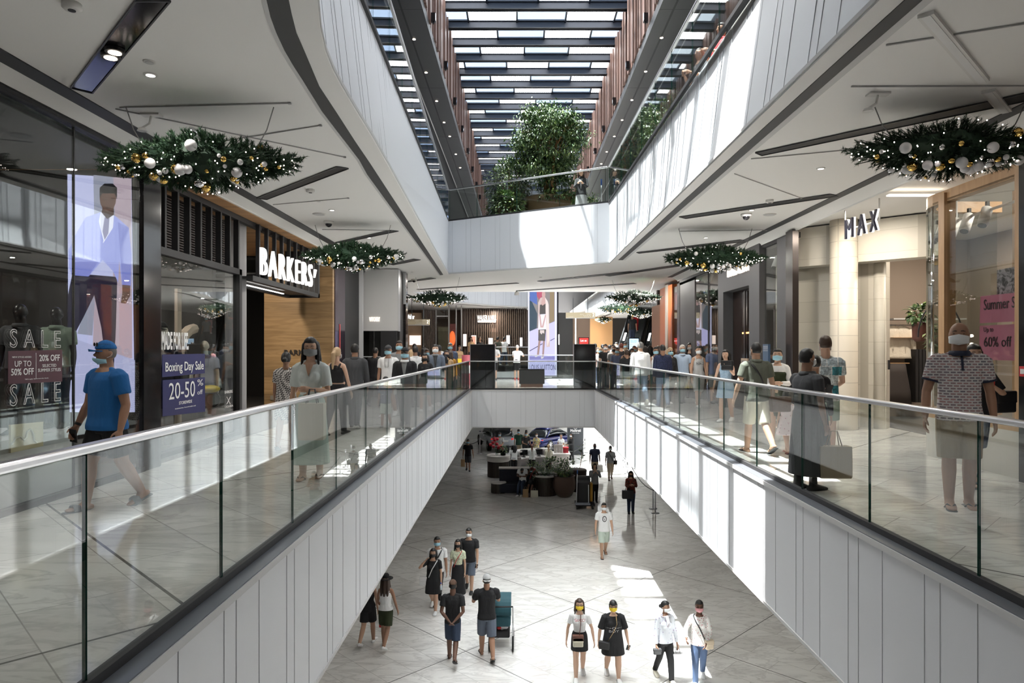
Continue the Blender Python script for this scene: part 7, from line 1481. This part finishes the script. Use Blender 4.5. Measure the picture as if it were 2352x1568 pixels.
crowd=[(1373,22.5,1.62,'f',('bob','br'),'sky',('tee','pink'),'white pinkish t-shirt with a black chest band'),(1379,24.,1.60,'f',('long','bl',.74),'sky',('tee','white'),'white top and fair hair'),(1394,22.8,1.60,'f',('long','bl',.68),'mask',('tank','green'),'green vest top with folded arms'),(1391,25.5,1.74,'m',('short','bk'),'mask',('tee','black'),'black t-shirt and white mask behind the green vest'),
 (1411,23.,1.62,'m',('short','br'),'black',('tee','grey'),'large grey printed t-shirt'),(1408,26.5,1.72,'f',('bun','dk'),'sky',('tee','white'),'white t-shirt and bright blue mask'),(1418,24.8,1.60,'m',('short','bk'),'sky',('tee','slateblue'),'slate t-shirt and sky mask'),(1427,27.,1.74,'m',('short','rd'),None,('tee','black'),'black t-shirt with reddish hair, back turned'),(1435,29.5,1.80,'m',('short','bk'),'sky',('tee','white'),'white polo furthest by the blue kiosk'),
 (1429,21.8,1.20,'f',('bob','dk'),'mask',('tee','white'),'white top, a child'),(1438,24.5,1.60,'f',('bun','bl'),None,('camisole','black'),'black strappy top with fair bun, back turned'),(1451,23.2,1.56,'f',('bob','dk'),'mask',('tank','cream'),'cream vest top'),(1457,25.,1.66,'m',('short','rd'),'sky',('tee','pink'),'dusty pink top and reddish curly hair'),(1474,27.,1.74,'m',('short','rd'),None,('tee','brown'),'brown top by the blue kiosk'),
 (1482,22.8,1.64,'f',('long','dk',.70),None,('tee','brown'),'brown top and very long dark hair'),(1493,24.,1.66,'f',('long','bk',.72),None,('tee','black'),'black top behind the white sleeveless woman'),(1512,22.,1.64,'f',('long','br',.72),None,('tee','dgrey'),'charcoal top and brown hair'),(1358,28.5,1.72,'f',('bob','br'),'mask',('tee','beige'),'beige top near the red screen'),(1341,29.5,1.74,'m',('short','bk'),'mask',('tee','lblue'),'pale blue top before the red screen'),
 (1367,30.,1.80,'m',('short','bk'),None,('tee','navy'),'navy top before the apricot wall'),(1415,30.,1.84,'m',('short','bk'),'mask',('tee','lgrey'),'light grey top raising an arm'),(1400,31.,1.74,'m',('short','bk'),None,('tee','black'),'black top deep in the crowd'),(1384,31.,1.76,'f',('bun','bk'),None,('tee','black'),'black top and bun deep in the crowd'),(1467,29.,1.70,'f',('long','dk',.72),None,('tee','grey'),'grey top behind the blue kiosk viewer')]
random.seed(77)
for i,(x,Y,H,sx,hr,mk,tp_,d) in enumerate(crowd):
    Y=max(Y,3.45*F/(x-VX)+i%3*.5)
    arm=FOLD if 'folded' in d else (((60,20,60,10),(4,8,10)) if 'raising' in d else AS)
    P('person in the far crowd wearing '+d,fp(x,Y),180 if mk is None else random.uniform(-25,25),H,sx,random.choice('lmfm'),hr,mk,tp_,(random.choice(('trousers','shorts')),random.choice(('black','denim','grey','navy'))),('shoe',random.choice(('white','black'))),arm,random.choice((WK,WK2,ST)),vox=.013 if Y<26 else .016)
A0=V3((5.6,36.4,0)); B0=V3((8.6,45.5,5.4))
for lab,i,k,tp_,bt_,a in (('person in black top and red trousers riding the escalator',0,.42,'black','red',160),('person in grey t-shirt and blue mask coming down the escalator',1,.26,'grey','dgrey',0),('person in navy top high on the further escalator',1,.40,'navy','pink',170),('person in white top high on the further escalator',1,.47,'white','grey',165),('person in dark top low on the nearer escalator',0,.28,'black','navy',165)):
    p=A0.lerp(B0,k)+V3((1.55*i,.6*i,.34)); P(lab,p,a,1.68,'m','m',('short','bk'),'sky' if a==0 else None,('tee',tp_),('trousers',bt_),('shoe','white'),AS,ST,vox=.018)
# ---------------------------------------------------------------- upper level
P('woman with long hair in dark cardigan beside the indoor tree on the upper level',V3((1335-VX,0,0))/F*22.4+V3((0,22.4,Z3)),-10,1.62,'f','l',('long','br',.70),None,('jacket','black','openjacket','grey'),('skirt','grey'),('shoe','black'),PH,ST,vox=.011,head=(0,30))
P('man in red shirt leaning behind the right upper glass',V3((3.75,12.6,Z3)),-80,1.72,'m','m',('short','bk'),None,('shirt','red'),('trousers','dgrey'),('shoe','white'),PH,ST,vox=.012)
P('man with bald head holding a green bottle behind the right upper glass',V3((3.6,13.6,Z3)),-70,1.70,'m','l',('stubble','br'),None,('tee','dgrey'),('trousers','denim'),('shoe','white'),PH,ST,vox=.012)
# ---------------------------------------------------------------- ground level
G=lambda x,y: on(x,y,LZ)
t,S_,W=P('woman in wide black hat, white vest and dark green shorts seen from behind',G(886,1486),172,1.60,'f','m',('long','br',.74),None,('tank','white'),('shorts','dolive'),('shoe','white'),((4,14,20),(6,10,30,20)),(-16,28,10,4),vox=.0085,hat=('wide','black'))
hand_bag('small red handbag swinging beside the woman in the black hat',W,S_,1,'red',(.16,.07,.18),.22,'handbag',off=(.05,0,0))
P('woman in black playsuit partly hidden by the white cladding beside the black hat',G(846,1478),172,1.60,'f','l',('long','dk',.74),None,('tank','black'),('shorts','black'),('shoe','white'),AS,(12,6,-14,26),vox=.0095)
P('man in white t-shirt with black cross strap and blue mask in the group of four',G(1004,1384),10,1.74,'m','m',('short','bk'),'sky',('tee','white'),('trousers','black'),('shoe','black'),AS,WK,vox=.009,strap=('black',1,.010))
t,S_,W=P('woman in black dress and black mask shading her eyes with a hand',G(995,1404),-4,1.60,'f','l',('long','bk',.78),'black',('dress','black'),('none','black'),('shoe','white'),((62,36,118,40),(4,10,12)),(-16,26,14,8),vox=.009,strap=('white',1,.008),fat=1.1)
sling_bag('white shoulder bag at the hip of the woman in black shading her eyes',W,V3((-.24,-.04,.68)),'white',(.20,.09,.22),0); t=thing('water_bottle','small water bottle held by the woman in the black dress','bottle',W(S_[1]['palm'])); p=W(S_[1]['palm']+V3((0,-.03,-.12))); t.location=p; MB().lathe([(.028,0),(.030,.10),(.012,.14),(.012,.16)],tuple(p),14).build('bottle_body',M('bottle_clear',(.6,.68,.72),.15),t,True); MB().lathe([(.014,.155),(.014,.18)],tuple(p),12).build('cap',M('cap_blue',(.03,.08,.5),.4),t,True)
P('woman with long black hair, floral cream blouse and long black skirt, black mask',G(1052,1377),-6,1.58,'f','l',('long','bk',.66),'black',('tee','leaf'),('longskirt','black'),('shoe','black'),AS,ST,vox=.009,strap=('red',1,.006))
t,S_,W=P('man in black t-shirt, grey shorts and glasses in the group of four',G(1077,1357),-4,1.74,'m','l',('short','bk'),'mask',('tee','black'),('longshorts','bluegrey'),('shoe','black'),AR2,WK2,vox=.009,specs='clear',fat=1.1)
phone('dark phone in the hand of the man in black t-shirt and glasses',W,S_,1)
P('man in brown flat cap and denim shorts with hands clasped behind his back',G(1040,1516),180,1.70,'m','d',('buzz','bk'),None,('tee','black'),('longshorts','denim'),('flip','black'),((-22,10,-14,42),(-22,10,-14,42)),(-20,34,10,4),vox=.008,hat=('cap','brown'),strap=None)
P('man in pale grey cap and blue shorts pushing a pushchair',G(1118,1508),188,1.78,'m','m',('short','dk'),None,('tee','black'),('longshorts','bluegrey'),('flip','black'),((34,14,62,10),(34,14,62,10)),(-16,22,14,6),vox=.008,hat=('cap','lgrey',-1),fat=1.12)
P('man in white t-shirt with round black logo and mint shorts',G(1387,1277),2,1.72,'m','l',('short','bk'),'mask',('tee','white'),('longshorts','mint'),('flip','black'),((-4,12,16),(6,10,14)),WK,vox=.009,fat=1.1,specs='clear',print_=(('O',0,.665,.085,.11,'black'),('V',0,.69,.035,.045,'black')))
t,S_,W=P('woman in printed white t-shirt and black miniskirt with yellow mask',G(1331,1556),-2,1.60,'f','f',('long','br',.66),'yellow',('tee','white'),('miniskirt','black'),('shoe','white'),((-4,18,14),(2,22,8)),(14,8,-10,18),vox=.0075,specs='clear',print_=(('GUCCI',0,.745,.13,.028,'red'),),strap=None)
t=sling_bag('brown and cream box bag worn in front of the black miniskirt',W,V3((-.04,-.20,.72)),'cream',(.21,.08,.19),0); MB().box((-.11,-.046,.13),(.11,.046,.23)).build('brown_top',M('bag_brown2',(.12,.045,.03),.5),t,False,True); MB().box((-.08,-.048,.02),(.08,-.046,.10)).build('label_panel',M('bag_label',(.5,.46,.36),.6),t,False,True); MB().tube([(.03,.0,.22),(.06,.06,.46),(.06,.08,.62)],.008,6).build('strap',M('bag_brown2'),t,True,True)
t,S_,W=P('woman in oversized black t-shirt dress with winged print, fringe and yellow mask',G(1408,1558),2,1.58,'f','f',('fringe','bk'),'yellow',('oversize','black'),('none','black'),('shoe','white'),((2,22,8),(4,20,16)),(-12,18,14,8),vox=.0075,specs='clear',fat=1.22,hem=.33,print_=(('BOY',0,.625,.13,.032,'white'),('--o--',0,.665,.20,.045,'white')),
  extra=lambda t,S,T,TH,U: [MB().ell(TH(U(x,.0,.995)),(.016,.016,.014),0,10,6).build('hair_tie',M(n_,c_,.5),t,True,True) for x,n_,c_ in ((-.022,'tie_pink',(.6,.05,.15)),(-.012,'tie_blue',(.05,.25,.5)))]+[MB().tube([T(U(.030,-.055,.84)),T(U(.03,-.115,.74)),T(U(-.02,-.128,.64)),T(U(-.085,-.105,.52))],.006,6).build('bag_chain',M('chain_gold',(.6,.42,.22),.25,.9),t,True,True)])
sling_bag('small black bag on the hip of the woman in the black t-shirt dress',W,V3((-.20,-.13,.66)),'black',(.22,.08,.15),-20); phone('phone in the hand of the woman in the black t-shirt dress',W,S_,1,'white')
t,S_,W=P('woman in sheer white blouse and patterned scarf with black trousers',G(1527,1562),14,1.60,'f','m',('bun','bk'),'mask',('long','sheer'),('trousers','black'),('slip','cream'),((2,12,18),(4,12,12)),WK2,vox=.008,head=(34,0),hem=.49,
  extra=lambda t,S,T,TH,U: remesh(MB().tube([T(U(.058*cos(2*pi*k/16),-.012+.052*sin(2*pi*k/16),.828+.006*cos(k))) for k in range(17)],.017,8).tube([T(U(.0,-.07,.82)),T(U(.005,-.092,.76)),T(U(-.01,-.095,.70))],[.03,.035,.012],8).build('scarf',cloth('scarf'),t,False,True),.009))
hand_bag('white plastic carrier bag held by the woman with the scarf',W,S_,1,'lgrey',(.22,.12,.46),.12,'shopping_bag',mat=M('bag_plastic',(.72,.72,.74),.35)); sling_bag('small dark purse in the hand of the woman with the scarf',W,S_[-1]['palm']+V3((0,-.03,-.12)),'dgrey',(.16,.07,.11),10)
t,S_,W=P('woman in white floral blouse and blue jeans with printed mask and black strap',G(1606,1566),-12,1.64,'f','d',('bun','bk'),'pink',('long','floral'),('trousers','bdenim'),('shoe','white'),((26,26,44,4),(6,12,40,20)),WK,vox=.008,strap=('black',-1,.008),hem=.47)
sling_bag('small pale bag at the end of the black strap on the floral blouse',W,V3((.19,-.14,.74)),'beige',(.17,.07,.18),20)
# pushchair
p=G(1152,1480); pc_=thing('pushchair','teal and black pushchair with white frame on the ground floor','pushchair',(p.x,p.y,LZ)); X,Y_=p.x,p.y
m=MB(); m.rings([[V3((X+u,Y_+.15-.38*cos(g)*1.,LZ+.78+.34*sin(g))) for u in (-.22,.22)]+[V3((X+u,Y_+.15-.34*cos(g),LZ+.78+.30*sin(g))) for u in (.22,-.22)] for g in [R(-5+12*k) for k in range(12)]]); m.build('hood',M('pram_teal',(.012,.07,.09),.7),pc_)
mod_bevel(MB().box((X-.21,Y_-.22,LZ+.48),(X+.21,Y_+.42,LZ+.72)).build('seat_unit',M('pram_teal'),pc_),.05,3); mod_bevel(MB().box((X-.19,Y_-.18,LZ+.22),(X+.19,Y_+.36,LZ+.38)).build('basket',M('pram_black',(.02,.02,.022),.7),pc_),.03); MB().box((X-.16,Y_-.1,LZ+.70),(X+.16,Y_+.35,LZ+.76)).build('blanket',M('blanket_white',(.7,.7,.7),.8),pc_)
for s in (-1,1):
    MB().tube([(X+s*.26,Y_-.42,LZ+1.02),(X+s*.26,Y_-.1,LZ+.70),(X+s*.26,Y_+.35,LZ+.18)],.016,8).build('frame_tube',M('pram_white',(.75,.75,.75),.3),pc_,True); MB().tube([(X+s*.26,Y_-.35,LZ+.20),(X+s*.26,Y_+.1,LZ+.50)],.014,8).build('frame_tube',M('pram_white'),pc_,True)
    for y,r_ in ((Y_-.32,.16),(Y_+.40,.11)): 
        w=MB(); w.rings([[V3((X+s*.26+x,y+rr*cos(2*pi*k/24),LZ+r_+rr*sin(2*pi*k/24))) for k in range(24)] for x,rr in ((-.02,r_*.72),(-.022,r_*.95),(0,r_),(.022,r_*.95),(.02,r_*.72))],0,False); w.build('wheel',M('tyre'),pc_,True); sp=MB()
        for k in range(6): sp.bar((X+s*.26,y,LZ+r_),(X+s*.26,y+r_*.8*cos(k*pi/3),LZ+r_+r_*.8*sin(k*pi/3)),.012,.012,0,(1,0,0))
        sp.build('spokes',M('rim_silver'),pc_)
MB().tube([(X-.26,Y_-.42,LZ+1.02),(X,Y_-.46,LZ+1.03),(X+.26,Y_-.42,LZ+1.02)],.018,8).build('handlebar',M('pram_black'),pc_,True)
t=thing('carrier_bag','white and red plastic bag stuffed in the pushchair basket','bag',(X,Y_,LZ+.38)); MB().ell((X+.03,Y_+.02,LZ+.44),(.15,.16,.09),0,14,8,lambda u:1+.15*sin(u.x*7+u.z*5)).build('bag_body',M('bag_plastic'),t,True); MB().ell((X-.05,Y_-.12,LZ+.43),(.05,.03,.04)).build('red_print',M('print_r',(.5,.02,.02),.5),t,True)
# people around the desk
t,S_,W=P('man in black t-shirt and shorts carrying a brown paper bag past the cars',G(1075,1081),2,1.74,'m','m',('short','bk'),'sky',('tee','black'),('longshorts','dgrey'),('shoe','black'),((4,12,10),(-4,14,12)),WK2,vox=.013)
hand_bag('brown paper bag of the man walking past the cars',W,S_,-1,'tan',(.22,.12,.40),.10)
P('seated person in white t-shirt and blue jeans looking at a phone on the lounge seat',V3((.15,31.7,LZ)),-18,1.66,'m','d',('short','bk'),'black',('tee','white'),('trousers','denim'),('shoe','white'),((30,8,70,44),(30,8,70,44)),(62,40,66,52),sit=True,lean=0,vox=.0125,head=(0,30))
P('seated person with bare arms, red strap and black shorts beside the round planter',V3((.62,31.7,LZ)),-22,1.66,'f','d',('bun','rd'),'sky',('tank','black'),('shorts','black'),('flip','black'),((40,14,80,50),(30,40,70,20)),(60,36,58,30),sit=True,vox=.0125,head=(-30,10),strap=('red',1,.012),hem=.5)
for lab,x,c_,sz in (('brown paper bag standing between the seated pair',.28,'tan',(.26,.14,.36)),('white patterned bag at the feet of the seated pair',.68,'cream',(.34,.16,.30))):
    t=thing('shopping_bag',lab,'bag',(x,31.05,LZ)); m=MB(); m.rings([[V3((x+u*sz[0]/2*k,31.05+v*sz[1]/2*k,LZ+z)) for u,v in ((-1,-1),(1,-1),(1,1),(-1,1))] for k,z in ((.92,0),(1,.03),(.96,sz[2]))]); m.build('bag_body',M('bag_'+c_,CC[c_],.7),t); MB().tube([(x-.06,31.05,LZ+sz[2]-.01),(x-.05,31.05,LZ+sz[2]+.1),(x+.05,31.05,LZ+sz[2]+.1),(x+.06,31.05,LZ+sz[2]-.01)],.007,6).build('handle',M('bag_'+c_),t,True)
for lab,x,Y,a,hr,tp_,bt_,ln in (('desk clerk with long dark hair in white shirt nearest the red flowers',1165,36.3,176,('long','bk',.72),'white','black',16),('desk clerk leaning over with long dark hair in white shirt',1181,36.3,168,('long','bk',.72),'white','black',24),('desk clerk with red ponytail in white shirt',1222,36.5,178,('pony','rd'),'white','black',6),('desk clerk with blonde ponytail in cream shirt',1260,36.3,178,('pony','bl'),'cream','black',6)):
    P(lab,fp(x,Y,LZ),a,1.62,'f','l',hr,None,('long',tp_),('trousers',bt_),('shoe','black'),((36,10,50,10),(36,10,50,10)),ST,lean=ln,vox=.0135,hem=.50)
for lab,x,Y,a,sx,hr,mk,tp_,ht in (('customer in dark green t-shirt and black cap facing the desk',1191,42.,2,'m',('short','bk'),'sky',('tee','green'),('cap','black')),('customer in black t-shirt bent over the desk',1206,41.2,20,'m',('short','bk'),'sky',('tee','black'),None),('customer in patterned top behind the red ponytail clerk',1232,41.2,4,'f',('bun','bk'),'mask',('tee','multi'),None),('customer in dark cap behind the red flowers',1148,40.6,-20,'m',('short','bk'),'sky',('tee','lgrey'),('cap','dgrey')),('customer in white top behind the paper bags',1289,40.8,-30,'f',('bun','bk'),None,('tee','white'),None),('customer with black curly hair before the dark car board',1313,41.0,-60,'f',('bob','bk'),'mask',('long','black'),None),('customer in cap half hidden beside the bent black t-shirt',1208,43.,6,'f',('short','bk'),None,('tee','multi'),('cap','black'))):
    P(lab,fp(x,Y,LZ),a,1.76 if sx=='m' else 1.64,sx,'m',hr,mk,tp_,('shorts' if 'green' in lab else 'trousers','khaki' if 'green' in lab else 'black'),('shoe','white'),((20,10,60,20),(20,10,60,20)) if 'green' not in lab else AS,ST,vox=.0145,hat=ht,lean=14 if 'bent' in lab else 0)
t,S_,W=P('man in dark polo and beige shorts with a white paper bag in the bright light',fp(1366,35.8,LZ),4,1.78,'m','d',('stubble','bk'),'dgrey',('shirt','navy'),('longshorts','khaki'),('shoe','black'),AS,WK,vox=.013,fat=1.08)
hand_bag('white paper bag carried by the man in the dark polo',W,S_,1,'white',(.30,.12,.38),.10)
t,S_,W=P('woman in striped blouse and cream cropped trousers with a black cross strap',fp(1402,35.2,LZ),0,1.74,'f','d',('short','bk'),'mask',('blouse','stripe'),('capri','beige'),('flip','black'),((4,12,14),(6,12,14)),WK,vox=.013,strap=('black',-1,.008),hem=.5,fat=1.1)
sling_bag('black pouch on the hip of the woman in the striped blouse',W,V3((.24,-.06,.80)),'black',(.20,.08,.2),0)
t,S_,W=P('person in grey shirt and black trousers taking a photograph behind the cleaning cart',G(1366,1153),0,1.66,'m','l',('bob','bk'),None,('long','grey'),('trousers','black'),('shoe','black'),((46,10,108,32),(46,10,108,32)),ST,vox=.012)
t,S_,W=P('woman in dark red checked top and jeans holding a phone, black tote on her arm',G(1449,1178),-2,1.70,'f','m',('long','bk',.80),'black',('long','redplaid'),('trousers','denim'),('shoe','black'),((30,10,88,34),(30,10,88,34)),ST,vox=.0115,fat=1.06,head=(0,14))
t=hand_bag('large black tote hanging beside the woman in the dark red checked top',W,S_,-1,'black',(.46,.16,.34),.22,'tote_bag',off=(-.14,.05,-.02)); phone('black phone held up by the woman in the dark red checked top',W,S_,1)
p=W(V3((0,-.32,1.28)));
# mannequins
for lab,x,y,Y,col,tp_,bt_,a,H in (('black headed mannequin in pale shirt behind the sale letters',136,990,7.6,'k',('shirt','sage'),('trousers','navy'),10,1.86),('black headed mannequin in dark shirt nearest the picture edge',58,990,7.1,'k',('shirt','dgrey'),('trousers','black'),10,1.88)):
    Y0=7.6 if 'pale' in lab else 7.05
    p=fp(x,Y0,.66); p.x=max(-6.3,min(-5.15,p.x)); P(lab,p,a,1.32,'m','m',('none','bk'),None,tp_,bt_,('shoe','black'),AS,ST,vox=.01,cat='mannequin',name='mannequin',bodymat=M('mannequin_black',(.02,.018,.018),.3),hem=.50)
for lab,x,Y0,tp_,ht,H in (('mannequin in black cap and dark jacket behind the navy posters',408,10.4,('jacket','navy','openjacket','lgrey'),('cap','black'),1.80),('mannequin in blue polo deeper in the barred window',470,12.0,('shirt','slateblue'),None,1.56)):
    p=fp(x,Y0,.1); p.x=min(p.x,-5.45); P(lab,p,20,H,'m','m',('none','bk'),None,tp_,('trousers','dgrey'),('shoe','black'),AS,ST,vox=.012,cat='mannequin',name='mannequin',bodymat=M('mannequin_cream',(.55,.50,.42),.5),hat=ht)
P('pink mannequin in pale dress standing in the gown window',side(1622,950,XF+.75)*1.0 if False else V3((XF+.85,F*(XF+.85)/(1622-VX),.12)),-60,1.75,'f','m',('none','bk'),None,('strapdress','yellow'),('none','black'),('none','black'),AS,ST,vox=.013,cat='mannequin',name='mannequin',bodymat=M('mannequin_pink',(.62,.30,.25),.5))
t=thing('litter_bin','small pink and white bin beside the left end of the bridge','bin',fp(1072,30.)); p=fp(1072,30.); MB().lathe([(.20,0),(.22,.9),(.22,1.3)],tuple(p),24).build('bin_body',M('bin_pink',(.55,.12,.16),.5),t,True); MB().lathe([(.225,.5),(.225,.85)],tuple(p),24).build('white_band',wtext,t,True)
